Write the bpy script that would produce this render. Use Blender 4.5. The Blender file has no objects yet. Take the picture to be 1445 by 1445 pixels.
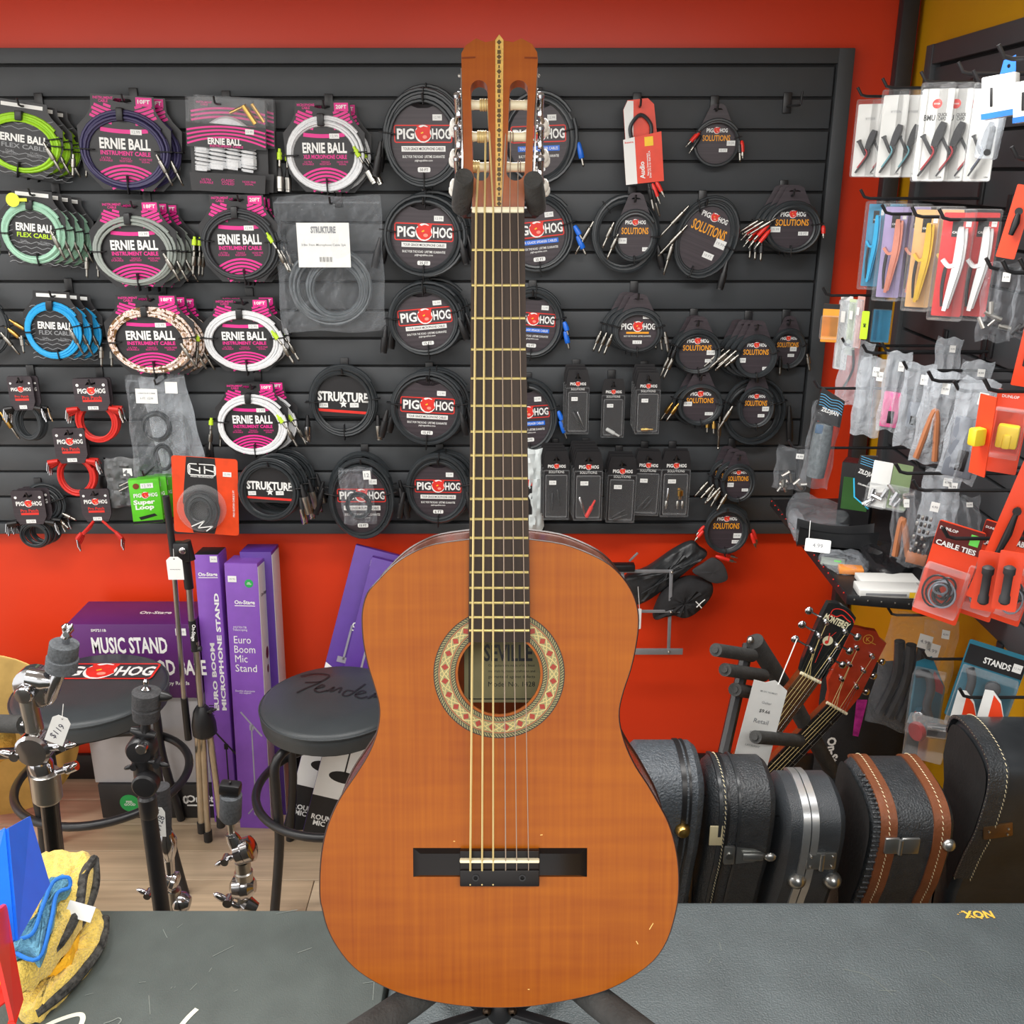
import bpy, bmesh, math, random
from math import sin, cos, pi, radians, sqrt, atan2
from mathutils import Vector, Matrix, Euler
from mathutils.geometry import tessellate_polygon
random.seed(7)
SC = bpy.context.scene
COL = SC.collection
# ------------------------------------------------------------------ camera
F, PITCH, H = 1400.0, radians(19.0), 1.87
CX = CY = 722.5
cam = bpy.data.cameras.new('camera'); cam.sensor_width = 36; cam.sensor_fit = 'HORIZONTAL'; cam.lens = 36 * F / 1445
cam.clip_start = 0.02
camo = bpy.data.objects.new('camera', cam); COL.objects.link(camo)
camo.location = (0, 0, H); camo.rotation_euler = (pi / 2 - PITCH, 0, 0)
SC.camera = camo
# ------------------------------------------------------------------ light
W = bpy.data.worlds.new('world'); SC.world = W; W.use_nodes = True
W.node_tree.nodes['Background'].inputs[0].default_value = (1.0, 0.985, 0.96, 1)
W.node_tree.nodes['Background'].inputs[1].default_value = 1.15
LC = (1, .985, .96)
def area(name, loc, sx, sy, power, rot=(0, 0, 0), col=(1, .97, .92)):
    l = bpy.data.lights.new(name, 'AREA'); l.shape = 'RECTANGLE'; l.size = sx; l.size_y = sy; l.energy = power; l.color = col
    o = bpy.data.objects.new(name, l); COL.objects.link(o); o.location = loc; o.rotation_euler = rot
    return o
area('ceiling_light', (0.15, 1.55, 2.275), 1.2, 0.3, 17, col=LC)
area('ceiling_light', (-1.35, 1.55, 2.275), 1.2, 0.3, 17, col=LC)
area('ceiling_light', (0.35, -0.35, 2.275), 1.2, 0.6, 22, col=LC)
area('ceiling_light', (-1.4, -0.5, 2.275), 1.2, 0.6, 22, col=LC)
area('ceiling_light', (-3.0, 0.8, 2.275), 1.2, 0.6, 22, col=LC)
SC.view_settings.view_transform = 'Standard'; SC.view_settings.look = 'None'
SC.view_settings.gamma = 1; SC.view_settings.use_curve_mapping = False
SC.view_settings.exposure = 0.42
# ------------------------------------------------------------------ pixel rays (photo 1445x1445)
COSP, SINP = cos(PITCH), sin(PITCH)
CAM = Vector((0, 0, H))
def ray(px, py):
    x = (px - CX) / F; v = (CY - py) / F
    return Vector((x, COSP + SINP * v, COSP * v - SINP))
def PY(px, py, Y): d = ray(px, py); return CAM + d * (Y / d.y)
def PZ(px, py, Z): d = ray(px, py); return CAM + d * ((Z - H) / d.z)
def PX(px, py, X): d = ray(px, py); return CAM + d * (X / d.x)
def PD(px, py, D): return CAM + ray(px, py) * D      # at camera depth D
# ------------------------------------------------------------------ materials
def lin(c):
    return tuple((v / 12.92 if v <= .04045 else ((v + .055) / 1.055) ** 2.4) for v in [x / 255 for x in c])
MATS = {}
def mat(name, rgb, rough=.5, metal=0., var=.10, scale=30., bump=0., bscale=None, coat=0., stretch=(1, 1, 1), spec=.5, sheen=0., detail=4):
    if name in MATS: return MATS[name]
    m = bpy.data.materials.new(name); m.use_nodes = True; MATS[name] = m
    nt = m.node_tree; N = nt.nodes; L = nt.links
    b = N['Principled BSDF']; c = lin(rgb)
    b.inputs['Roughness'].default_value = rough; b.inputs['Metallic'].default_value = metal
    b.inputs['Specular IOR Level'].default_value = spec
    if coat: b.inputs['Coat Weight'].default_value = coat; b.inputs['Coat Roughness'].default_value = .12
    if sheen: b.inputs['Sheen Weight'].default_value = sheen
    tc = N.new('ShaderNodeTexCoord'); mp = N.new('ShaderNodeMapping'); mp.inputs['Scale'].default_value = stretch
    L.new(tc.outputs['Object'], mp.inputs[0])
    n = N.new('ShaderNodeTexNoise'); n.inputs['Scale'].default_value = scale; n.inputs['Detail'].default_value = detail
    L.new(mp.outputs[0], n.inputs['Vector'])
    r = N.new('ShaderNodeValToRGB')
    r.color_ramp.elements[0].position = .3; r.color_ramp.elements[1].position = .7
    r.color_ramp.elements[0].color = tuple(v * (1 - var) for v in c) + (1,)
    r.color_ramp.elements[1].color = tuple(min(1, v * (1 + var)) for v in c) + (1,)
    L.new(n.outputs[0], r.inputs[0]); L.new(r.outputs[0], b.inputs['Base Color'])
    if bump:
        n2 = N.new('ShaderNodeTexNoise'); n2.inputs['Scale'].default_value = bscale or scale * 4; n2.inputs['Detail'].default_value = 3
        L.new(mp.outputs[0], n2.inputs['Vector'])
        bp = N.new('ShaderNodeBump'); bp.inputs['Strength'].default_value = bump; bp.inputs['Distance'].default_value = .004
        L.new(n2.outputs[0], bp.inputs['Height']); L.new(bp.outputs[0], b.inputs['Normal'])
    return m
def clear(name, rgb=(235, 240, 245), alpha=.16, rough=.12, bump=.0, bscale=40):
    """thin transparent plastic film: mostly see-through, glossy, slightly milky"""
    if name in MATS: return MATS[name]
    m = bpy.data.materials.new(name); m.use_nodes = True; MATS[name] = m
    nt = m.node_tree; N = nt.nodes; L = nt.links
    b = N['Principled BSDF']; b.inputs['Base Color'].default_value = lin(rgb) + (1,)
    b.inputs['Roughness'].default_value = rough; b.inputs['Specular IOR Level'].default_value = .9
    t = N.new('ShaderNodeBsdfTransparent'); mx = N.new('ShaderNodeMixShader'); fr = N.new('ShaderNodeLayerWeight'); fr.inputs[0].default_value = .35
    mr = N.new('ShaderNodeMapRange'); mr.inputs[3].default_value = alpha; mr.inputs[4].default_value = min(1, alpha + .34)
    L.new(fr.outputs['Facing'], mr.inputs[0]); L.new(mr.outputs[0], mx.inputs[0])
    L.new(t.outputs[0], mx.inputs[1]); L.new(b.outputs[0], mx.inputs[2]); L.new(mx.outputs[0], N['Material Output'].inputs[0])
    if bump:
        tc = N.new('ShaderNodeTexCoord'); n2 = N.new('ShaderNodeTexNoise'); n2.inputs['Scale'].default_value = bscale; n2.inputs['Detail'].default_value = 4
        n2.inputs['Distortion'].default_value = 1.2
        L.new(tc.outputs['Object'], n2.inputs['Vector'])
        bp = N.new('ShaderNodeBump'); bp.inputs['Strength'].default_value = bump; bp.inputs['Distance'].default_value = .01
        L.new(n2.outputs[0], bp.inputs['Height']); L.new(bp.outputs[0], b.inputs['Normal']); L.new(bp.outputs[0], fr.inputs['Normal'])
    return m
BLACK = mat('black_print', (24, 23, 25), .45)
WHITE = mat('white_print', (235, 235, 232), .5, var=.02)
PAPER = mat('paper_white', (232, 233, 230), .6, var=.03)
MAGENTA = mat('magenta_print', (226, 40, 140), .45, var=.04)
CABLEBLK = mat('black_cable', (46, 50, 53), .34, var=.15)
CHROME = mat('chrome', (200, 200, 203), .14, 1., var=.04)
STEEL = mat('brushed_steel', (190, 188, 182), .3, 1., var=.06)
GOLDM = mat('brass', (205, 165, 90), .28, 1., var=.06)
BLKPL = mat('black_plastic', (28, 28, 30), .4)
BLKMET = mat('black_metal', (32, 32, 34), .38, var=.15)
BLUEPL = mat('blue_plug_plastic', (25, 105, 215), .35)
REDPL = mat('red_plug_plastic', (225, 45, 35), .38)
LIMEHS = mat('lime_heatshrink', (190, 225, 40), .45)
REDPR = mat('red_print', (222, 48, 38), .5)
ORNG = mat('orange_print', (240, 160, 35), .5)
YEL = mat('yellow_print', (245, 200, 40), .5)
GREYPR = mat('grey_print', (140, 142, 145), .5)
FILM = clear('clear_film', alpha=.04, bump=.6)
BAG = clear('poly_bag', (215, 222, 230), alpha=.03, rough=.08, bump=1.0, bscale=30)
BAGM = clear('milky_bag', (232, 240, 248), alpha=.22, rough=.14, bump=.9, bscale=22)
BLIST = clear('blister_plastic', (235, 238, 240), alpha=.035, rough=.06)
# ------------------------------------------------------------------ meshes
class MB:
    def __init__(s): s.v = []; s.f = []
    def add(s, vs, fs):
        o = len(s.v); s.v += [tuple(p) for p in vs]; s.f += [tuple(i + o for i in f) for f in fs]; return s
    def box(s, c, d, rot=None):
        x, y, z = d[0] / 2, d[1] / 2, d[2] / 2
        vs = [Vector((a * x, b * y, e * z)) for a in (-1, 1) for b in (-1, 1) for e in (-1, 1)]
        if rot is not None: vs = [rot @ p for p in vs]
        c = Vector(c); vs = [p + c for p in vs]
        return s.add(vs, [(0, 1, 3, 2), (4, 6, 7, 5), (0, 4, 5, 1), (2, 3, 7, 6), (0, 2, 6, 4), (1, 5, 7, 3)])
    def bbox(s, x0, x1, y0, y1, z0, z1): return s.box(((x0 + x1) / 2, (y0 + y1) / 2, (z0 + z1) / 2), (x1 - x0, y1 - y0, z1 - z0))
    def rbox(s, c, d, bev=.004, seg=2, rot=None):
        bm = bmesh.new(); bmesh.ops.create_cube(bm, size=1)
        for v in bm.verts: v.co = Vector((v.co.x * d[0], v.co.y * d[1], v.co.z * d[2]))
        bmesh.ops.bevel(bm, geom=list(bm.edges), offset=min(bev, min(d) * .49), segments=seg, profile=.5, affect='EDGES')
        c = Vector(c); bm.verts.index_update()
        vs = [((rot @ v.co) if rot is not None else v.co) + c for v in bm.verts]
        s.add(vs, [[v.index for v in f.verts] for f in bm.faces]); bm.free(); return s
    def tube(s, pts, r, n=8, closed=False, cap=True):
        pts = [Vector(p) for p in pts]; m = len(pts); rs = r if isinstance(r, (list, tuple)) else [r] * m
        T = []
        for i in range(m):
            a = pts[(i - 1) % m] if (closed or i > 0) else pts[i]; b = pts[(i + 1) % m] if (closed or i < m - 1) else pts[i]
            t = b - a; T.append(t.normalized() if t.length > 1e-9 else (T[-1] if T else Vector((0, 0, 1))))
        up = Vector((0, 0, 1)) if abs(T[0].z) < .9 else Vector((0, 1, 0))
        u = (up - T[0] * up.dot(T[0])).normalized()
        vs = []
        for i in range(m):
            u = u - T[i] * u.dot(T[i])
            if u.length < 1e-6: u = T[i].orthogonal()
            u.normalize(); w = T[i].cross(u)
            for k in range(n):
                a = 2 * pi * k / n; vs.append(pts[i] + (u * cos(a) + w * sin(a)) * rs[i])
        fs = []
        for i in range(m if closed else m - 1):
            j = (i + 1) % m
            for k in range(n): fs.append((i * n + k, i * n + (k + 1) % n, j * n + (k + 1) % n, j * n + k))
        if not closed and cap:
            fs.append(tuple(range(n))[::-1]); fs.append(tuple((m - 1) * n + k for k in range(n)))
        return s.add(vs, fs)
    def cyl(s, a, b, r0, r1=None, n=14): return s.tube([a, b], [r0, r0 if r1 is None else r1], n)
    def lathe(s, prof, c=(0, 0, 0), axis=(0, 0, 1), n=24, start=None):
        """prof: (radius, height) pairs along axis"""
        ax = Vector(axis).normalized(); u = ax.orthogonal().normalized(); w = ax.cross(u); c = Vector(c); vs = []; fs = []
        m = len(prof)
        for (r, h) in prof:
            for k in range(n):
                a = 2 * pi * k / n; vs.append(c + ax * h + (u * cos(a) + w * sin(a)) * max(r, 1e-5))
        for i in range(m - 1):
            for k in range(n): fs.append((i * n + k, i * n + (k + 1) % n, (i + 1) * n + (k + 1) % n, (i + 1) * n + k))
        fs.append(tuple(range(n))[::-1]); fs.append(tuple((m - 1) * n + k for k in range(n)))
        return s.add(vs, fs)
    def ball(s, c, r, n=12, sc=(1, 1, 1)):
        c = Vector(c); vs = []; fs = []; m = n // 2 + 1
        for i in range(m):
            t = pi * i / (m - 1)
            for k in range(n):
                a = 2 * pi * k / n
                vs.append(c + Vector((sin(t) * cos(a) * r * sc[0], sin(t) * sin(a) * r * sc[1], cos(t) * r * sc[2])))
        for i in range(m - 1):
            for k in range(n): fs.append((i * n + k, (i + 1) * n + k, (i + 1) * n + (k + 1) % n, i * n + (k + 1) % n))
        return s.add(vs, fs)
    def plate(s, loops, y0, y1, front=True):
        """flat shape in local XZ with holes (loops[0] outer), from y0 (front, camera side) to y1 (back)"""
        L3 = [[Vector((p[0], p[1], 0)) for p in lp] for lp in loops]
        tris = tessellate_polygon(L3); flat = [p for lp in loops for p in lp]; n = len(flat)
        vs = [(p[0], y0, p[1]) for p in flat] + [(p[0], y1, p[1]) for p in flat]
        fs = []
        for t in tris:
            a, b, c = [flat[i] for i in t]
            if (b[0] - a[0]) * (c[1] - a[1]) - (b[1] - a[1]) * (c[0] - a[0]) < 0: t = (t[0], t[2], t[1])
            fs.append(tuple(t)); fs.append((t[2] + n, t[1] + n, t[0] + n))
        o = 0
        for lp in loops:
            k = len(lp)
            for i in range(k):
                j = (i + 1) % k; fs.append((o + i, o + i + n, o + j + n, o + j))
            o += k
        return s.add(vs, fs)
    def flat(s, poly, y=0.):
        """single sided print shape in XZ facing -y"""
        tr = tessellate_polygon([[Vector((p[0], p[1], 0)) for p in poly]]); vs = [(p[0], y, p[1]) for p in poly]; fs = []
        for t in tr:
            a, b, c = [poly[i] for i in t]
            if (b[0] - a[0]) * (c[1] - a[1]) - (b[1] - a[1]) * (c[0] - a[0]) < 0: t = (t[0], t[2], t[1])
            fs.append(tuple(t))
        return s.add(vs, fs)
    def ribbon(s, pts, w, y=0.):
        """flat stroke in XZ facing -y along 2D pts"""
        vs = []; m = len(pts)
        for i in range(m):
            a = pts[max(i - 1, 0)]; b = pts[min(i + 1, m - 1)]; dx, dz = b[0] - a[0], b[1] - a[1]; l = sqrt(dx * dx + dz * dz) or 1
            nx, nz = -dz / l * w / 2, dx / l * w / 2
            vs += [(pts[i][0] + nx, y, pts[i][1] + nz), (pts[i][0] - nx, y, pts[i][1] - nz)]
        return s.add(vs, [(2 * i, 2 * i + 1, 2 * i + 3, 2 * i + 2) for i in range(m - 1)])
    def rect(s, x0, x1, z0, z1, y=0.): return s.add([(x0, y, z0), (x1, y, z0), (x1, y, z1), (x0, y, z1)], [(0, 1, 2, 3)])
    def disc(s, cx, cz, r, y=0., n=24, rz=None):
        rz = rz or r
        return s.add([(cx + r * cos(2 * pi * k / n), y, cz + rz * sin(2 * pi * k / n)) for k in range(n)], [tuple(range(n))])
    def xf(s, M): s.v = [tuple(M @ Vector(p)) for p in s.v]; return s
    def mesh(s, name, m, smooth=True):
        me = bpy.data.meshes.new(name); me.from_pydata(s.v, [], s.f); me.materials.append(m)
        if smooth:
            me.polygons.foreach_set('use_smooth', [True] * len(me.polygons))
            me.set_sharp_from_angle(angle=radians(38))
        me.update(); return me
def obj(name, mb, m, parent=None, smooth=True, loc=None, label=None, rot=None, kind=None):
    me = mb if isinstance(mb, bpy.types.Mesh) else mb.mesh(name, m, smooth)
    o = bpy.data.objects.new(name, me); COL.objects.link(o)
    if parent is not None: o.parent = parent
    if loc is not None: o.location = loc
    if rot is not None: o.rotation_euler = rot
    if label: o['label'] = label
    if kind: o['kind'] = kind
    return o
def tag(o, label, cat, group=None):
    o['label'] = label; o['category'] = cat
    if group: o['group'] = group
    return o
def thing(name, label, cat, loc=(0, 0, 0), rot=(0, 0, 0), group=None):
    o = bpy.data.objects.new(name, None); COL.objects.link(o); o.empty_display_size = .02
    o.location = loc; o.rotation_euler = rot
    return tag(o, label, cat, group)
def struct(o): o['kind'] = 'structure'; return o
def kids(o): return CH.get(o.name) or list(o.children)
CH = {}
def copy_tree(o, loc=None, rot=None, label=None, parent=None):
    c = o.copy(); COL.objects.link(c)
    if parent is not None: c.parent = parent
    if loc is not None: c.location = loc
    if rot is not None: c.rotation_euler = rot
    if label: c['label'] = label
    for ch in list(o.children): copy_tree(ch, parent=c)
    return c
def rrect(x0, x1, z0, z1, r, n=4):
    P = []
    for (cx, cz, a) in ((x1 - r, z1 - r, 0), (x0 + r, z1 - r, 90), (x0 + r, z0 + r, 180), (x1 - r, z0 + r, 270)):
        for k in range(n + 1): t = radians(a + 90 * k / n); P.append((cx + r * cos(t), cz + r * sin(t)))
    return P
def ell(cx, cz, a, b, n=32, t0=0, t1=2 * pi):
    full = abs(t1 - t0 - 2 * pi) < 1e-6
    return [(cx + a * cos(t0 + (t1 - t0) * k / (n if full else n - 1)), cz + b * sin(t0 + (t1 - t0) * k / (n if full else n - 1))) for k in range(n)]
# catmull-rom through 2D or 3D points
def spline(P, n=6, closed=False):
    P = [Vector(p) for p in P]; m = len(P); out = []
    rng = m if closed else m - 1
    for i in range(rng):
        p0 = P[(i - 1) % m] if (closed or i > 0) else P[0]; p1 = P[i]; p2 = P[(i + 1) % m]; p3 = P[(i + 2) % m] if (closed or i < m - 2) else P[-1]
        for k in range(n):
            t = k / n
            out.append(.5 * ((2 * p1) + (p2 - p0) * t + (2 * p0 - 5 * p1 + 4 * p2 - p3) * t * t + (3 * p1 - p0 - 3 * p2 + p3) * t ** 3))
    if not closed: out.append(P[-1])
    return out
# ------------------------------------------------------------------ lettering
TX = {}
def txt_mesh(s, bold=0.02, m=None):
    k = (s, bold, m.name)
    if k in TX: return TX[k]
    kb = (s, bold)
    if kb not in TX:
        cu = bpy.data.curves.new('lettering', 'FONT'); cu.body = s; cu.size = 1; cu.offset = bold; cu.resolution_u = 2; cu.align_x = 'CENTER'; cu.space_line = .85
        o = bpy.data.objects.new('lettering', cu)
        me = bpy.data.meshes.new_from_object(o)
        vs = [v.co.copy() for v in me.vertices]; fs = [tuple(p.vertices) for p in me.polygons]
        bpy.data.objects.remove(o); bpy.data.curves.remove(cu); bpy.data.meshes.remove(me)
        x0 = min(v.x for v in vs); x1 = max(v.x for v in vs); y0 = min(v.y for v in vs); y1 = max(v.y for v in vs)
        TX[kb] = ([((v.x - (x0 + x1) / 2) / (x1 - x0), 0, (v.y - (y0 + y1) / 2) / (y1 - y0)) for v in vs], fs, (y1 - y0) / (x1 - x0))
    vs, fs, asp = TX[kb]
    me = bpy.data.meshes.new('lettering'); me.from_pydata(vs, [], fs); me.materials.append(m); me.update()
    TX[k] = me; return me
def text(parent, s, cx, cz, w, m, y=0., h=None, bold=0.02, rot=0., name='lettering', M=None):
    """lettering of width w (and height h) in the parent's XZ plane facing -y, or posed by matrix M (local x along text, z up)"""
    me = txt_mesh(s, bold, m); asp = TX[(s, bold)][2]
    o = bpy.data.objects.new(name, me); COL.objects.link(o); o.parent = parent
    hh = h if h else w * asp
    if M is None:
        o.location = (cx, y, cz); o.rotation_euler = (0, -rot, 0); o.scale = (w, 1, hh)
    else:
        o.matrix_basis = M @ Matrix.Diagonal((w, 1, hh, 1))
    return o
def frame(o, ex, ez):
    """matrix with local x along ex, z along ez, y = into surface"""
    ex = Vector(ex).normalized(); ez = Vector(ez); ez = (ez - ex * ez.dot(ex)).normalized(); ey = ez.cross(ex)
    M = Matrix((ex, ey, ez)).transposed().to_4x4(); M.translation = Vector(o); return M
# ------------------------------------------------------------------ room
YW, XW, ZC = 2.75, 1.0, 2.29
RED = mat('red_wall_paint', (218, 56, 16), .42, var=.04, scale=3, bump=.03, bscale=160)
YELW = mat('yellow_wall_paint', (208, 152, 16), .45, var=.04, scale=3, bump=.03, bscale=160)
SLAT = mat('charcoal_slatwall_laminate', (64, 67, 70), .55, var=.06, scale=12, bump=.03, bscale=500)
GROOVE = mat('slatwall_groove_black', (16, 16, 17), .7)
CEILM = mat('ceiling_tile_white', (215, 214, 208), .8, bump=.1, bscale=200)
wb = struct(obj('wall_back', MB().bbox(-4, XW + .1, YW + .03, YW + .13, 0, ZC), RED))
wr = struct(obj('wall_right', MB().bbox(XW + .03, XW + .13, -1.5, YW + .03, 0, ZC), YELW))
struct(obj('ceiling', MB().bbox(-4, XW + .13, -1.5, YW + .13, ZC, ZC + .08), CEILM))
t = obj('trim_1', MB().rbox((XW - .005, YW + .012, ZC / 2), (.042, .036, ZC), .004), mat('dark_corner_trim', (44, 45, 48), .5)); struct(t)
# slatwall on the back wall
zt, zb = PY(250, 68, YW).z, PY(250, 752, YW).z
xr = PY(1205, 76, YW).x
obj('panel_backing', MB().bbox(-3.2, xr - .02, YW + .012, YW + .03, zb, zt), GROOVE, wb)
z0 = PY(250, 90, YW).z; z1 = PY(250, 664, YW).z; pit = (z0 - z1) / 14
gap = .0065
for i in range(16):
    a = z0 - i * pit - gap; b = z0 - (i + 1) * pit
    if b < zb + .03: b = zb + .035
    if a - b < .01: break
    obj('slat', MB().rbox(((-3.2 + xr - .045) / 2, YW + .009, (a + b) / 2), (3.2 + xr - .045, .018, a - b), .0025), SLAT, wb)
obj('panel_frame', MB().rbox(((-3.2 + xr) / 2, YW + .004, (zt + z0) / 2), (3.2 + xr, .026, zt - z0), .002), SLAT, wb)
obj('panel_frame', MB().rbox(((-3.2 + xr) / 2, YW + .004, zb + .016), (3.2 + xr, .026, .032), .002), SLAT, wb)
obj('panel_frame', MB().rbox((xr - .02, YW + .003, (zt + zb) / 2), (.04, .028, zt - zb - .001), .002), SLAT, wb)
# slatwall on the right wall
zt2 = H + .281; zb2 = .95
obj('panel_backing', MB().bbox(XW + .012, XW + .03, -.6, YW - .15, zb2, zt2), GROOVE, wr)
for i in range(15):
    a = zt2 - .045 - i * pit - gap; b = a + gap - pit
    obj('slat', MB().rbox((XW + .009, (-.6 + YW - .19) / 2, (a + b) / 2), (.018, YW - .19 + .6, a - b), .0025), SLAT, wr)
obj('panel_frame', MB().rbox((XW + .004, (-.6 + YW - .15) / 2, zt2 - .022), (.026, YW - .15 + .6, .044), .002), SLAT, wr)
obj('panel_frame', MB().rbox((XW + .003, YW - .17, (zt2 + zb2) / 2), (.028, .04, zt2 - zb2), .002), SLAT, wr)
# laminate floor
fl = struct(obj('floor', MB().bbox(-4, XW + .1, -1.5, YW + .1, -.06, -.004), mat('floor_underlay', (96, 80, 62), .7)))
WOOD = []
for i, c in enumerate(((190, 168, 140), (180, 158, 130), (198, 178, 150), (172, 150, 122))):
    WOOD.append(mat('laminate_oak_%d' % i, c, .42, var=.22, scale=9, stretch=(.25, 5, 1), detail=8))
for r in range(13):
    y0 = YW + .03 - .125 * (r + 1); off = random.uniform(0, 1)
    for k in range(5):
        x0 = -2.6 + off - 1.2 + k * 1.2 - .4
        if x0 > 1: continue
        obj('plank', MB().rbox((x0 + .6, y0 + .0625, -.002), (1.198, .1235, .004), .0012, 1), random.choice(WOOD), fl)
obj('baseboard_back', MB().rbox((-1.5, YW + .022, .045), (5, .016, .09), .003), BLKPL)['kind'] = 'structure'
# ================================================================== classical guitar
LEAN = PITCH - radians(4.7)
gez = Vector((0, sin(LEAN), cos(LEAN))); gex = Vector((1, 0, 0)); gey = gez.cross(gex)
GO = PD(705, 1421, .999)
def plane_pt():
    O = PD(705, 722.5, .997); d = ray(705, 1421)
    return CAM + d * ((O - CAM).dot(gey) / d.dot(gey))
GO = plane_pt()
def G(px, py, yo=0.):
    d = ray(px, py); p = CAM + d * ((GO + gey * yo - CAM).dot(gey) / d.dot(gey)) - GO
    return (p.dot(gex), p.dot(gez))
def woodtop(name, c0, c1, rough=.28, coat=.5, fine=260, zs=.02, silk=.35):
    m = mat(name, c0, rough, var=.01, coat=coat); nt = m.node_tree; N = nt.nodes; L = nt.links; b = N['Principled BSDF']
    tc = N.new('ShaderNodeTexCoord'); mp = N.new('ShaderNodeMapping'); mp.inputs['Scale'].default_value = (1, 1, zs)
    L.new(tc.outputs['Object'], mp.inputs[0])
    n = N.new('ShaderNodeTexNoise'); n.inputs['Scale'].default_value = fine; n.inputs['Detail'].default_value = 3
    L.new(mp.outputs[0], n.inputs[0])
    mp2 = N.new('ShaderNodeMapping'); mp2.inputs['Rotation'].default_value = (0, radians(55), 0); mp2.inputs['Scale'].default_value = (3.0, 1, 30)
    L.new(tc.outputs['Object'], mp2.inputs[0])
    n2 = N.new('ShaderNodeTexNoise'); n2.inputs['Scale'].default_value = 2.6; n2.inputs['Detail'].default_value = 2
    L.new(mp2.outputs[0], n2.inputs[0])
    n3 = N.new('ShaderNodeTexNoise'); n3.inputs['Scale'].default_value = 5
    L.new(tc.outputs['Object'], n3.inputs[0])
    a0 = N.new('ShaderNodeMath'); a0.operation = 'MULTIPLY'; a0.inputs[1].default_value = .42; L.new(n.outputs[0], a0.inputs[0])
    a = N.new('ShaderNodeMath'); a.operation = 'MULTIPLY_ADD'; a.inputs[1].default_value = silk; L.new(n2.outputs[0], a.inputs[0]); L.new(a0.outputs[0], a.inputs[2])
    a2 = N.new('ShaderNodeMath'); a2.operation = 'MULTIPLY_ADD'; a2.inputs[1].default_value = .5; L.new(n3.outputs[0], a2.inputs[0]); L.new(a.outputs[0], a2.inputs[2])
    r = N.new('ShaderNodeValToRGB'); r.color_ramp.elements[0].position = .38; r.color_ramp.elements[1].position = .86
    r.color_ramp.elements[0].color = lin(c0) + (1,); r.color_ramp.elements[1].color = lin(c1) + (1,)
    L.new(a2.outputs[0], r.inputs[0]); L.new(r.outputs[0], b.inputs['Base Color'])
    return m
TOP = woodtop('cedar_soundboard', (134, 60, 1), (168, 92, 4), .36, .06); TOP.node_tree.nodes['Principled BSDF'].inputs['Specular IOR Level'].default_value = .3
ROSEW = mat('dark_rosewood', (50, 38, 30), .5, spec=.25, var=.5, scale=60, stretch=(1, 1, .06), detail=6)
MAHOG = woodtop('mahogany_gloss', (96, 42, 20), (140, 66, 30), .25, .6)
HEADW = woodtop('headstock_veneer', (140, 60, 6), (172, 90, 14), .28, .2)
BONE = mat('bone_nut', (236, 228, 196), .35, var=.04)
EBON = mat('bridge_rosewood', (22, 17, 16), .3, spec=.3, var=.3, scale=40, stretch=(.1, 1, 1))
BRASSF = mat('fret_brass', (222, 204, 136), .28, .6, var=.05)
gt = thing('classical_guitar', 'orange-brown classical guitar with slotted headstock standing in front of the wall of cables', 'guitar', GO, (-LEAN, 0, 0))
outl = [(662, 762), (613, 769), (582, 781), (556, 798), (533, 821), (519, 838), (512.6, 861), (512, 884), (514.5, 910), (521, 941), (529, 967), (536, 994), (536, 1017),
        (530, 1043), (519, 1068), (502, 1095), (483, 1123), (471, 1146), (461, 1173), (455, 1203), (452.5, 1234), (452.5, 1266), (456, 1284), (463, 1310), (477, 1337), (499, 1364), (529, 1385),
        (567, 1402), (613, 1413), (658, 1419.5), (704, 1421.5), (753, 1419), (811, 1409), (852, 1398), (887, 1381), (921, 1356), (941, 1326), (952, 1290), (956.5, 1262), (956.5, 1226),
        (951.5, 1192), (942, 1161), (928.6, 1135), (913, 1108), (896, 1082), (883, 1055), (874.5, 1026), (873, 1002), (879, 975), (889, 945), (896, 914), (900, 884), (899, 861),
        (892, 838), (879, 817), (860, 798), (833, 783), (795, 769), (748, 762)]
body = [(p.x, p.y) for p in spline([G(*p) for p in outl], 3)]
cxz = G(704.3, 951); hr = (G(762.6, 951)[0] - G(646, 951)[0]) / 2
hole = ell(cxz[0], cxz[1], hr, hr, 48)
def scl(loop, k, c):
    return [(c[0] + (p[0] - c[0]) * k, c[1] + (p[1] - c[1]) * k) for p in loop]
gc = (0, G(705, 1150)[1])
obj('soundboard', MB().plate([body, hole], 0, .003), TOP, gt)
obj('body_sides', MB().plate([body, scl(body, .988, gc)], .003, .094), MAHOG, gt)
obj('back_panel', MB().plate([body], .094, .0975), MAHOG, gt)
mb = MB(); bl = body + [body[0]]
mb.tube([(p[0] * 1.0012, .0012, p[1]) for p in body], .0013, 5, closed=True)
obj('binding', mb, mat('dark_binding', (52, 24, 14), .35), gt)
mb = MB(); mb.tube([(p[0], .0955, p[1]) for p in body], .002, 5, closed=True); obj('binding', mb, MATS['dark_binding'], gt)
# rosette
px1 = hr / 58.3
def annulus(mb, r0, r1, y, n=72, c=cxz):
    vs = []; fs = []
    for k in range(n):
        t = 2 * pi * k / n
        vs += [(c[0] + r0 * cos(t), y, c[1] + r0 * sin(t)), (c[0] + r1 * cos(t), y, c[1] + r1 * sin(t))]
    for k in range(n): j = (k + 1) % n; fs.append((2 * k, 2 * k + 1, 2 * j + 1, 2 * j))
    return mb.add(vs, [f[::-1] for f in fs])
rs = obj('rosette', annulus(MB(), 62.5 * px1, 92 * px1, -.0003), mat('rosette_pale_green', (142, 138, 92), .35, var=.1, scale=300), gt)
mb = MB()
for a, b in ((61.8, 62.8), (67.2, 68), (86.2, 87), (91.3, 92.6)): annulus(mb, a * px1, b * px1, -.0005)
obj('dark_line', mb, mat('rosette_dark', (44, 34, 24), .4), rs)
mb = MB()
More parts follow.
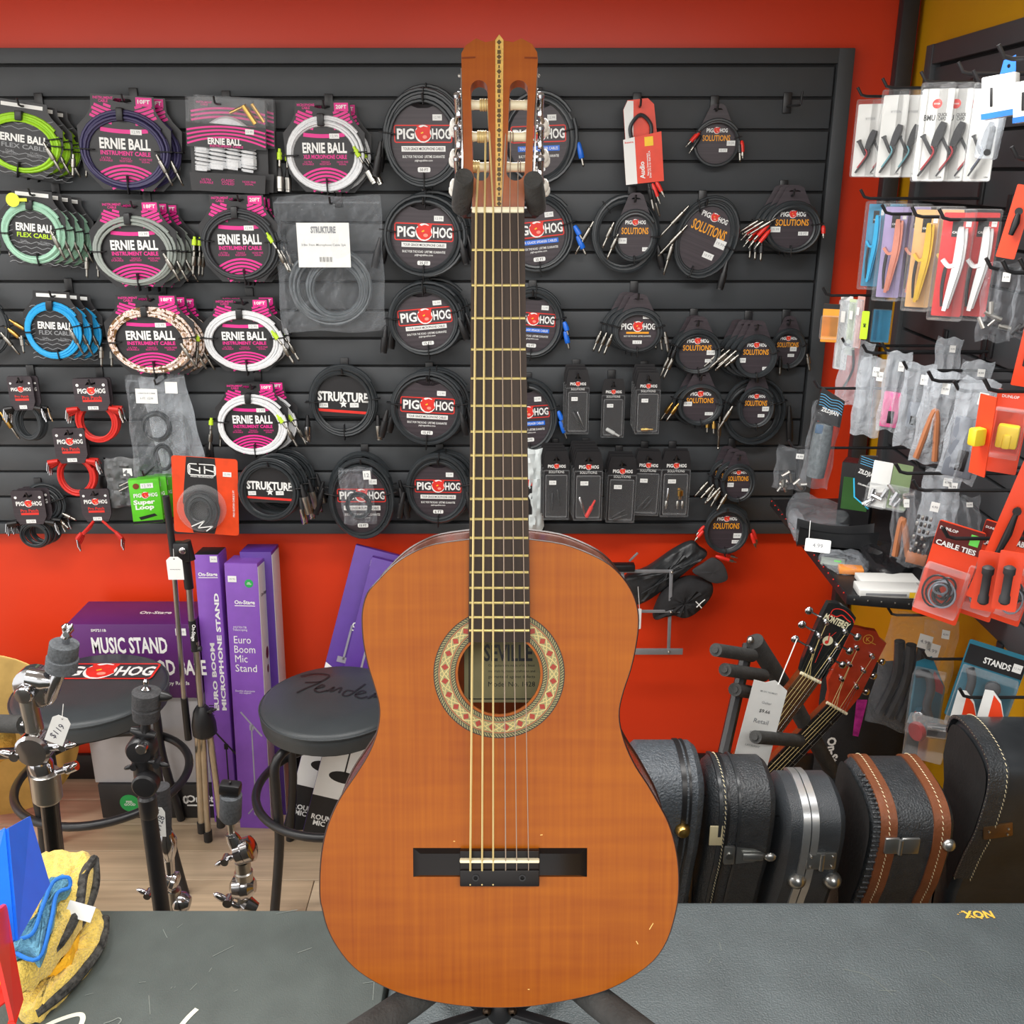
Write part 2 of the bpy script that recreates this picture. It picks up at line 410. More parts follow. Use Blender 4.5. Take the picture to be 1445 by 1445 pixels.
for a, b in ((69, 70), (84.2, 85.3)): annulus(mb, a * px1, b * px1, -.0005)
obj('red_line', mb, mat('rosette_red', (150, 44, 24), .4), rs)
mb = MB()
for a, b, n in ((62.8, 67.2, 110), (87, 91.3, 140)):
    for k in range(n):
        t = 2 * pi * k / n; t2 = t + 2 * pi / n * .9; w = 2 * pi / n * .42
        q = [(a, t), (a, t + w), (b, t2 + w), (b, t2)]
        mb.add([(cxz[0] + r * px1 * cos(u), -.0005, cxz[1] + r * px1 * sin(u)) for r, u in q], [(3, 2, 1, 0)])
obj('rope_border', mb, MATS['rosette_dark'], rs)
mb = MB(); mb2 = MB()
for k in range(24):
    t = 2 * pi * (k + .5) / 24; c = Vector((cxz[0] + 77 * px1 * cos(t), cxz[1] + 77 * px1 * sin(t))); e = Vector((cos(t), sin(t))); f = Vector((-sin(t), cos(t)))
    q = 5.2 * px1
    mb.flat([tuple(c + e * q), tuple(c + f * q * .9), tuple(c - e * q), tuple(c - f * q * .9)], -.0006)
    s = 10.2 * px1
    for d in (-1, 1):
        for g in (-1, 1):
            mb2.ribbon([tuple(c + e * d * 6.5 * px1), tuple(c + f * g * s)], .0009, -.00055)
            mb2.ribbon([tuple(c + e * d * 2 * px1 + f * g * 5 * px1), tuple(c + e * d * 6 * px1 + f * g * s)], .0007, -.00055)
obj('mosaic_diamond', mb, MATS['rosette_red'], rs); obj('mosaic_cream', mb2, mat('rosette_cream', (205, 185, 122), .4), rs)
# paper label inside the sound hole
lb = obj('paper_label', MB().plate([[G(655, 890, .09), G(800, 890, .09), G(800, 992, .09), G(655, 992, .09)][::-1]], .0925, .0935), mat('aged_paper', (150, 142, 104), .8), gt)
text(lb, 'SEVILLE', G(717, 920, .09)[0], G(715, 922, .09)[1], .054, BLACK, .092, h=.019)
for i, yy in enumerate((940, 948, 956, 966)): text(lb, ['Our guitars are made of the finest', 'materials by master craftsmen and', 'guaranteed against defects', 'Model No. 1428'][i], G(722, yy, .09)[0], G(720, yy, .09)[1], .052, BLACK, .092, bold=0)
mb = MB(); q = [G(662, 893, .09), G(795, 893, .09), G(795, 987, .09), G(662, 987, .09)]; mb.ribbon([tuple(q[0]), tuple(q[3])], .0012, .0922); mb.ribbon([tuple(q[3]), tuple(q[2])], .0012, .0922)
obj('label_border', mb, BLACK, lb)
# neck and fretboard
FB = [G(661, 906, -.006), G(748.5, 906, -.006), G(740, 300, -.006), G(665.5, 300, -.006)]
obj('fretboard', MB().plate([FB], -.007, 0), ROSEW, gt)
fr = [352.7, 402.6, 449, 493, 534, 572.5, 609, 642.5, 675, 704, 732.5, 759, 784, 807.5, 829.6, 850.6, 871, 889.7]
for y in fr:
    k = (y - 300) / 606; x0 = 666.3 - 4.3 * k; x1 = 739.2 + 8 * k
    a = G(x0, y, -.007); b = G(x1, y, -.007)
    obj('fret', MB().cyl((a[0], -.0072, a[1]), (b[0], -.0072, b[1]), .0014, n=8), BRASSF, gt)
mb = MB(); N_ = []
for k in range(13):
    t = k / 12; z = G(705, 296 + (775 - 296) * t)[1]; hw = (G(739.5 + 6 * t, 500)[0] - G(666 - 4 * t, 500)[0]) / 2; dp = .021 + .003 * t + (max(0, t - .85) * .35)
    xc = G(702.7 + 1.5 * t, 500)[0]
    N_.append([(xc + hw * cos(a), .0005 + dp * abs(sin(a)) ** .8, z) for a in [pi * j / 12 for j in range(13)]])
vs = [p for r in N_ for p in r]; fs = []
for i in range(12):
    for j in range(12): fs.append((i * 13 + j, i * 13 + j + 1, (i + 1) * 13 + j + 1, (i + 1) * 13 + j))
    fs.append((i * 13, (i + 1) * 13, (i + 1) * 13 + 12, i * 13 + 12))
fs += [tuple(range(13)), tuple(12 * 13 + j for j in range(13))[::-1]]
mb.add(vs, fs); obj('neck', mb, MAHOG, gt)
a = G(666, 292.5, -.006); b = G(739.5, 301, -.006)
obj('nut', MB().rbox(((a[0] + b[0]) / 2, -.0035, (a[1] + b[1]) / 2), (b[0] - a[0], .011, a[1] - b[1]), .001), BONE, gt)
# headstock
hs = [(666.5, 294), (666, 268), (663, 254), (654.5, 241), (653, 160), (651, 84), (651, 75), (657, 64), (671.7, 54), (685, 59.5), (697, 57), (704, 49), (711, 57), (724, 59.5), (736, 54), (751, 62), (758, 74), (759, 84), (754, 160), (751, 243),
      (744, 255), (740.5, 268), (739.8, 294)]
slotL = [(664, 128), (668, 118), (675.5, 113), (684, 118), (688, 128), (690.5, 240), (689, 250), (682, 255), (672, 254), (667.5, 246)]
slotR = [(719, 128), (723, 118), (732, 113), (741, 118), (745, 128), (741, 246), (736, 254), (727, 255), (717, 250), (714, 240)]
hl = [[G(*p) for p in hs]] + [[G(cx + r * cos(radians(g)), cy - r * sin(radians(g))) for cx, cy, r, g0 in ((tx, 113 + tr_, tr_, 0), (bx, 255 - br_, br_, 180)) for g in range(g0, g0 + 181, 20)] for tx, tr_, bx, br_ in ((676, 12, 679, 11.5), (732, 13, 727.5, 13))]
hd = obj('headstock', MB().plate(hl, 0, .02), HEADW, gt)
obj('slot_backing', MB().plate([[G(*p) for p in [(660, 110), (750, 110), (750, 257), (660, 257)]][::-1]], .0202, .0208), mat('slot_shadow_wood', (60, 36, 22), .5), hd) if False else None
mb = MB(); mb.plate([[G(*p) for p in [(699, 57), (704.5, 49), (710.5, 57), (708.5, 291), (699.5, 291)]]], -.0008, .001)
il = obj('inlay_strip', mb, mat('inlay_maple', (216, 176, 92), .35, var=.15, scale=400), hd)
mb = MB()
for k in range(34):
    y = 60 + k * 6.9; c = G(704.3, y); w = .0017 if k % 2 == 0 else .0008; h_ = .0014 if k % 2 else .0019
    if k % 3 == 0: mb.flat([(c[0], c[1] - .0026), (c[0] + .0024, c[1]), (c[0], c[1] + .0026), (c[0] - .0024, c[1])], -.001)
    else: mb.rect(c[0] - w, c[0] + w, c[1] - h_, c[1] + h_, -.001)
obj('inlay_mosaic', mb, mat('inlay_brown', (84, 66, 34), .5), il)
mb = MB()
for a, b in (((651.5, 82), (671, 81)), ((740, 81.5), (758, 82))): mb.ribbon([G(*a), G(*b)], .0016, -.0004)
obj('carved_groove', mb, mat('groove_brown', (120, 50, 10), .3), hd)  # flat brown lines, darker than the veneer, mark the cuts
for side, slot, xs in ((-1, slotL, (663, 690)), (1, slotR, (714, 746))):
    ex = 651.5 if side < 0 else 756.5
    a = G(ex + side * 1.5 + (1.0 if side < 0 else 0), 95); b = G(ex + side * 1.5 + (2.5 if side < 0 else -4), 246)
    mb = MB(); mb.rbox(((a[0] + b[0]) / 2, .010, (a[1] + b[1]) / 2), (.0018, .018, a[1] - b[1]), .0006, rot=Matrix.Rotation(atan2(b[0] - a[0], b[1] - a[1]) + pi, 3, 'Y'))
    pl = obj('tuner_plate', mb, CHROME, hd)
    for y in (105, 151, 196):
        c = G(ex + side * 2, y); obj('screw', MB().ball((c[0] + side * .001, .004, c[1]), .0018, 8), STEEL, pl)
    for i, y in enumerate((144, 189, 232.5)):
        x0 = slot[0][0] + (y - 128) * .03 * (1 if side < 0 else 0); x1 = xs[1] - .1 * 0
        lo, hi = (663, 690) if side < 0 else (713 + (240 - y) * .05, 745 - (y - 130) * .04)
        a = G(lo - 2, y); b = G(hi + 2, y)
        obj('string_roller', MB().lathe([(.0050, 0), (.0050, .004), (.0046, .006), (.0046, b[0] - a[0] - .006), (.005, b[0] - a[0] - .004), (.005, b[0] - a[0])], (a[0], .009, a[1]), (1, 0, 0), 14), BONE, gt)
        yy = y - 16
        c = G(ex + side * 7, yy + 2)
        tp = obj('tuner', MB().lathe([(.0058, 0), (.0058, .003), (.003, .0035), (.003, .0055), (.0012, .006)], (c[0] - side * .006, .008, c[1]), (side, 0, 0), 14).cyl((c[0], -.001, c[1] - .004), (c[0], .016, c[1] - .013), .0032, n=10).cyl((c[0], .016, c[1] - .013), (c[0] + side * .003, .03, c[1] - .020), .002, n=8).ball((c[0], -.001, c[1] - .004), .0036, 8).rbox((c[0] - side * .001, .012, c[1] - .009), (.004, .006, .022), .001), CHROME, gt)
        e = (c[0] + side * .0045, .034, c[1] - .021)
        obj('button', MB().ball(e, .006, 12, (.8, .9, 1.15)).ball((e[0] + side * .001, e[1] + .007, e[2] - .003), .0065, 10, (.8, .8, 1.1)), mat('pearl_button', (236, 234, 226), .25, var=.03), tp)
# strings
sn = [672, 684, 696, 707.8, 719.4, 730.8]; sb = [663.8, 680.4, 696, 713.6, 729, 745.8]; tops = [(675, 232), (685, 189), (688.5, 144), (716, 144), (720.5, 189), (731, 232)]
WND = mat('wound_string_brass', (220, 198, 138), .35, .3, var=.05); NYL = mat('clear_nylon', (160, 142, 126), .2, var=.03)
for i in range(6):
    n_ = G(sn[i], 296, -.0095); s_ = G(sb[i], 1212, -.013); tp = G(*tops[i]); e_ = G(sb[i], 1228, -.008)
    r = (.0012, .0011, .001, .0006, .0005, .00045)[i]
    mb = MB().tube([(tp[0], .0045, tp[1]), (n_[0], -.0095, n_[1]), (s_[0], -.0135, s_[1]), (e_[0], -.009, e_[1])], r, 6)
    for k in range(4 if i < 3 else 2): mb.lathe([(.0056, -r), (.006, 0), (.0056, r)], (tp[0] - k * .0024 * (1 if i < 3 else -1) + .0, .009, tp[1]), (1, 0, 0), 12)
    obj('string', mb, WND if i < 3 else NYL, gt)
# bridge
B = lambda x, y: G(x, y, -.006)
a, b = B(582, 1200), B(829, 1241)
mb = MB()
def wedge(mb, x0, x1, z0, z1, y, bev, left, right):
    xi0 = x0 + (bev * 2 if left else 0); xi1 = x1 - (bev * 2 if right else 0)
    mb.add([(x0, 0, z0), (x1, 0, z0), (x1, 0, z1), (x0, 0, z1), (xi0, y, z0 + bev), (xi1, y, z0 + bev), (xi1, y, z1 - bev), (xi0, y, z1 - bev)],
           [(4, 5, 6, 7), (0, 1, 5, 4), (1, 2, 6, 5), (2, 3, 7, 6), (3, 0, 4, 7), (3, 2, 1, 0)])
c, d = B(649, 1200), B(761, 1249)
br = obj('bridge', (wedge(mb, a[0], c[0] + .001, b[1], a[1], -.005, .004, True, False), wedge(mb, d[0] - .001, b[0], b[1], a[1], -.005, .004, False, True), mb)[2].rbox(((c[0] + d[0]) / 2, -.0038, (c[1] + B(0, 1241)[1]) / 2), (d[0] - c[0], .0076, c[1] - B(0, 1241)[1]), .001), EBON, gt)
z0, z1 = B(705, 1249)[1], B(705, 1226)[1]
obj('tie_block', MB().rbox(((c[0] + d[0]) / 2, -.005, (z0 + z1) / 2), (d[0] - c[0], .010, z1 - z0), .0012), mat('tie_block_black', (26, 23, 23), .4, spec=.3), br)
z = B(705, 1212)[1]
obj('saddle', MB().rbox(((c[0] + d[0]) / 2, -.007, z), (d[0] - c[0], .0125, .0034), .0012), BONE, gt)
for x in (671.5, 737):
    q = B(x, 1236); obj('bolt_hole', MB().lathe([(.0036, 0), (.0036, .0012), (.0022, .0012), (.0022, .0002)], (q[0], -.0098, q[1]), (0, -1, 0), 16), BLKPL, br)
for i, x in enumerate(sb):
    q = B(x, 1245.5); obj('string_end', MB().ball((q[0], -.0085, q[1] - .0005), .0019 if i < 3 else .0011, 8), WND if i < 3 else NYL, br)
# finish marks
mb = MB()
for x, y, l, an in ((919, 1307, .004, 60), (899, 1330, .002, 120), (746, 1396, .001, 0), (764, 1178, .0012, 10), (641, 1187, .0009, 0)):
    q = G(x, y); mb.ribbon([(q[0] - l * cos(radians(an)), q[1] - l * sin(radians(an))), (q[0] + l * cos(radians(an)), q[1] + l * sin(radians(an)))], .0009, -.0003)
obj('scratch', mb, mat('bare_wood_nick', (232, 190, 110), .6), gt)
# ================================================================== guitar stand
ZT = H - .93
FOAM = mat('black_foam_tube', (62, 62, 61), .85, var=.2, scale=60, bump=.3, bscale=300)
def Gw(px, py, yo): x, z = G(px, py, yo); return GO + gex * x + gey * yo + gez * z
st = thing('guitar_stand', 'black tubular guitar stand with foam padded yoke and arms under the classical guitar', 'stand', (GO.x, GO.y + .1, ZT))
SO = Vector(st.location)
hub = Vector((GO.x, GO.y + .115, ZT + .05)); ytop = Gw(705, 300, .075)
mb = MB().tube([p - SO for p in (hub, Gw(705, 1300, .125), ytop)], [.011, .011, .009], 12); obj('pole', mb, BLKMET, st)
for tip, low in (((655, 250), (651, 292)), ((752.5, 254), (757, 292))):
    a = Gw(*tip, -.028); b = Gw(low[0], low[1], .02)
    mb = MB().tube([p - SO for p in (b, b.lerp(a, .5), a)], [.0098, .0102, .0092], 16).lathe([(.0092, 0), (.0085, .0018), (.005, .001), (.0005, .0004)], a - SO, (a - b), 16)
    obj('yoke_pad', mb, FOAM, st)
    mb = MB().tube([p - SO for p in (ytop, Vector((b.x, ytop.y, ytop.z)), b)], .006, 8); obj('yoke_arm', mb, BLKMET, st)
for p0, p1 in (((612, 1392), (486, 1476)), ((812, 1388), (918, 1470))):
    a = PD(*p0, 1.085); b = PD(*p1, .985)
    mb = MB().tube([p - SO for p in (a, a.lerp(b, .3), a.lerp(b, .95), b)], [.015, .0165, .0165, .014], 18); obj('cradle_pad', mb, FOAM, st)
    mb = MB().tube([p - SO for p in (hub, Vector((a.x, a.y + .01, a.z)), a)], .008, 8); obj('cradle_arm', mb, BLKMET, st)
for p1 in ((440, 1505), (960, 1500), (620, 1270), (800, 1270)):
    h0 = PZ(705 + (-18 if p1[0] < 705 else 18), 1428, ZT + .035); e = PZ(*p1, ZT + .006)
    if p1[1] < 1300: e = Vector((GO.x + (-.1 if p1[0] < 705 else .1), h0.y + .1, ZT + .006))
    d = (e - h0); rot = d.to_track_quat('X', 'Z').to_matrix()
    lg = obj('leg', MB().rbox((h0 + e) / 2 - SO, (d.length, .012, .006), .0015, rot=rot), BLKMET, st)
    obj('rivet', MB().ball(h0 - SO + Vector((0, -.004, .005)), .0055, 10), mat('bronze_rivet', (90, 74, 60), .35, .8), lg)
h0 = PZ(705, 1428, ZT + .03); obj('hub', MB().lathe([(.013, 0), (.015, .004), (.015, .02), (.012, .026)], h0 - SO - Vector((0, -.006, .012)), (0, 0, 1), 16).tube([h0 - SO, hub - SO], .008, 8), BLKMET, st)
# ================================================================== the two cases the stand stands on
TOLL = mat('scuffed_black_case_covering', (78, 85, 82), .42, var=.12, scale=18, bump=.12, bscale=500)
TOLR = mat('textured_grey_black_vinyl', (82, 90, 92), .42, var=.14, scale=14, bump=.45, bscale=420)
yb = PZ(300, 1284, ZT).y; xs = PZ(540, 1420, ZT).x
tr = thing('amplifier_case', 'scuffed dark case top with white script lettering under yellow towel', 'case', (-.5, .5, 0))
obj('body', MB().rbox((-.62 - -.5 + (xs - -.5 + -.12 - (-.5)) * 0 + (xs - .35) / 2 * 0, 0, 0), (.01, .01, .01), .001), TOLL, tr) if False else None
x0 = -1.15
obj('body', MB().rbox(((x0 + xs - .002) / 2 + .5, (.28 + yb) / 2 - .5, ZT / 2), (xs - .002 - x0, yb - .28, ZT - .012), .012, 3), TOLL, tr)
obj('top_panel', MB().rbox(((x0 + xs - .002) / 2 + .5, (.28 + yb) / 2 - .5, ZT - .006), (xs - .002 - x0, yb - .28, .012), .003, 2), TOLL, tr)
sc = MB()
def tz(px, py): p = PZ(px, py, ZT); return Vector((p.x + .5, p.y - .5, ZT + .0006))
def stroke(mb, pts, w, conv=tz, n=5):
    P = spline([conv(*p) for p in pts], n); vs = []
    for i, p in enumerate(P):
        d = (P[min(i + 1, len(P) - 1)] - P[max(i - 1, 0)]).normalized(); nn = Vector((-d.y, d.x, 0)) * w / 2; vs += [p + nn, p - nn]
    mb.add(vs, [(2 * i + 1, 2 * i + 3, 2 * i + 2, 2 * i) for i in range(len(P) - 1)])
stroke(sc, [(40, 1462), (75, 1443), (108, 1432), (117, 1436), (112, 1452), (95, 1490), (70, 1540)], .006)
stroke(sc, [(60, 1490), (90, 1482), (120, 1478)], .005)
stroke(sc, [(278, 1424), (262, 1440), (235, 1475), (205, 1520)], .006)
for cx in (140, 290):
    stroke(sc, [(cx - 22, 1515), (cx + 8, 1496), (cx + 2, 1484), (cx - 18, 1500), (cx - 25, 1528), (cx, 1532), (cx + 18, 1520)], .005)
stroke(sc, [(165, 1530), (182, 1490), (178, 1515), (200, 1490), (195, 1528)], .005); stroke(sc, [(225, 1495), (200, 1500), (195, 1525), (215, 1518), (235, 1478)], .005)
stroke(sc, [(315, 1530), (330, 1488), (328, 1505), (350, 1488)], .005)
obj('script_lettering', sc, mat('cream_enamel', (226, 224, 204), .4), tr, smooth=False)
sc = MB(); stroke(sc, [(146, 1445), (158, 1441), (167, 1437), (171, 1440), (166, 1447)], .0016)
for p in (((241, 1396), (243, 1393)), ((246, 1394), (248, 1393)), ((268, 1398), (278, 1388)), ((120, 1405), (132, 1402)), ((196, 1387), (206, 1386)), ((210, 1405), (212, 1432)), ((300, 1350), (330, 1335)), ((250, 1310), (258, 1304)), ((390, 1290), (420, 1284)), ((230, 1312), (236, 1324)), ((330, 1400), (336, 1397)), ((295, 1372), (299, 1366)), ((512, 1388), (527, 1386)), ((528, 1386), (526, 1412)), ((420, 1345), (440, 1338))): stroke(sc, p, .0009, n=2)
obj('scuff_marks', sc, mat('pale_scuff', (112, 118, 113), .7), tr, smooth=False)
yb2 = PZ(1100, 1268, ZT).y
cr = thing('hard_case', 'black textured vinyl case top with worn yellow stencilled letters', 'case', (.5, .5, 0))
obj('body', MB().rbox(((xs + .002 + .96) / 2 - .5, (.28 + yb2) / 2 - .5, ZT / 2), (.96 - xs - .002, yb2 - .28, ZT), .014, 3), TOLR, cr)
def tz2(px, py): p = PZ(px, py, ZT); return Vector((p.x - .5, p.y - .5, ZT + .0007))
ym = mat('worn_yellow_stencil', (232, 184, 70), .6); o = tz2(1380, 1291)
text(cr, 'XON', 0, 0, .04, ym, h=.014, bold=.04, M=frame(o, (1, 0, 0), (-.5, 1, 0)))
sc = MB()
for k in range(14): q = (random.uniform(1346, 1405), random.uniform(1285, 1297)); stroke(sc, [q, (q[0] + random.uniform(1, 3), q[1] + random.uniform(-1, 1))], .0012, tz2, 2)
obj('stencil_flakes', sc, ym, cr, smooth=False)
sc = MB()
for p in (((1295, 1340), (1310, 1345), (1320, 1357)), ((1240, 1398), (1264, 1399)), ((1190, 1368), (1225, 1378), (1260, 1405)), ((1315, 1375), (1345, 1395)), ((1015, 1330), (1018, 1342)), ((1000, 1360), (1004, 1352))): stroke(sc, p, .001, tz2)
obj('scuff_marks', sc, MATS['pale_scuff'], cr, smooth=False)
# ================================================================== cables on the back wall
def sz(px, py, rx, ry, Y):
    a = (PY(px + rx, py, Y).x - PY(px - rx, py, Y).x) / 2; b = (PY(px, py - ry, Y).z - PY(px, py + ry, Y).z) / 2
    return a, b
def coil_mb(a, b, n, r, seed, spread=.24, pts=30, sides=6):
    R = random.Random(seed); fk = [1 - spread * ((k * .618) % 1) for k in range(n + 2)]; ok = [(R.uniform(-.02, .02), R.uniform(-.03, .03), R.uniform(-1.6, 1.6)) for k in range(n + 2)]
    P = []; a -= r; b -= r
    for i in range(n * pts):
        t = i / pts; k = int(t); u = t - k; u = u * u * (3 - 2 * u); ang = 2 * pi * t + .6
        f = fk[k] * (1 - u) + fk[k + 1] * u; o = [ok[k][j] * (1 - u) + ok[k + 1][j] * u for j in range(3)]
        P.append((a * f * cos(ang) + o[0] * a, o[2] * r, b * f * sin(ang) + o[1] * b))
    return MB().tube(P, r, sides)
def plug_mb(p0, p1, kind, y=0.):
    p0 = Vector((p0[0], y, p0[1])); p1 = Vector((p1[0], y - .004, p1[1])); d = (p1 - p0); L = d.length; ax = d.normalized()
    if kind == 'jack':
        return [(MB().lathe([(.0035, 0), (.004, L * .18), (.0062, L * .2), (.0062, L * .55), (.0048, L * .58)], p0, ax, 10), None),
                (MB().lathe([(.0034, L * .56), (.0034, L * .9), (.0022, L * .92), (.0036, L * .95), (.0008, L)], p0, ax, 10), 'tip')]
    if kind == 'xlr':
        return [(MB().lathe([(.004, 0), (.0075, L * .3), (.0075, L * .45)], p0, ax, 12), 'boot'), (MB().lathe([(.0098, L * .42), (.0098, L * .9), (.0088, L * .92), (.0088, L)], p0, ax, 14), None)]
    if kind == 'rca':
        return [(MB().lathe([(.003, 0), (.005, L * .1), (.006, L * .3), (.0052, L * .65)], p0, ax, 10), None), (MB().lathe([(.0042, L * .62), (.0042, L * .85), (.0015, L * .86), (.0015, L)], p0, ax, 10), 'tip')]
    return [(MB().lathe([(.0045, 0), (.0062, L * .1), (.0075, L * .4), (.0075, L * .62), (.006, L * .66)], p0, ax, 12), None), (MB().lathe([(.0034, L * .64), (.0034, L * .93), (.0022, L * .94), (.0034, L * .97), (.0008, L)], p0, ax, 10), 'tip')]
NK = mat('nickel_plug', (160, 157, 150), .3, 1., var=.05)
def plugs(t, a, b, lst, y=-.004):
    for (x0, z0, x1, z1, kind, body) in lst:
        first = None
        for mbx, role in plug_mb((x0 * a, z0 * b), (x1 * a, z1 * b), kind, y):
            m = {None: body, 'tip': NK, 'boot': BLKPL}[role]
            if first is None: first = obj('plug', mbx, m, t)
            else: obj('plug_tip' if role == 'tip' else 'plug_shell', mbx, m, first)
def ties(t, a, b, w, angs, m=BLKPL):
    for an in angs:
        c, s = cos(radians(an)), sin(radians(an)); rot = Matrix.Rotation(-atan2(s * b, c * a), 3, 'Y')
        obj('cable_tie', MB().rbox((a * (1 - w / 2) * c, -.001, b * (1 - w / 2) * s), (a * w * 1.25, .019, .003), .0012, 1, rot=rot), m, t)
def emblem(t, x, z, r, y):
    e = obj('emblem', MB().disc(x, z, r, y, 20), WHITE, t)
    pts = [(-.85, -.1), (-.95, .35), (-.7, .55), (-.75, .95), (-.3, .7), (.1, .85), (.5, .75), (.95, .95), (.85, .5), (.8, .1), (.95, -.25), (.6, -.65), (.15, -.85), (-.3, -.8), (-.65, -.5)]
    obj('emblem_red', MB().flat([(x + p[0] * r, z + p[1] * r) for p in pts], y - .0003), REDPR, e)
    mb = MB(); mb.flat([(x + p[0] * r, z + p[1] * r) for p in ((-.3, .1), (.0, .25), (.05, .1), (-.2, 0))], y - .0006); obj('emblem_eye', mb, YEL, e)
    mb = MB().disc(x + .2 * r, z - .35 * r, r * .28, y - .0006, 10, r * .2); obj('emblem_snout', mb, mat('emblem_pink', (250, 150, 130), .5), e)
def pighog(t, x, z, w, y, fr_=True, sc_=1):
    if fr_:
        mb = MB(); q = rrect(x - w * .56, x + w * .56, z - w * .155, z + w * .155, w * .03, 2); mb.ribbon(q + [q[0]], w * .022, y); obj('logo_frame', mb, REDPR, t)
    text(t, 'PIG', x - w * .345, z, w * .34, WHITE, y - .0002, h=w * .2, bold=.03); text(t, 'HOG', x + w * .36, z, w * .37, WHITE, y - .0002, h=w * .2, bold=.03)
    emblem(t, x, z, w * .165, y - .0004)
def sticker(t, x, z, w, h, y, m=PAPER, num='12.99'):
    s = obj('price_sticker', MB().plate([[(x - w / 2, z - h / 2), (x + w / 2, z - h / 2), (x + w / 2, z + h / 2), (x - w / 2, z + h / 2)]], y - .0005, y), m, t)
    text(s, num, x, z, w * .7, GREYPR, y - .0007, bold=0)
CARDBK = mat('card_black', (34, 33, 35), .4)
PHCARD = mat('card_brown_black_ribbed', (58, 50, 55), .45, var=.25, scale=40, stretch=(.05, 1, 6))
def hw_eb(z):
    P = [(-.97, .52), (-.5, .9), (0, .97), (.55, .99), (.78, .8), (1.0, .68), (1.34, .66)]
    for (z0, h0), (z1, h1) in zip(P, P[1:]):
        if z0 <= z <= z1: return h0 + (h1 - h0) * (z - z0) / (z1 - z0)
    return 0
def eb_card(t, a, b, sub, ft, y=.007, lower=True):
    zs = [-.97, -.5, 0, .55, .78, 1.0, 1.34]
    out = [(hw_eb(z) * a, z * b) for z in zs] + [(-hw_eb(z) * a, z * b) for z in zs[::-1]]
    hole = [(-.2 * a, 1.2 * b), (-.16 * a, 1.26 * b), (.16 * a, 1.26 * b), (.2 * a, 1.2 * b), (.08 * a, 1.17 * b), (-.08 * a, 1.17 * b)]
    c = obj('card', MB().plate([out, hole], y, y + .0014), CARDBK, t); yy = y - .0006
    for k in range(6):
        P = []
        for i in range(41):
            x = -1 + i / 20; z = .60 + .10 * k + .42 * abs(x) ** 1.5
            if .2 < abs(x) <= hw_eb(z) - .02 and z < 1.12: P.append((x * a, z * b))
        L_ = [p for p in P if p[0] < -.2 * a]; R_ = [p for p in P if p[0] > .2 * a]
        for q in (L_, R_):
            if len(q) > 1: obj('magenta_stripe', MB().ribbon(q, b * .065, yy), MAGENTA, c, smooth=False)
    obj('magenta_stripe', MB().ribbon([(x * a * .1, (.47 + .0016 * x * x) * b) for x in range(-5, 6)], b * .1, yy), MAGENTA, c, smooth=False)
    for k in range(6):
        z = -.36 - .095 * k; hwk = (.58 - .05 * k)
        obj('magenta_stripe', MB().ribbon([(hwk * a * (i / 5 - 1), (z - .17 * (i / 5 - 1) ** 2 * hwk * 2.2) * b) for i in range(11)], b * .055, yy), MAGENTA, c, smooth=False)
    text(c, 'ERNIE BALL', 0, .17 * b, 1.08 * a, WHITE, yy, h=.27 * b, bold=.035)
    text(c, sub, 0, -.06 * b, 1.06 * a, MAGENTA, yy, h=.11 * b, bold=.03)
    for x, s in ((-.42, 'ULTRA\nDURABLE'), (0, 'TANGLE\nRESISTANT'), (.42, 'NOISE FREE\nSIGNAL')): text(c, s, x * a, -.22 * b, .27 * a, MAGENTA, yy, h=.11 * b, bold=.0)
    text(c, sub.replace('XLR ', '').replace(' ', '\n'), -.4 * a, 1.22 * b, .42 * a, MAGENTA, yy, h=.14 * b, bold=.02)
    obj('size_badge', MB().rect(.28 * a, .62 * a, 1.1 * b, 1.31 * b, yy), MAGENTA, c, smooth=False)
    text(c, ft, .45 * a, 1.21 * b, .26 * a, WHITE, yy - .0003, h=.1 * b, bold=.03)
    sticker(c, .25 * a, .47 * b, .24 * a, .13 * b, yy - .0003)
def flex_card(t, a, b, subm, y=.007):
    zs = [(-1.05, .5), (-.6, .85), (0, 1.0), (.6, .98), (.95, .7), (1.1, .62), (1.34, .6)]
    out = [(h * a, z * b) for z, h in zs] + [(-h * a, z * b) for z, h in zs[::-1]]
    c = obj('card', MB().plate([out], y, y + .0014), CARDBK, t); yy = y - .0006
    for k in range(12):
        z = -.95 + k * .16
        if -.3 < z < .38: rng = [(.62, .95), (-.95, -.62)]
        else: rng = [(-.75, .75)]
        if z > .9: rng = [(-.5, .5)]
        for (u, v) in rng:
            n = 18; obj('wave_line', MB().ribbon([((u + (v - u) * i / n) * a, (z + .035 * sin((u + (v - u) * i / n) * 18)) * b) for i in range(n + 1)], b * .018, yy), GREYPR, c, smooth=False)
    text(c, 'ERNIE BALL', .05 * a, .17 * b, 1.15 * a, WHITE, yy, h=.25 * b, bold=.035); text(c, 'FLEX CABLE', .05 * a, -.08 * b, 1.1 * a, subm, yy, h=.15 * b, bold=.02)
    for x in (-.3, .3): text(c, 'DUAL\nSHIELDED', x * a, -.3 * b, .36 * a, GREYPR, yy, bold=0)
    obj('header_band', MB().rect(-.5 * a, .5 * a, 1.14 * b, 1.26 * b, yy), PAPER, c, smooth=False)
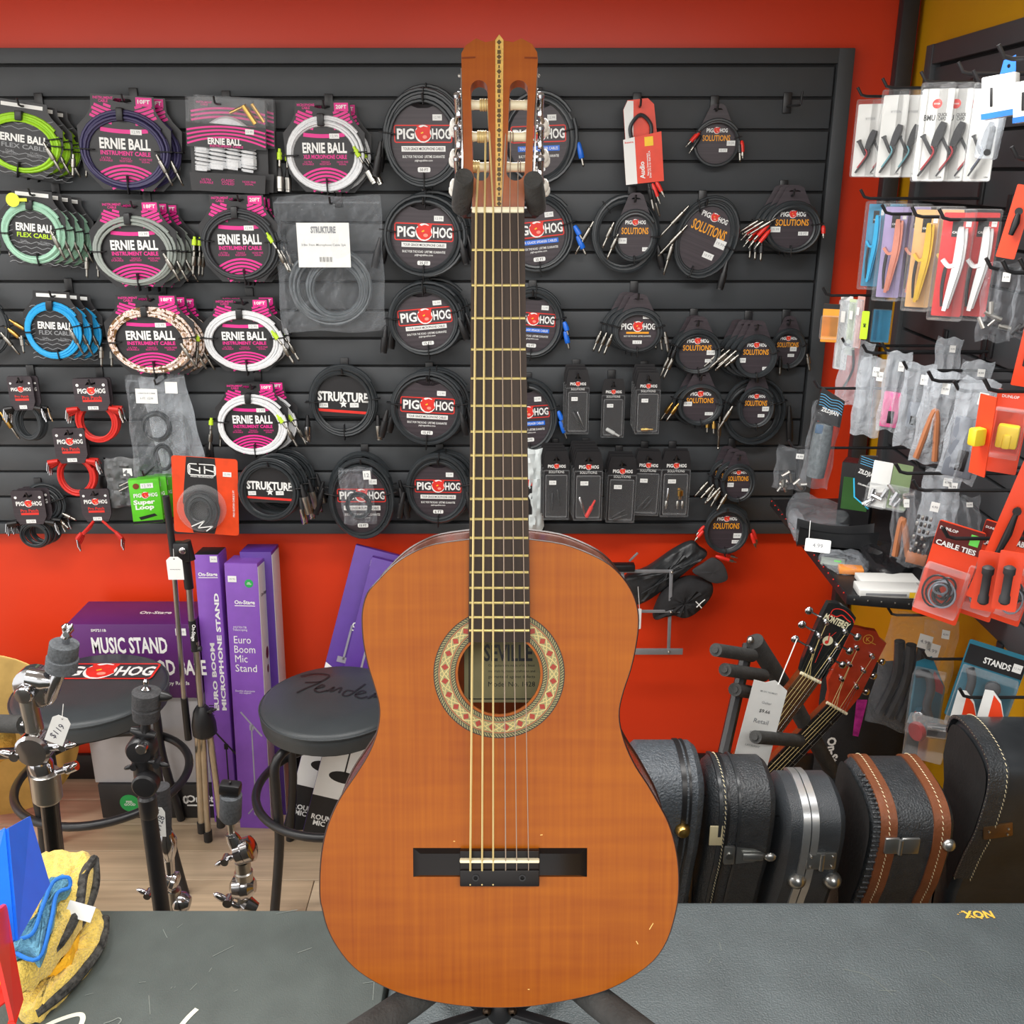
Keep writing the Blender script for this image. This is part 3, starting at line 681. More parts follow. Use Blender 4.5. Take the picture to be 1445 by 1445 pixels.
def ph_card(t, a, b, strip, y=.006, sub='TOUR GRADE MICROPHONE CABLES', ft='18 FT'):
    P = [(.84 * a * cos(radians(g)), .86 * b * sin(radians(g))) for g in range(-242, 63, 8)]
    P += [(.3 * a, .66 * b), (.12 * a, .60 * b), (-.12 * a, .60 * b), (-.3 * a, .66 * b)]
    c = obj('card', MB().plate([P], y, y + .0014), PHCARD, t); yy = y - .0008
    pighog(c, 0, .1 * b, 1.2 * a, yy)
    obj('caption_strip', MB().rect(-.52 * a, .52 * a, -.25 * b, -.14 * b, yy), strip, c, smooth=False)
    text(c, sub, 0, -.195 * b, .96 * a, BLACK if strip is WHITE else WHITE, yy - .0003, h=.06 * b, bold=.01)
    text(c, 'BUILT FOR THE ROAD  LIFETIME GUARANTEE', 0, -.35 * b, 1.0 * a, WHITE, yy, h=.055 * b, bold=.01); text(c, 'pighogcables.com', 0, -.43 * b, .42 * a, WHITE, yy, bold=.01)
    obj('size_badge', MB().flat(rrect(-.15 * a, .15 * a, -.66 * b, -.56 * b, .03 * b), yy), WHITE, c, smooth=False)
    text(c, ft, 0, -.61 * b, .2 * a, BLACK, yy - .0003, bold=.01); sticker(c, .34 * a, .42 * b, .22 * a, .12 * b, yy)
def sol_card(t, a, b, y=.006, title=True, orange=None, st_=((.55, .05), (.4, -.3)), hang=True):
    top = [(.62 * a, .72 * b), (.5 * a, 1.0 * b), (.36 * a, 1.3 * b), (.3 * a, 1.45 * b), (.15 * a, 1.53 * b), (-.15 * a, 1.53 * b), (-.3 * a, 1.45 * b), (-.36 * a, 1.3 * b), (-.5 * a, 1.0 * b), (-.62 * a, .72 * b)]
    P = top + [(.86 * a * cos(radians(g)), .88 * b * sin(radians(g))) for g in range(130, 411, 10)]
    if not hang: P = [(.88 * a * cos(radians(g)), .9 * b * sin(radians(g))) for g in range(0, 360, 10)]
    hole = [(-.2 * a, 1.3 * b), (-.14 * a, 1.36 * b), (.14 * a, 1.36 * b), (.2 * a, 1.3 * b)]
    c = obj('card', MB().plate([P] + ([hole] if hang else []), y, y + .0014), PHCARD, t); yy = y - .0008
    if orange is None:
        pighog(c, 0, .5 * b, .8 * a, yy, fr_=False)
        if title: text(c, 'SOLUTIONS', 0, .2 * b, 1.12 * a, ORNG, yy, h=.24 * b, bold=.02)
    else:
        pighog(c, 0, .2 * b, 1.2 * a, yy, fr_=False); obj('caption_strip', MB().rect(-.42 * a, .42 * a, -.1 * b, -.02 * b, yy), ORNG, c, smooth=False)
        text(c, 'BUILT FOR THE ROAD  LIFETIME GUARANTEE', 0, -.2 * b, 1.0 * a, WHITE, yy, h=.06 * b, bold=.01)
    for i, (x, z) in enumerate(st_): sticker(c, x * a, z * b, .34 * a, .2 * b if i == 0 else .14 * b, yy - .0003, num='19.99' if i == 0 else '10 FT')
def struk_card(t, a, b, y=.006):
    c = obj('card', MB().plate([[(.8 * a, -.42 * b), (.86 * a, .35 * b), (.6 * a, .62 * b), (-.6 * a, .7 * b), (-.82 * a, .4 * b), (-.8 * a, -.38 * b)][::-1]], y, y + .0014), CARDBK, t); yy = y - .0008
    text(c, 'STRUKTURE', 0, .12 * b, 1.4 * a, WHITE, yy, h=.26 * b, bold=.04, rot=radians(-3))
    s = []
    for k in range(10): r_ = .12 if k % 2 == 0 else .05; s.append((r_ * a * sin(2 * pi * k / 10), -.07 * b + r_ * a * cos(2 * pi * k / 10)))
    obj('star', MB().flat(s[::-1], yy - .0004), WHITE, c, smooth=False)
    obj('red_line', MB().ribbon([(-.72 * a, -.22 * b), (.72 * a, -.32 * b)], .07 * b, yy), REDPR, c, smooth=False)
    sticker(c, -.55 * a, -.1 * b, .24 * a, .12 * b, yy); sticker(c, .3 * a, -.1 * b, .24 * a, .12 * b, yy)
ORD = ['', 'second in stack', 'third in stack', 'fourth in stack', 'fifth in stack']
def hk_label(what):
    w = ('black slatwall hook ' + what).split()
    return ' '.join(w[:16]).rstrip(',')
def hook(px, py, Y, what, up=.016, y_end=None, yw=YW):
    p = PY(px, py, Y); x, z = p.x, p.z - .004
    # hang from the nearest groove above the wire
    h = thing('display_hook', hk_label(what), 'hook', (x, yw, z), group='slatwall hooks')
    obj('hook_plate', MB().rbox((0, -.003, .012), (.022, .007, .05), .002), BLKMET, h)
    L = yw - Y + .02
    obj('hook_prong', MB().tube([(0, -.003, .004), (0, -L + .018, 0), (0, -L + .006, .002), (0, -L, up)], .0028, 8), BLKMET, h)
    return h
SEED = [10]
def coil(label, cat, px, py, rx, ry, card, cable=None, n=1, dxp=12, dyp=0, dy=.035, loops=5, r=.0040, pl=None, spread=.24, rot=(0, 0, 0), hk=True, tie=(90, 190, 272, 350), strap=False, hookdz=1.24, name='cable_pack', group='coiled cables on the back wall', base=None, cargs={}):
    Y = (base or YW - .035) - (n - 1) * dy
    a, b = sz(px, py, rx, ry, Y); p = PY(px, py, Y); SEED[0] += 1
    t = thing(name, label + (', front of stack' if n > 1 else ''), cat, p, rot, group)
    obj('cable_coil', coil_mb(a, b, loops, r, SEED[0], spread), cable or CABLEBLK, t)
    if card: card(t, a, b, **cargs)
    ties(t, a, b, spread + .08, tie)
    if strap: obj('hook_and_loop_strap', MB().rbox((-.04 * a, -.001, b * (1 - spread / 2)), (.017, .024, b * (spread + .08)), .003), BLKPL, t)
    if pl: plugs(t, a, b, pl)
    for k in range(1, n):
        q = PY(px + dxp * k, py + dyp * k, Y + dy * k)
        copy_tree(t, loc=q, rot=(rot[0], rot[1], rot[2] + radians(random.uniform(-4, 4))), label=label + ', ' + ORD[k])
    if hk: hook(px, py - ry * hookdz, Y, 'holding the ' + hk if isinstance(hk, str) else 'holding ' + label.split(' with')[0])
    return t
J = 'jack'
def cab(name, rgb, r=.5): return mat('cable_' + name, rgb, r, var=.08, scale=200)
LIME = cab('lime_green', (158, 214, 32)); PURP = cab('navy_purple', (54, 48, 88)); MINT = cab('mint_green', (160, 205, 180)); GREY = cab('silver_grey', (150, 158, 152)); WHT = cab('white', (222, 224, 226)); BLU = cab('sky_blue', (40, 165, 225)); CHAR = cab('charcoal', (52, 55, 58)); REDC = cab('red', (208, 42, 34))
CAMO = cab('desert_camo', (200, 170, 140)); _e = [n_ for n_ in CAMO.node_tree.nodes if n_.type == 'VALTORGB'][0].color_ramp
_e.interpolation = 'CONSTANT'; _e.elements[0].color = lin((122, 88, 48)) + (1,); _e.elements[0].position = 0; _e.elements[1].color = lin((240, 222, 212)) + (1,); _e.elements[1].position = .45; _q = _e.elements.new(.6); _q.color = lin((206, 170, 140)) + (1,)
[n_ for n_ in CAMO.node_tree.nodes if n_.type == 'TEX_NOISE'][0].inputs['Scale'].default_value = 90
ebp = [(-1.08, -.15, -1.12, -.72, J, NK), (.68, -.05, 1.0, -.8, J, NK)]
ebl = [(-1.08, .25, -1.12, -.15, J, LIMEHS), (-1.12, -.15, -1.2, -.8, J, NK), (.7, .35, .95, -.1, J, LIMEHS), (.95, -.1, 1.2, -.7, J, NK)]
flp = [(.55, .15, 1.0, -.75, J, NK), (-1.05, -.2, -1.0, -.8, J, NK)]
FX = lambda m: dict(subm=m)
EB = lambda s='INSTRUMENT CABLE', ft='10FT': dict(sub=s, ft=ft)
coil('lime green flex cable pack at the left edge of top row', 'cable', 30, 203, 55, 45, flex_card, LIME, 3, 15, 4, pl=flp, rot=(0, radians(8), radians(8)), strap=True, cargs=FX(GREYPR), tie=(5, 265, 20))
coil('mint green flex cable pack below the lime green ones', 'cable', 46, 329, 44, 45, flex_card, MINT, 4, 14, 2, pl=flp, rot=(0, radians(6), radians(8)), strap=True, cargs=FX(LIMEHS), tie=(185, 280, 15))
coil('sky blue flex cable pack below the mint green ones', 'cable', 75, 467, 40, 41, flex_card, BLU, 3, 15, 1, pl=flp, rot=(0, radians(4), radians(8)), strap=True, cargs=FX(GREYPR), tie=(185, 280, 15))
coil('navy purple instrument cable pack with pink striped card', 'cable', 176, 213, 65, 58, eb_card, PURP, 2, 17, 1, pl=ebp, strap=True, cargs=EB(), tie=(180, 272, 2), rot=(0, radians(3), radians(4)))
coil('silver grey instrument cable pack with pink striped card', 'cable', 189, 355, 62, 52, eb_card, GREY, 3, 14, 1, pl=ebp, strap=True, cargs=EB(ft='18FT'), tie=(180, 272, 2))
coil('charcoal instrument cable pack with lime plug sleeves', 'cable', 338, 347, 57, 53, eb_card, CHAR, 3, 6, 1, pl=ebl, strap=True, cargs=EB(ft='20FT'), tie=(170, 275, 8))
coil('desert camouflage instrument cable pack with pink striped card', 'cable', 212, 482, 64, 48, eb_card, CAMO, 3, 14, 1, pl=ebp, strap=True, cargs=EB(ft='18FT'), tie=(182, 272, 8), loops=6)
coil('white instrument cable pack beside the desert camouflage one', 'cable', 344, 482, 58, 44, eb_card, WHT, 2, 9, -4, pl=ebl, strap=True, cargs=EB(ft='10FT'), tie=(172, 272, 8))
coil('white instrument cable pack hanging beside the orange carded pack', 'cable', 356, 600, 52, 43, eb_card, WHT, 2, 14, -3, pl=ebl, strap=True, cargs=EB(ft='10FT'), tie=(172, 272, 8))
xlp = [(-1.08, .15, -1.1, -.35, J, LIMEHS), (-1.1, -.3, -1.12, -.95, 'xlr', STEEL), (.72, .2, .95, -.25, J, LIMEHS), (.93, -.2, 1.2, -.75, 'xlr', STEEL)]
coil('white microphone cable pack with metal connectors and lime sleeves', 'cable', 458, 218, 58, 55, eb_card, WHT, 2, 10, 2, pl=xlp, strap=True, cargs=EB('XLR MICROPHONE CABLE', '20FT'), tie=(182, 272, 4))
# microphone cable coils with brown-black round cards
phx = [(-1.0, -.05, -1.14, -.75, 'xlr', BLKPL), (.85, .0, 1.0, -.6, 'xlr', BLKPL)]
PH = lambda ft: dict(strip=WHITE, ft=ft)
for i, (x, y, rx, ry, ft, lab) in enumerate(((597, 196, 60, 72, '50 FT', 'topmost of the column left of the guitar neck'), (598, 334, 61, 62, '25 FT', 'second from top left of the guitar neck'), (600, 452, 56, 54, '15 FT', 'third from top left of the guitar neck'), (603, 578, 56, 55, '15 FT', 'fourth from top left of the guitar neck'), (618, 692, 48, 51, '6 FT', 'lowest left of the guitar neck'))):
    coil('black microphone cable coil, ' + lab, 'cable', x, y, rx, ry, ph_card, None, 2, 10 if i else 4, -6, .045, 5, .0046, phx, cargs=PH(ft), tie=(88, 172, 270, 12), hookdz=.78, hk='microphone cables, ' + lab, rot=(0, radians((0, 2, -5, 3, 1)[i]), 0))
plj = lambda s: [(.98, -.1, 1.1, -.6, 'rj', BLUEPL)] if s else [(.95, .1, 1.12, -.25, 'rj', BLUEPL), (1.0, -.15, 1.18, -.62, 'rj', BLUEPL)]
for i, (x, y, rx, ry, ft, lab) in enumerate(((760, 196, 57, 70, '50 FT', 'topmost right of the headstock'), (758, 330, 56, 60, '25 FT', 'second from top right of the guitar neck'), (752, 456, 46, 53, '15 FT', 'third from top right of the guitar neck'), (745, 588, 45, 55, '10 FT', 'lowest right of the guitar neck'))):
    coil('black blue-plug cable coil, ' + lab, 'cable', x, y, rx, ry, ph_card, None, 1, loops=5 - (i == 3), r=.0046, pl=plj(i == 0), cargs=dict(strip=BLUEPL, ft=ft, sub='TOUR GRADE SPEAKER CABLES'), tie=(88, 270, 12), hookdz=.78, hk='speaker cables, ' + lab, rot=(0, radians((-2, -6, 4, -4)[i]), 0))
# solutions cables
SL = lambda *s, **k: dict(st_=s, **k)
slr = [(-.7, .45, -1.25, -.15, 'rca', REDPL), (-.65, .3, -1.1, -.4, 'rca', BLKPL), (.9, .1, .98, -.75, 'jack', BLKPL), (1.0, .1, 1.08, -.6, 'rca', REDPL)]
slj = [(-.9, .5, -1.35, -.4, J, NK), (-.7, .1, -1.15, -.8, J, NK), (.9, -.3, 1.05, -.95, 'xlr', BLKPL)]
coil('black audio cable coil with red plugs, alone at the top right', 'cable', 1011, 202, 35, 36, sol_card, None, 1, loops=2, r=.0042, pl=slr, spread=.14, cargs=SL((.6, 0), (.3, -.28)), tie=(15, 150), hookdz=1.35, hk='red plug audio cable at the top right')
big = coil('large bare black cable coil behind the smaller audio cable coil', 'cable', 882, 330, 50, 58, None, None, 1, loops=6, r=.0046, pl=[(-.9, .3, -1.4, -.5, J, NK), (.9, -.2, 1.1, -.85, 'xlr', BLKPL)], tie=(88, 130), hk=False)
coil('small black audio cable coil hanging in front of a larger one', 'cable', 896, 334, 34, 40, sol_card, None, 1, loops=4, r=.0044, pl=slj[:2], cargs=SL((-.5, -.15), (.5, -.45)), tie=(270, 0, 180), base=YW - .075, hookdz=1.3, hk='small and large audio cable coils')
coil('large tilted black audio cable coil right of the small one', 'cable', 996, 336, 46, 62, sol_card, None, 1, loops=6, r=.0046, pl=slj + [(-.9, -.3, -.75, -1.15, J, NK)], cargs=SL((.5, 0), (.3, -.35), hang=False), rot=(0, radians(22), 0), tie=(270, 0, 135), hookdz=.78, base=YW - .055, hk='large tilted audio cable')
coil('black audio cable coil with several red plugs at right of second row', 'cable', 1118, 322, 42, 39, sol_card, None, 3, -8, -1, .03, 4, .0042, [(-.8, .15, -1.35, -.5, 'rca', REDPL), (-.75, -.05, -1.25, -.75, 'rca', REDPL), (-.6, .35, -1.5, -.25, J, NK), (-1.0, -.5, -1.0, -1.2, J, BLKPL), (1.02, .1, 1.05, -.35, 'rca', REDPL)], cargs=SL((-.55, -.05), (.4, -.2)), tie=(270, 10, 165), hk='audio cables with several red plugs')
coil('black instrument cable coil with orange captioned round card', 'cable', 900, 468, 38, 34, sol_card, None, 3, -8, -2, .03, 4, .0044, [(-.95, -.1, -1.25, -.95, J, NK), (1.0, 0, 1.15, -.85, J, NK)], cargs=SL((.35, .62), (0, -.45), orange=1), tie=(270, 15, 165), hookdz=1.42, hk='instrument cables with orange captioned card')
coil('black audio cable coil in third row, left of three', 'cable', 984, 498, 36, 33, sol_card, None, 2, -6, -2, .03, 4, .0044, [(-.9, -.1, -1.3, -1.1, J, NK), (-.85, .3, -1.1, -.6, J, BLKPL)], cargs=SL((.55, .0), (.5, -.35)), tie=(275, 15, 160), hk='audio cables in third row, left of three')
coil('black audio cable coil in third row, middle of three', 'cable', 1067, 504, 32, 33, sol_card, None, 4, -9, -1, .022, 4, .0044, [(-.9, .3, -1.8, -.55, J, NK), (-.8, .1, -1.4, -.4, J, NK)], cargs=SL((-.6, -.15), (.5, -.5)), tie=(275, 15, 160), hk='audio cables in third row, middle of three')
coil('black audio cable coil in third row, right of three', 'cable', 1112, 493, 27, 30, sol_card, None, 1, loops=4, r=.0042, pl=[(1.0, -.2, 1.2, -1.0, J, NK), (-.4, -.3, -.35, -1.2, J, BLKPL)], cargs=SL((.3, 0), (.2, -.3)), tie=(275, 15, 160), base=YW - .03, hk='audio cable in third row, right of three')
coil('black audio cable coil in fourth row beside the blister packs', 'cable', 988, 572, 34, 31, sol_card, None, 2, -9, -1, .03, 4, .0044, [(-.9, .1, -1.4, -.7, J, GOLDM), (.6, -.7, .62, -1.3, J, GOLDM)], cargs=SL((-.5, .05), (.4, -.4)), tie=(275, 5, 160), hk='audio cables in fourth row')
coil('large bare black cable coil in fourth row behind a small coil', 'cable', 1063, 582, 47, 50, None, None, 1, loops=7, r=.0046, spread=.3, pl=[(-1.0, -.1, -1.0, -1.05, J, NK), (1.05, .2, 1.15, -.8, 'xlr', BLKPL)], tie=(20, 160), hk=False)
coil('small black audio cable coil in front of the fourth row bare coil', 'cable', 1067, 576, 28, 32, sol_card, None, 1, loops=4, r=.0042, pl=[(-1.2, .1, -1.9, -1.0, J, NK)], cargs=SL((.5, -.05), (.3, -.35)), tie=(275, 15, 160), base=YW - .08, hk='small and large coils in fourth row')
coil('black audio cable coil hanging alone in fifth row at right', 'cable', 1042, 682, 26, 29, sol_card, None, 3, -9, -4, .03, 4, .0042, [(-1.0, -.2, -1.7, -.9, J, NK), (-.6, -.5, -1.1, -1.3, J, NK)], cargs=SL((-.4, -.1), (.4, -.35)), tie=(275, 170), hk='audio cables in fifth row at right')
coil('lowest black audio cable coil with red plugs below the slatwall', 'cable', 1025, 750, 33, 34, sol_card, None, 2, 2, -6, .03, 4, .0044, [(-1.0, .05, -1.35, -.35, 'rca', REDPL), (1.05, -.05, 1.3, -.65, 'rca', REDPL), (-.4, -1.0, .5, -1.25, 'rca', REDPL)], cargs=SL((.5, -.2), (.45, -.45), hang=False), tie=(270,), hookdz=.9, base=YW - .06, hk='lowest audio cables with red plugs')
# strukture coils
stx = [(-1.0, -.35, -1.02, -1.05, 'xlr', CHROME), (.95, -.35, .98, -1.0, 'xlr', STEEL)]
coil('black microphone cable coil with white lettered card, alone in fourth row', 'cable', 484, 567, 51, 53, struk_card, None, 1, loops=7, r=.0042, pl=stx, spread=.28, tie=(270, 5, 180), hookdz=.8, hk='microphone cable with white lettered card in fourth row')
coil('black microphone cable coil with white lettered card in lowest row', 'cable', 380, 692, 46, 46, struk_card, None, 3, 11, -7, .04, 6, .0042, [(.95, -.2, 1.05, -1.0, 'xlr', CHROME), (1.0, .2, 1.2, -.7, 'xlr', STEEL)], spread=.26, tie=(5,), hookdz=.8, hk='microphone cables with white lettered card in lowest row')
t = coil('black microphone cable coil with small bagged cable on top', 'cable', 510, 706, 50, 60, ph_card, None, 2, 0, -10, .04, 4, .0048, [(-1.05, .3, -1.3, -.3, 'xlr', BLKPL), (1.1, .3, 1.3, -.4, 'xlr', BLKPL)], cargs=PH('15 FT'), tie=(170, 12), hookdz=.9, hk='microphone cables with bagged cable on top')
# partial black cables at left edge
coil('black cable coil cut off by the left edge, third row', 'cable', -22, 460, 38, 45, None, None, 1, loops=5, pl=[(1.0, .2, 1.9, -.3, J, GOLDM), (.8, 0, 1.6, -.6, J, GOLDM), (.6, -.2, 1.2, -.9, J, NK)], tie=(0,))
coil('black cable coil cut off by the left edge, fourth row', 'cable', -30, 585, 32, 38, None, None, 1, loops=4, pl=[(1.0, .1, 1.7, -.9, J, GOLDM)], tie=(0,))
# ------------------------------------------------------------------ bags, blister packs, boxes
def pillow(w, h, d, seed, nx=10, nz=14, crumple=.0035, taper=0., fold=.004):
    R = random.Random(seed); mb = MB(); vs = []; fs = []
    for s in (-1, 1):
        for j in range(nz + 1):
            for i in range(nx + 1):
                u = i / nx * 2 - 1; v = j / nz * 2 - 1; e = (1 - u ** 4) * (1 - v ** 6)
                edge = i in (0, nx) or j in (0, nz); ww = 1 + taper * v
                x = u * w / 2 * ww + (R.uniform(-1, 1) * .002 if not edge else 0); z = v * h / 2; y = s * d / 2 * sqrt(max(e, 0)) + (0 if edge else R.uniform(-1, 1) * crumple + fold * sin(u * 8 + seed + 1.5 * v) * (1 - u * u) * (.4 + .6 * (1 - v * v)))
                if edge: k = ('e', i, j); x += sin(v * 7 + seed) * .002; z += sin(u * 5 + seed) * .003
                vs.append((x, y, z))
    o = (nx + 1) * (nz + 1)
    for j in range(nz):
        for i in range(nx):
            q = j * (nx + 1) + i; fs += [(q, q + 1, q + nx + 2, q + nx + 1), (o + q, o + q + nx + 1, o + q + nx + 2, o + q + 1)]
    return mb.add(vs, fs)
def bag(label, px0, py0, px1, py1, Y, d=.03, m=None, rot=(0, 0, 0), seed=1, cat='plastic bag', group=None, slot=True):
    p = PY((px0 + px1) / 2, (py0 + py1) / 2, Y); a, b = sz((px0 + px1) / 2, (py0 + py1) / 2, (px1 - px0) / 2, (py1 - py0) / 2, Y)
    t = thing('plastic_bag', label, cat, p, rot, group)
    obj('film', pillow(2 * a, 2 * b, d, seed, 14, 20, .0045), m or BAG, t, smooth=m is not None)
    if slot: obj('zip_seal', MB().rbox((0, 0, b * .9), (a * 1.96, .003, .004), .001), m or BAG, t)
    return t, a, b
def inner_coil(t, a, b, cx, cz, n=5, m=None, r=.0035): obj('cable_inside', coil_mb(a, b, n, r, SEED[0], .3).xf(Matrix.Translation((cx, 0, cz))), m or CABLEBLK, t); SEED[0] += 1
def paper(t, x0, x1, z0, z1, y, lines, m=PAPER, name='paper_label', tm=None):
    c = obj(name, MB().plate([[(x0, z0), (x1, z0), (x1, z1), (x0, z1)]], y, y + .0006), m, t)
    for s, fx, fz, fw in lines: text(c, s, x0 + (x1 - x0) * fx, z0 + (z1 - z0) * fz, (x1 - x0) * fw, tm or GREYPR, y - .0004, bold=.01)
    return c
GREY2 = mat('bagged_grey_cable', (88, 94, 98), .4, var=.2)
t, a, b = bag('large clear bag of black cable with white printed label', 391, 278, 541, 470, YW - .09, .05, seed=3)
inner_coil(t, a * .84, b * .62, -.02 * a, -b * .32, 9, r=.0044, m=GREY2); inner_coil(t, a * .62, b * .5, a * .1, -b * .36, 7, r=.0042, m=GREY2)
c = paper(t, -.55 * a, .42 * a, -.02 * b, .62 * b, -.027, [('3/8in 7mm Microphone Cable 2pk', .5, .5, .85)])
text(c, 'STRUKTURE', -.06 * a, .52 * b, .46 * a, GREYPR, -.0275, h=.1 * b, bold=.05)
mb = MB()
for k in range(11): mb.rect(-.15 * a + k * .022 * a, -.15 * a + k * .022 * a + (.006 + .006 * (k % 3 == 0)) * a, .06 * b, .13 * b, -.0275)
obj('barcode', mb, BLACK, c, smooth=False)
hook(467, 285, YW - .12, 'holding the large clear bag of cable')
t, a, b = bag('clear bag of two thin black cables hanging left of the orange pack', 184, 532, 258, 675, YW - .085, .03, seed=5, rot=(0, radians(2), radians(3)))
inner_coil(t, a * .6, b * .32, 0, .02 * b, 5, r=.003); inner_coil(t, a * .4, b * .3, a * .15, -.6 * b, 4, r=.003)
paper(t, -.6 * a, .2 * a, .5 * b, .78 * b, -.018, [('CABLE AUX 3.5MM', .5, .7, .8), ('6 FT  12.99', .5, .35, .6)]); paper(t, .5 * a, .95 * a, .7 * b, .92 * b, -.016, [])
t, a, b = bag('grey bag of black cable behind the two-cable bag', 212, 530, 277, 668, YW - .05, .025, seed=6, rot=(0, radians(-8), 0), m=BAGM)
inner_coil(t, a * .6, b * .5, a * .1, -.2 * b, 6, r=.0035)
hook(222, 540, YW - .1, 'holding the bagged thin black cables')
t, a, b = bag('small clear bag of cable on the round card of the lowest coil', 481, 660, 528, 740, YW - .125, .018, seed=7, rot=(0, radians(-3), 0))
inner_coil(t, a * .85, b * .5, 0, -.35 * b, 5, r=.003); paper(t, .5 * a, .95 * a, .6 * b, .9 * b, -.011, [('12', .5, .5, .6)])
t, a, b = bag('small grey bag beside the green boxes', 150, 646, 200, 716, YW - .05, .012, seed=8, m=mat('grey_foil', (92, 94, 96), .4, var=.1))
obj('plug_print', MB().cyl((-.2 * a, -.009, -.1 * b), (.6 * a, -.009, .15 * b), .0025).cyl((-.25 * a, -.009, -.3 * b), (.5 * a, -.009, -.05 * b), .0025), STEEL, t); paper(t, .1 * a, .6 * a, .3 * b, .6 * b, -.009, [])
t, a, b = bag('white padded mailer bag partly hidden behind the guitar neck', 722, 634, 768, 750, YW - .05, .025, seed=9, m=mat('white_poly_mailer', (205, 212, 212), .4, bump=.3, bscale=30), cat='bag')
paper(t, -.9 * a, .25 * a, -.55 * b, .15 * b, -.0145, [], m=CARDBK, name='black_label'); obj('red_band', MB().rect(-.9 * a, .25 * a, .15 * b, .3 * b, -.0148), REDPR, t, smooth=False)
# white coiled instrument cable in a sleeve
for k in (1, 0):
    Y = YW - .075 + .03 * k; px, py = 322 + 12 * k, 206 - 2 * k
    a, b = sz(px, py, 54, 66, Y); p = PY(px, py, Y)
    t = thing('coiled_cable_pack', 'pack of white coiled cable in pink striped sleeve' + (', front one of two' if k == 0 else ', rear one of two'), 'cable', p, (0, radians(3), radians(3)), 'coiled cables on the back wall')
    c = obj('sleeve_back', MB().plate([[(-a, -b), (a, -b), (a, b), (-a, b)]], .012, .014), CARDBK, t)
    for k2 in range(3): obj('magenta_stripe', MB().ribbon([(x / 6 * a * .95, (.62 + k2 * .09 - .10 * (x / 6) ** 2) * b) for x in range(-6, 7)], .045 * b, .0112), MAGENTA, c, smooth=False)
    text(c, 'INSTRUMENT\nCABLE', -.6 * a, .88 * b, .4 * a, MAGENTA, .011)
    P = []; turns = 30
    for i in range(turns * 8): s = i / (turns * 8); an = 2 * pi * i / 8; P.append(((-.6 + 1.2 * s) * a, .0 + .011 * cos(an), (.22 + .25 * sin(pi * s)) * b + .015 * sin(an)))
    obj('cable_coil', MB().tube(P, .0034, 6), WHT, t)
    for seg, (x0, x1) in enumerate(((-.85, -.5), (-.48, -.08), (-.05, .3), (.34, .7))):
        P = []; turns = 9
        for i in range(turns * 8): s = i / (turns * 8); an = 2 * pi * i / 8; xm = (x0 + x1) / 2; P.append((xm * a + (x1 - x0) / 2 * a * cos(an) * .95, .010 * sin(an), (-.05 - .5 * s) * b + .006 * sin(2 * pi * s + seg)))
        obj('cable_coil', MB().tube(P, .0036, 6), WHT, t)
    f = obj('sleeve_front', MB().plate([[(-1.02 * a, -.05 * b), (1.02 * a, -.05 * b), (1.02 * a, .42 * b), (-1.02 * a, .48 * b)]], -.018, -.0165).plate([[(-.95 * a, -1.0 * b), (.95 * a, -1.0 * b), (.98 * a, -.6 * b), (-.98 * a, -.6 * b)]], -.018, -.0165), CARDBK, t)
    for k2 in range(4): obj('magenta_stripe', MB().ribbon([(x / 8 * a, (.40 - .075 * k2 - (.10 + .02 * k2) * (x / 8) ** 2) * b) for x in range(-8, 9)], .04 * b, -.0186), MAGENTA, f, smooth=False)
    text(f, 'ERNIE BALL', -.05 * a, .085 * b, .85 * a, WHITE, -.0187, h=.14 * b, bold=.035); text(f, 'INSTRUMENT CABLE', 0, -.015 * b, .85 * a, MAGENTA, -.0187, h=.05 * b)
    for x, s in ((-.55, 'ULTRA\nDURABLE'), (0, 'CLASSIC\nCOILED'), (.55, 'NOISE FREE\nSIGNAL')): text(f, s, x * a, -.78 * b, .34 * a, MAGENTA, -.0187, bold=0)
    sticker(f, .6 * a, .32 * b, .22 * a, .11 * b, -.0187)
    obj('angled_plug', MB().cyl((.45 * a, -.012, .85 * b), (.1 * a, -.012, .7 * b), .004).cyl((.45 * a, -.012, .87 * b), (.75 * a, -.012, .5 * b), .0075), GOLDM, t)
    obj('film_cover', MB().plate([[(-1.01 * a, .45 * b), (1.01 * a, .42 * b), (a, 1.0 * b), (-a, 1.0 * b)]], -.0185, -.018), FILM, t)
hook(305, 144, YW - .1, 'holding the white coiled cable packs')
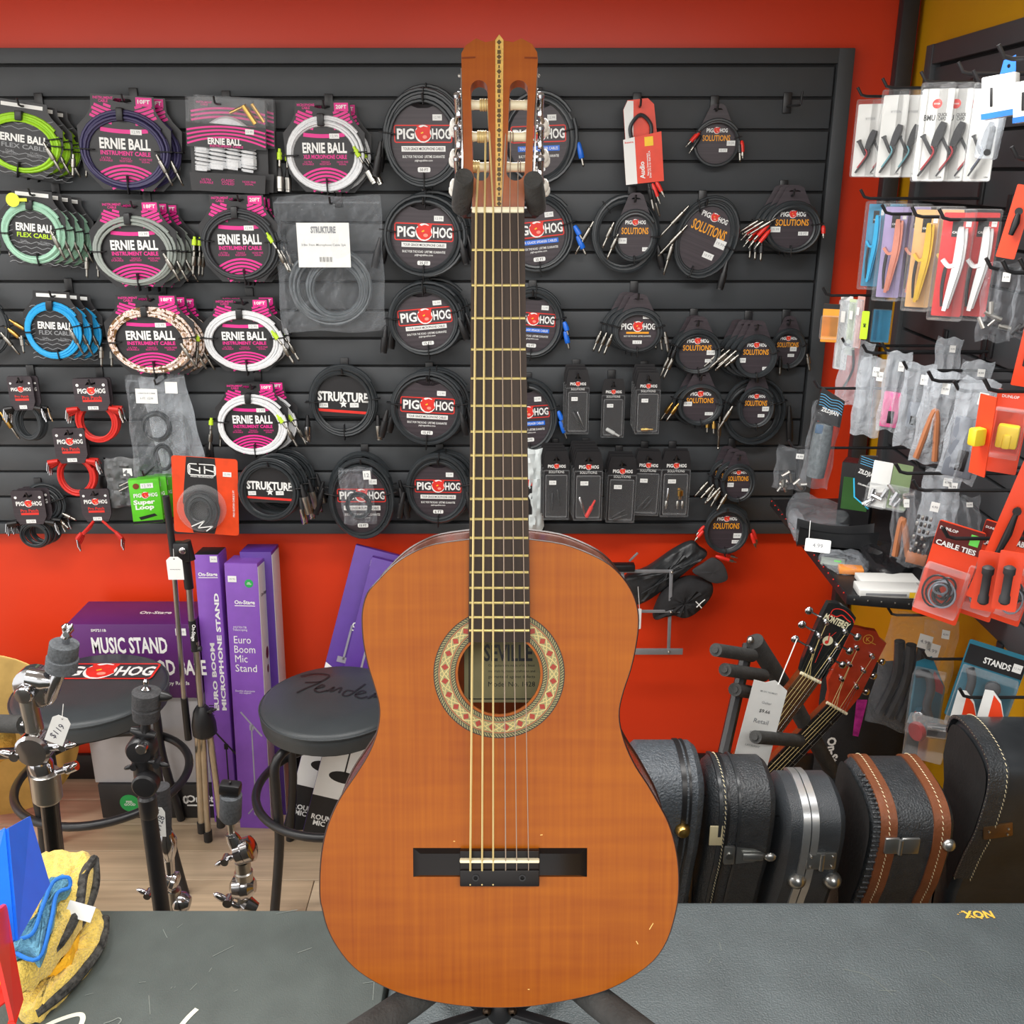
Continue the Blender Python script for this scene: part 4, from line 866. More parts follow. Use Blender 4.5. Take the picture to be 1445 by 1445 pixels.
# patch cables with header cards
def patch(label, px, py, rx, ry, m, n, loop, dxp=8, dyp=0):
    Y = YW - .06; a, b = sz(px, py, rx, ry, Y)
    t = thing('patch_cable_pack', label + (', front of stack' if n > 1 else ''), 'cable', PY(px, py, Y), (0, 0, radians(4)), 'patch cables on the left')
    out = [(-.72 * a, -.9 * b), (.72 * a, -.9 * b), (1.0 * a, -.45 * b), (1.0 * a, .9 * b), (.9 * a, b), (-.9 * a, b), (-a, .9 * b), (-a, -.45 * b)]
    c = obj('header_card', MB().plate([out, [(-.3 * a, .62 * b), (-.15 * a, .8 * b), (.15 * a, .74 * b), (.3 * a, .8 * b), (.3 * a, .66 * b)]], -.004, .004), PHCARD, t)
    pighog(c, 0, .28 * b, 1.5 * a, -.0045, fr_=False); text(c, 'Pro Patch', 0, -.12 * b, 1.1 * a, REDPR, -.0045); obj('red_line', MB().rect(-.55 * a, .55 * a, -.36 * b, -.24 * b, -.0045), REDPR, c, smooth=False)
    for x in (-.75, .75): obj('eyelet', MB().disc(x * a, .62 * b, .09 * a, -.0045, 10), WHITE, c, smooth=False)
    sticker(c, 0, -.72 * b, .6 * a, .2 * b, -.0045)
    ca, cb, cz = loop[0] * a, loop[1] * b, loop[2] * b
    if loop[3]: 
        for k in range(6): s = (-1) ** k; obj('patch_cable', MB().tube([(.3 * a * s, .002 * k - .005, -.85 * b), (.7 * a * s, .002 * k - .008, -1.15 * b - k * .002), (1.25 * a * s + k * .001, -.01, -1.6 * b)], .0034, 6), m, t)
    else: obj('patch_cable', coil_mb(ca, cb, 5, .0035, SEED[0], .3).xf(Matrix.Translation((0, .006, cz))), m, t); SEED[0] += 1
    boot = m if m is REDC else BLKPL
    for s in (-1, 1):
        for k in range(3):
            if loop[3]: p0, p1, q1 = (1.2 * a * s, -.012 + k * .006, -1.5 * b - k * .006), (1.55 * a * s, -.012 + k * .006, -1.85 * b - k * .008), (.3, -.6)
            else: p0, p1, q1 = (.9 * a * s, -.006 + k * .006, -.75 * b - k * .002), (1.5 * a * s, -.01 + k * .007, -.8 * b - k * .008), (.0, -1)
            pg = obj('angled_plug', MB().tube([p0, Vector(p0).lerp(Vector(p1), .5), p1], [.005, .0065, .0065], 8), boot, t)
            e = Vector(p1); obj('plug_tip', MB().cyl(e, e + Vector((-s * q1[0] * .02 + s * .004, -.004, -.024)), .003, .0024, 8), CHROME, pg)
    for k in range(1, n): copy_tree(t, PY(px + dxp * k, py + dyp * k, Y + .018 * k), (0, 0, radians(4 + 4 * k)), label + ', ' + ORD[k])
    hook(px, py - ry * .75, Y, 'holding the ' + label)
patch('black patch cable pack at far left, fourth row', 31, 556, 17, 25, CABLEBLK, 2, (1.25, 1.15, -1.65, 0))
patch('red patch cable pack, upper of three red ones', 130, 558, 24, 24, REDC, 2, (1.3, 1.35, -1.6, 0), 4, -1)
patch('red patch cable pack, middle of three red ones', 100, 630, 22, 26, REDC, 2, (1.3, 1.2, -1.65, 0), 3, -1)
patch('red patch cable pack with splayed ends, lowest of three red ones', 136, 714, 20, 24, REDC, 1, (1.3, 1.2, -1.2, 1))
patch('black patch cable pack at far left, lowest row', 42, 717, 22, 25, CABLEBLK, 3, (1.0, .8, -1.6, 0), 8, -3)
coil('bare black patch cable loops behind lowest left header card', 'cable', 62, 712, 32, 30, None, None, 1, loops=6, r=.003, spread=.5, tie=(20,), hk=False, pl=[(-.9, -.3, -1.3, -.9, J, NK), (.8, -.4, 1.4, -.7, J, NK), (.6, -.7, 1.0, -1.1, J, NK)])
# green boxes
GRN = mat('lime_box_print', (92, 196, 40), .4)
for k in range(4):
    px, py, Y = 206 + 11 * k, 708 - 2 * k, YW - .13 + .03 * k; a, b = sz(px, py, 24 - 1.0 * k, 31, Y)
    t = thing('loop_box', 'lime green boxed cable loop, ' + ['front', 'second', 'third', 'rearmost'][k] + ' of four', 'box', PY(px, py, Y), (0, 0, radians(14)), 'green boxes on one hook')
    c = obj('carton', MB().rbox((0, .012, 0), (1.7 * a, .024, 2 * b), .0015), GRN, t); y = -.0005
    pighog(c, 0, .3 * b, 1.25 * a, y - .0002, fr_=False); text(c, 'Super\nLoop', -.1 * a, -.15 * b, 1.2 * a, WHITE, y, h=.5 * b, bold=.04)
    obj('pedalboard_print', MB().flat([(-.5 * a, -.68 * b), (.4 * a, -.55 * b), (.55 * a, -.66 * b), (-.4 * a, -.82 * b)], y), BLACK, c, smooth=False)
    obj('black_band', MB().rect(-.85 * a, .85 * a, -.98 * b, -.86 * b, y), BLACK, c, smooth=False); sticker(c, .15 * a, .72 * b, .7 * a, .22 * b, y - .0003); obj('round_mark', MB().disc(-.45 * a, .72 * b, .18 * a, y - .0004, 14), mat('brown_print', (120, 60, 30), .5), c, smooth=False)
hook(205, 668, YW - .14, 'holding the lime green boxes')
# orange pack with round clear shell
Y = YW - .1; a, b = sz(290, 700, 46, 54, Y)
t = thing('speaker_cable_pack', 'orange and black carded cable in a round clear shell', 'cable', PY(290, 700, Y), (0, radians(4), 0))
ORC = mat('orange_red_card', (226, 70, 24), .4); c = obj('card', MB().plate([rrect(-a, a, -b, b, .09 * a)], 0, .0015), ORC, t)
obj('black_panel', MB().flat([(-.55 * a, b * .99), (.32 * a, b * .99), (.42 * a, -b * .5), (.25 * a, -b * .99), (-.4 * a, -b * .99), (-.7 * a, -.2 * b)], -.0005), CARDBK, c, smooth=False)
mb = MB()
for x0 in (-.45, .0): mb.ribbon([(x0 * a, .78 * b), (x0 * a, .58 * b)], .04 * a, -.001).ribbon([((x0 + .3) * a, .78 * b), ((x0 + .3) * a, .58 * b)], .04 * a, -.001).ribbon([(x0 * a, .7 * b), ((x0 + .3) * a, .64 * b)], .04 * a, -.001)
q = rrect(-.5 * a, .33 * a, .54 * b, .82 * b, .08 * a); mb.ribbon(q + [q[0]], .03 * a, -.001); obj('monogram', mb, WHITE, c, smooth=False)
text(c, 'HOSA TECHNOLOGY', -.08 * a, .5 * b, .7 * a, WHITE, -.001); sticker(c, .68 * a, .6 * b, .26 * a, .12 * b, -.0008); text(c, 'PRO GUITAR CABLE 5 FT', .86 * a, -.15 * b, .7 * b, WHITE, -.001, rot=pi / 2)
obj('cable_inside', coil_mb(.6 * a, .55 * b, 8, .004, 77, .6).xf(Matrix.Translation((-.1 * a, -.014, -.35 * b))), CABLEBLK, t)
obj('shell', MB().lathe([(.74 * a, 0), (.72 * a, .02), (.66 * a, .028), (.2 * a, .03), (.01, .03)], (-.1 * a, -.001, -.3 * b), (0, -1, 0), 32), BLIST, t)
mb = MB()
for (x0, z0, x1, z1) in ((-.35, -.72, .05, -.55), (.05, -.55, -.15, -.75), (-.15, -.75, .3, -.68), (.3, -.68, .1, -.82)): mb.ribbon([(x0 * a, z0 * b), (x1 * a, z1 * b)], .035 * a, -.0325)
obj('shell_print', mb, WHITE, t, smooth=False); hook(282, 655, Y, 'holding the orange carded cable')
# red and white carded audio cable
Y = YW - .07; a, b = sz(906, 202, 27, 62, Y)
t = thing('audio_cable_pack', 'tilted red and white carded audio cable in the top row', 'cable', PY(906, 202, Y), (0, radians(-6), 0))
RDC = mat('red_card', (226, 64, 36), .4)
c = obj('card', MB().plate([[(-.85 * a, -.1 * b), (.85 * a, -.1 * b), (.75 * a, .85 * b), (.45 * a, b), (-.6 * a, b), (-.85 * a, .8 * b)]], .006, .0075), RDC, t)
obj('white_panel', MB().flat([(-.84 * a, -.1 * b), (-.45 * a, -.1 * b), (-.3 * a, .97 * b), (-.6 * a, .99 * b), (-.84 * a, .8 * b)], .0055), WHITE, c, smooth=False)
obj('cable_inside', MB().tube([(-.5 * a, -.002, .05 * b), (-.55 * a, -.002, .35 * b), (0, -.002, .62 * b), (.5 * a, -.002, .35 * b), (.45 * a, -.002, .05 * b)][0:1] + [tuple(p) for p in spline([(-.5 * a, -.002, .05 * b), (-.55 * a, -.002, .4 * b), (0, -.002, .64 * b), (.5 * a, -.002, .4 * b), (.45 * a, -.002, .05 * b)], 6)], .0048, 8), CABLEBLK, t)
f = obj('sleeve', MB().plate([[(-a, -b * .92), (a, -b * .92), (a, .22 * b), (-a, .12 * b)]], -.012, -.0105), RDC, t)
obj('white_panel', MB().flat([(-a, -b * .92), (-.4 * a, -b * .92), (-.4 * a, .16 * b), (-a, .12 * b)], -.0125), WHITE, f, smooth=False)
text(f, 'Audio', -.1 * a, -.62 * b, .4 * b, WHITE, -.0126, rot=pi / 2, bold=.03); text(f, 'Stereo Interconnect\nDual 1/4 in to dual RCA', .25 * a, -.5 * b, .62 * b, WHITE, -.0126, rot=pi / 2)
text(f, 'livewire', -.7 * a, .05 * b, .45 * a, REDPR, -.0128); obj('yellow_sticker', MB().rect(.1 * a, .55 * a, -.08 * b, .13 * b, -.0127), YEL, f, smooth=False)
plugs(t, a, b, [(.4, -.95, .75, -1.45, 'rca', REDPL), (.6, -.9, 1.0, -1.3, 'rca', REDPL), (.2, -.95, .4, -1.6, 'jack', BLKPL), (.3, -.95, .7, -1.75, 'jack', BLKPL)])
hook(903, 148, Y, 'holding the red and white audio cable'); hook(1128, 146, YW - .12, 'with nothing on it at top right', .03)
# blister packs
def blister(label, px, py, rx, ry, n, inside, dyp=-4, dxp=-2, rot=0):
    Y = YW - .05 - .014 * (n - 1); a, b = sz(px, py, rx, ry, Y)
    t = thing('adapter_blister_pack', label + (', front of stack' if n > 1 else ''), 'adapter', PY(px, py, Y), (0, radians(rot), 0), 'black carded adapters right of the guitar neck')
    out = [(-a, -b), (a, -b), (a, .7 * b), (.82 * a, b), (-.82 * a, b), (-a, .7 * b)]
    c = obj('card', MB().plate([out, [(-.28 * a, .72 * b), (-.1 * a, .8 * b), (.1 * a, .8 * b), (.28 * a, .72 * b)]], 0, .0012), CARDBK, t); pighog(c, 0, .56 * b, 1.3 * a, -.0005, fr_=False)
    text(c, 'SOLUTIONS', 0, .40 * b, 1.2 * a, WHITE, -.0005, h=.08 * b, bold=.0); sticker(c, -.3 * a, .12 * b, .55 * a, .12 * b, -.0126)
    obj('blister', MB().rbox((0, -.006, -.3 * b), (1.72 * a, .013, 1.25 * b), .004, 2), BLIST, t); obj('pack_edge', MB().plate([rrect(-1.03 * a, 1.03 * a, -1.02 * b, .45 * b, .08 * a), rrect(-.95 * a, .95 * a, -.97 * b, .42 * b, .06 * a)], -.002, -.0005), BLIST, t)
    for (x0, z0, x1, z1, r, m) in inside: obj('adapter', MB().lathe([(r * .7, 0), (r, .002), (r, .6 * (L_ := (Vector((x1 * a, z1 * b)) - Vector((x0 * a, z0 * b))).length)), (r * .6, .62 * L_), (r * .5, L_)], (x0 * a, -.006, z0 * b), ((x1 - x0) * a, 0, (z1 - z0) * b), 10), m, t)
    for k in range(1, n): copy_tree(t, PY(px + dxp * k, py + dyp * k, Y + .014 * k), None, label + ', ' + ORD[k])
    hook(px, py - ry * .8, Y, 'holding the ' + label.replace('carded ', ''))
GRYP = mat('white_adapter', (206, 208, 205), .3)
blister('carded adapter in upper row beside the blue plugs', 815, 567, 16, 45, 3, [(-.4, -.3, .5, -.85, .005, BLKPL), (.0, -.3, .6, -.8, .003, CHROME)])
blister('carded white adapter alone on its hook in upper row', 865, 576, 16, 41, 1, [(-.55, -.7, .6, -.95, .0055, GRYP)])
blister('carded brass adapter in upper row below the orange captioned coil', 914, 569, 17, 43, 4, [(-.5, -.85, .5, -.85, .005, GOLDM)])
blister('carded black adapter in lower row beside the white mailer', 785, 685, 18, 48, 4, [(-.3, -.2, -.3, -.7, .004, BLKPL), (.1, -.1, .3, -.6, .004, BLKPL)])
blister('carded adapter with orange-red plug in lower row', 830, 686, 20, 48, 5, [(-.1, -.9, .5, -.4, .006, REDPL), (-.6, -.3, -.2, -.85, .0045, CHROME)])
blister('carded black adapter cable in lower row, tilted and hanging lowest', 877, 691, 20, 46, 3, [(-.6, -.85, .3, -.6, .0045, BLKPL), (-.5, -.9, .5, -.75, .004, BLKPL)], rot=1)
blister('carded black twin plug adapter in lower row', 913, 682, 19, 45, 2, [(-.6, -.8, .2, -.4, .0045, BLKPL), (-.1, -.8, .5, -.45, .0045, BLKPL)], rot=2)
blister('carded brass and steel adapter in lower row, right end', 953, 683, 20, 46, 2, [(.35, -.15, .35, -.45, .0095, GOLDM), (-.5, -.1, -.55, -.6, .004, CHROME), (.2, -.5, .2, -.75, .0045, STEEL), (.55, -.5, .55, -.75, .0045, STEEL), (-.6, -.5, -.6, -.75, .0045, STEEL)])
# yellow keyring tag on the mint cable
Y = YW - .16; q = PY(18, 282, Y); tg = obj('price_tag', MB().lathe([(.0, 0)] if False else [(.017, 0), (.017, .001)], (0, 0, 0), (0, -1, 0), 20).rbox((.025, 0, .0), (.02, .001, .008), .0004), mat('yellow_green_tag', (216, 226, 60), .5)); tg.location = q; tag(tg, 'round yellow-green tag on the hook of mint green flex cables', 'tag')
# ================================================================== lower left: boxes, stools, cymbal hardware
def thingM(name, label, cat, M, group=None):
    o = thing(name, label, cat, group=group); o.matrix_basis = M; return o
PUR = mat('purple_carton_print', (128, 78, 176), .4, var=.05); PURD = mat('dark_purple_carton_print', (88, 34, 104), .42, var=.10, scale=6); PURT = mat('deep_violet_carton_print', (84, 48, 140), .42, var=.06)
GRYB = mat('white_carton_side', (205, 203, 205), .5, var=.03); GREENST = mat('green_round_sticker', (40, 160, 80), .45)
def pole_print(t, x, z0, z1, y, m, boom=True):
    mb = MB().rect(x - .002, x + .002, z0, z1, y); obj('stand_print', mb, m, t, smooth=False)
    if boom: obj('stand_print', MB().ribbon([(x - .03, z1 + .045), (x + .03, z1 - .03)], .005, y).rect(x - .006, x + .006, z1 - .012, z1 + .006, y), m, t, smooth=False)
    obj('stand_print', MB().ribbon([(x - .025, z0 - .015), (x, z0 + .015), (x + .025, z0 - .015)], .004, y), m, t, smooth=False)
def lean_box(label, bl, br, tl, Yt, depth, front, side, topm=None, Zb=0., name='stand_box', lift=0):
    A = PZ(*bl, Zb); B_ = PZ(*br, Zb); C = PY(*tl, Yt); ex = (B_ - A); w = ex.length; ez = C - A
    M = frame(A, ex, ez); ez2 = M.to_3x3() @ Vector((0, 0, 1)); h = ez.dot(ez2)
    t = thingM(name, label, 'box', M, 'cartons against the red wall')
    obj('carton', MB().rbox((w / 2, depth / 2, h / 2), (w, depth, h), .0015), front, t)
    s = obj('side_panel', MB().rbox((w + .0004, depth / 2, h / 2 - .004), (.0012, depth - .003, h - .012), .0003), side, t)
    if topm: obj('top_flap', MB().rbox((w / 2, depth / 2, h + .0004), (w - .003, depth - .003, .0012), .0003), topm, t)
    return t, w, h, s
def onstage(t, x, z, w, y, rot=0, m=WHITE):
    text(t, 'On-Stage', x, z, w, m, y, bold=.03, rot=rot); c, s = cos(rot), sin(rot)
    d = w * .15; obj('logo_underline', MB().ribbon([(x - w / 2 * c + d * s, z - w / 2 * s - d * c), (x + w / 2 * c + d * s, z + w / 2 * s - d * c)], w * .04, y), m, t, smooth=False)
t, w, h, s = lean_box('purple microphone stand carton standing rear of the pair by the grey stool', (362, 1150), (404, 1150), (343, 779), 2.66, .09, PURT, GRYB, Zb=0)
t, w, h, s = lean_box('purple carton with vertical lettering beside the tripod stand', (303, 1160), (335, 1160), (272.6, 783), 2.62, .08, PUR, PUR, CARDBK)
y = -.0006; onstage(t, w * .52, h * .93, w * .8, y); sticker(t, w * .8, h * .985, w * .3, .018, y, num='24.95')
text(t, 'EURO BOOM', w * .48, h * .56, h * .25, WHITE, y, h=w * .2, rot=pi / 2, bold=.04); text(t, 'MICROPHONE STAND', w * .8, h * .65, h * .43, WHITE, y, h=w * .2, rot=pi / 2, bold=.04); text(t, 'MS7701', w * .25, h * .42, h * .07, BLACK, y, rot=pi / 2)
pole_print(t, w * .75, h * .08, h * .3, y, BLACK)
t, w, h, s = lean_box('purple microphone stand carton standing front of the pair by the grey stool', (339, 1168), (383, 1169.5), (319.7, 795), 2.6, .085, PUR, GRYB, PUR)
onstage(t, w * .56, h * .86, w * .62, y); sticker(t, w * .22, h * .945, w * .26, .018, y, num='39.95')
g = obj('round_sticker', MB().disc(w * .72, h * .93, w * .13, y, 20), GREENST, t, smooth=False); text(g, 'FEEL\nGOOD', w * .72, h * .93, w * .14, WHITE, y - .0003)
text(t, 'MS7701TB\nTelescoping', w * .37, h * .765, w * .44, WHITE, y, bold=.0)
for i, s_ in enumerate(('Euro', 'Boom', 'Mic', 'Stand')): text(t, s_, w * (.16 + (.48, .58, .36, .60)[i] / 2 * 1.1), h * (.725 - i * .035), w * (.52, .64, .38, .66)[i], WHITE, y, h=h * .027, bold=.0)
text(t, 'Durable all-purpose\nmic support', w * .42, h * .53, w * .6, WHITE, y, bold=0)
pole_print(t, w * .55, h * .075, h * .40, y, mat('silver_print', (150, 146, 160), .5)); obj('print_foot', MB().disc(w * .55, h * .06, w * .08, y, 12), MATS['silver_print'], t, smooth=False)
def side_text(t, w, h, z, s_, ww, m): text(t, s_, 0, 0, ww, m, M=frame((w + .0016, .042, z), (0, 1, 0), (0, 0, 1)))
side_text(t, w, h, h * .88, 'On-Stage', .05, BLACK)
for zc, r in ((.66, .012), (.6, .008), (.4, .018)): obj('stand_print', MB().disc(0, 0, r, 0, 12, r * 1.6).xf(frame((w + .0016, .045, h * zc), (0, 1, 0), (0, 0, 1))), mat('maroon_print', (96, 20, 34), .5), t, smooth=False)
# leaning round-base microphone stand cartons behind the lettered stool
for k, (bl, br, tl) in enumerate((((398, 1172), (452, 1172), (502, 769)), ((424, 1186), (500, 1186), (525, 786)))):
    Zb = 0; A = PZ(*bl, 0); B_ = PZ(*br, 0); C = PY(*tl, 2.68 - .06 * k); M = frame(A, (B_ - A) + Vector((0, 0, -.06)) * 0, C - A)
    wv = .085; ezv = (C - A); M = frame(A, Vector((ezv.z, 0, -ezv.x)), ezv); h = ezv.length; dd = .10
    t = thingM('stand_box', 'tilted purple and white round base microphone stand carton, ' + ('left one' if k == 0 else 'right one next to the guitar'), 'box', M, 'cartons against the red wall')
    wv = .15
    c = obj('carton', MB().rbox((wv / 2, .014, h / 2), (wv, .028, h), .0015), PURT, t)
    obj('white_panel', MB().flat([(.001, .17 * h), (wv - .001, .17 * h), (wv - .001, .52 * h), (.001, .60 * h)], -.0006), WHITE, c, smooth=False); obj('black_panel', MB().rect(.001, wv - .001, .001, .17 * h, -.0006), CARDBK, c, smooth=False)
    text(c, 'ROUND BASE\nMIC STAND', wv * .52, .085 * h, wv * .86, WHITE, -.001, bold=.03); onstage(c, wv * .62, h * .74, wv * .6, -.001)
    sticker(c, wv * .5, h * .955, wv * .28, .02, -.0008, num='29.95'); obj('round_sticker', MB().disc(wv * .62, h * .87, wv * .17, -.001, 18), GREENST, c, smooth=False)
    mb = MB().rect(wv * .5, wv * .53, .25 * h, .5 * h, -.001); obj('stand_print', mb, BLACK, c, smooth=False); obj('stand_print', MB().disc(wv * .52, .25 * h, wv * .3, -.001, 20, wv * .12), BLACK, c, smooth=False)
    obj('stage_print', MB().rect(wv * .2, wv * .9, .61 * h, .63 * h, -.001).rect(wv * .3, wv * .34, .62 * h, .74 * h, -.001), MATS['silver_print'], c, smooth=False)
# stack of cartons at left
def abox(label, x0, x1, y0, y1, z0, z1, m, rz=0, name='carton_box'):
    t = thing(name, label, 'box', ((x0 + x1) / 2, y0, z0), (0, 0, radians(rz)), 'cartons against the red wall'); w = x1 - x0
    obj('carton', MB().rbox((0, (y1 - y0) / 2, (z1 - z0) / 2), (w, y1 - y0, z1 - z0), .002), m, t); return t, w, z1 - z0
Yb = 2.56; xL = PY(122, 1040, Yb).x; xR = PY(290, 1040, Yb).x; zA = PY(200, 1107, Yb).z; zB = PY(200, 985, Yb).z
t, w, h = abox('black carton with white lettering on the floor under the grey-white carton', xL + .01, xR + .03, Yb, 2.76, 0, zA, CARDBK)
text(t, '0', w * .20, h * .55, .018, WHITE, -.0006, h=.03, bold=.04); onstage(t, w * .38, h * .55, .13, -.0006)
g = obj('round_sticker', MB().disc(-w * .26, h * .45, .03, -.0006, 20), GREENST, t, smooth=False); text(g, 'FEEL\nGOOD', -w * .26, h * .45, .034, WHITE, -.001)
t, w, h = abox('plain grey-white carton stacked between black and dark purple cartons', xL, xR, Yb + .01, 2.76, zA, zB, mat('grey_white_carton', (182, 180, 182), .5, var=.03))
xL2 = PY(96, 900, Yb).x; zC = PY(180, 881, Yb).z
t, w, h = abox('dark purple music stand carton on top of the stack', xL2, xR, Yb, Yb + .16, zB, zC, PURD)
text(t, 'MUSIC STAND', -w * .02, h * .72, w * .6, WHITE, -.0006, h=.052, bold=.03); text(t, 'WITH TRIPOD BASE', w * .12, h * .42, w * .9, WHITE, -.0006, h=.05, bold=.03); text(t, 'SM7211B', -w * .25, h * .92, w * .12, WHITE, -.0006); text(t, 'Happy Roads', w * .3, h * .2, w * .24, WHITE, -.0006)
text(t, 'On-Stage', 0, 0, w * .26, WHITE, M=frame((.05, .075, h + .0008), (1, 0, 0), (0, 1, 0)), bold=.03); sticker(t, w * .4, h * .9, .03, .022, -.0008)
# cymbal
Yc = 2.5; rc = (PY(122, 1025, Yc).x - PY(0, 1025, Yc).x)
cy = thing('cymbal', 'large brass cymbal leaning upright behind the drum throne', 'cymbal', PY(0, 1150, Yc - .02), (radians(-8), 0, radians(6)))
BR = mat('cymbal_bronze', (178, 146, 86), .32, .9, var=.14, scale=20, stretch=(1, 1, 1)); BR2 = mat('cymbal_bell_hammered', (206, 166, 84), .28, .85, var=.2, scale=90, bump=.5, bscale=120)
obj('bow', MB().lathe([(rc * (1 - .68 * k / 34), .020 * (k / 34) ** .8 + (.0009 if k % 2 else 0)) for k in range(35)], (0, 0, rc), (0, -1, 0), 48), BR, cy); obj('bell', MB().lathe([(rc * .32, .02), (rc * .28, .03), (rc * .15, .042), (.008, .045)], (0, 0, rc), (0, -1, 0), 32), BR2, cy)
# stools
LEATH = mat('black_vinyl_upholstery', (56, 61, 64), .42, var=.08, scale=12, bump=.12, bscale=300)
def stool(label, cx, cy_, rx, ringc, ringrx, Yc, th=.062, legs=(64, 154, 244, 334)):
    p = PY(cx, cy_, Yc); r = (PY(cx + rx, cy_, Yc).x - PY(cx - rx, cy_, Yc).x) / 2; Zs = p.z; q = PY(cx, ringc, Yc); rr = (PY(cx + ringrx, ringc, Yc).x - PY(cx - ringrx, ringc, Yc).x) / 2
    t = thing('stool', label, 'stool', (p.x, Yc, 0)); 
    s = obj('seat_cushion', MB().lathe([(r * .9, Zs - th), (r * .985, Zs - th + .006), (r, Zs - th * .5), (r, Zs - .016), (r * .985, Zs - .008), (r * .93, Zs), (r * .5, Zs + .004), (.005, Zs + .005)], (0, 0, 0), (0, 0, 1), 56), LEATH, t)
    obj('piping', MB().tube([(r * cos(2 * pi * k / 48), r * sin(2 * pi * k / 48), Zs - .011) for k in range(48)], .0028, 6, closed=True), LEATH, s)
    obj('seat_plate', MB().lathe([(r * .85, Zs - th - .012), (r * .85, Zs - th)], (0, 0, 0), (0, 0, 1), 32), BLKMET, t)
    obj('foot_ring', MB().tube([(rr * cos(2 * pi * k / 56), rr * sin(2 * pi * k / 56), q.z) for k in range(56)], .0115, 10, closed=True), BLKMET, t)
    for an in legs:
        x, y = cos(radians(an)), sin(radians(an))
        obj('leg', MB().tube([tuple(v) for v in spline([(x * .09, y * .09, Zs - th - .008), (x * (rr - .03), y * (rr - .03), Zs - th - .03), (x * (rr - .018), y * (rr - .018), q.z + .08), (x * (rr - .015), y * (rr - .015), q.z - .06), (x * (rr + .025), y * (rr + .025), 0.002)], 5)], .0125, 10), BLKMET, t)
    return t, r, Zs, s
t, r, Zs, s = stool('black drum throne stool with red pig emblem lettering on the seat', 127, 968, 105, 1095, 115, 2.33)
def top_decal(s, x, y, z, w, yaw=0): return frame((x, y, z), (cos(yaw), sin(yaw), 0), (-sin(yaw), cos(yaw), 0))
e = bpy.data.objects.new('seat_logo', MB().rect(-r * .78, r * .98 - r * .2, -.034, .034, .0001).mesh('seat_logo', LEATH)); COL.objects.link(e); e.parent = t; e.matrix_basis = frame((.0, r * .36, Zs + .0058), (1, 0, 0), (0, 1, 0))
pighog(e, 0, 0, r * 1.36, -.0006)
t, r, Zs, s = stool('black stool with embossed script on the seat beside the guitar', 470, 985, 102, 1110, 114, 2.3, legs=(50, 140, 230, 320))
dm = mat('embossed_dark_script', (30, 32, 34), .5); mb = MB()
for pts in (((-.62, .45), (-.45, .55), (-.22, .52), (-.3, .3), (-.45, .1), (-.52, -.02)), ((-.5, .28), (-.38, .3), (-.28, .32)), ((-.3, .12), (-.2, .2), (-.25, .24), (-.3, .1), (-.22, .03), (-.12, .1)), ((-.12, .06), (-.05, .2), (-.06, .06), (.05, .2), (.06, .05)), ((.25, .12), (.15, .12), (.13, .0), (.22, .0), (.36, .34)), ((.3, .02), (.42, .1), (.36, .14), (.3, .02), (.4, -.06), (.48, 0)), ((.5, -.06), (.58, .1), (.58, .0), (.68, .08))):
    P = [(v.x * r, v.y * r) for v in spline(pts, 5)]; mb.ribbon(P, .006, 0)
o = obj('embossed_script', mb, dm, t, smooth=False); o.matrix_basis = frame((0, .01, Zs + .006), (1, -.12, 0), (.12, 1, 0))
# ------------------------------------------------------------------ hardware stands
class HW:
    def __init__(s, label, Y, foot, cat='stand', name='cymbal_stand', legs=True):
        s.Y = Y; p = PY(*foot, Y); s.base = Vector((p.x, Y, 0)); s.t = thing(name, label, cat, s.base)
        if legs:
            for k in range(3):
                a = 2 * pi * k / 3 + .6; obj('leg', MB().tube([(0, 0, .32), (cos(a) * .2, sin(a) * .12, .006)], .008, 8), BLKMET, s.t)
    def L(s, px, py, dy=0): return PY(px, py, s.Y + dy) - s.base
    def r(s, px, py, rp): return (PY(px + rp, py, s.Y).x - PY(px - rp, py, s.Y).x) / 2
    def tube(s, name, pts, rp, m, dys=None, n=14):
        dys = dys or [0] * len(pts); rp = rp if isinstance(rp, (list, tuple)) else [rp] * len(pts)
        return obj(name, MB().tube([s.L(*p, d) for p, d in zip(pts, dys)], [s.r(*p, q) for p, q in zip(pts, rp)], n), m, s.t)
    def turn(s, name, a, b, prof, m, n=22):
        """prof: (fraction along a-b, radius px)"""
        A, B = s.L(*a), s.L(*b); L = (B - A).length; k = s.r(*a, 1)
        return obj(name, MB().lathe([(q * k, f * L) for f, q in prof], A, B - A, n), m, s.t)
    def disc(s, name, c, rp, thick, m, dy=-.01, n=24, ax=(0, -1, 0)):
        k = s.r(*c, 1); return obj(name, MB().lathe([(rp * k * .8, -thick), (rp * k, -thick * .7), (rp * k, thick * .7), (rp * k * .85, thick), (rp * k * .3, thick * 1.1)], s.L(*c, dy), ax, n), m, s.t)
    def wing(s, c, an, lp, m=None, parent=None):
        k = s.r(*c, 1); R = Matrix.Rotation(-radians(an), 4, 'Y'); mb = MB().ball((lp * k * .45, 0, 0), lp * k * .55, 12, (1, .35, .42)).ball((-lp * k * .45, 0, 0), lp * k * .5, 12, (1, .35, .38)).cyl((0, -.008, 0), (0, .012, 0), lp * k * .28)
        mb.xf(Matrix.Translation(s.L(*c, -.012)) @ R); return obj('wing_nut', mb, m or CHROME, s.t)
FELT = mat('grey_felt', (92, 96, 100), .95, var=.25, scale=200, bump=.5, bscale=400); FELTD = mat('dark_grey_felt', (62, 62, 64), .95, var=.25, scale=200, bump=.5, bscale=400)
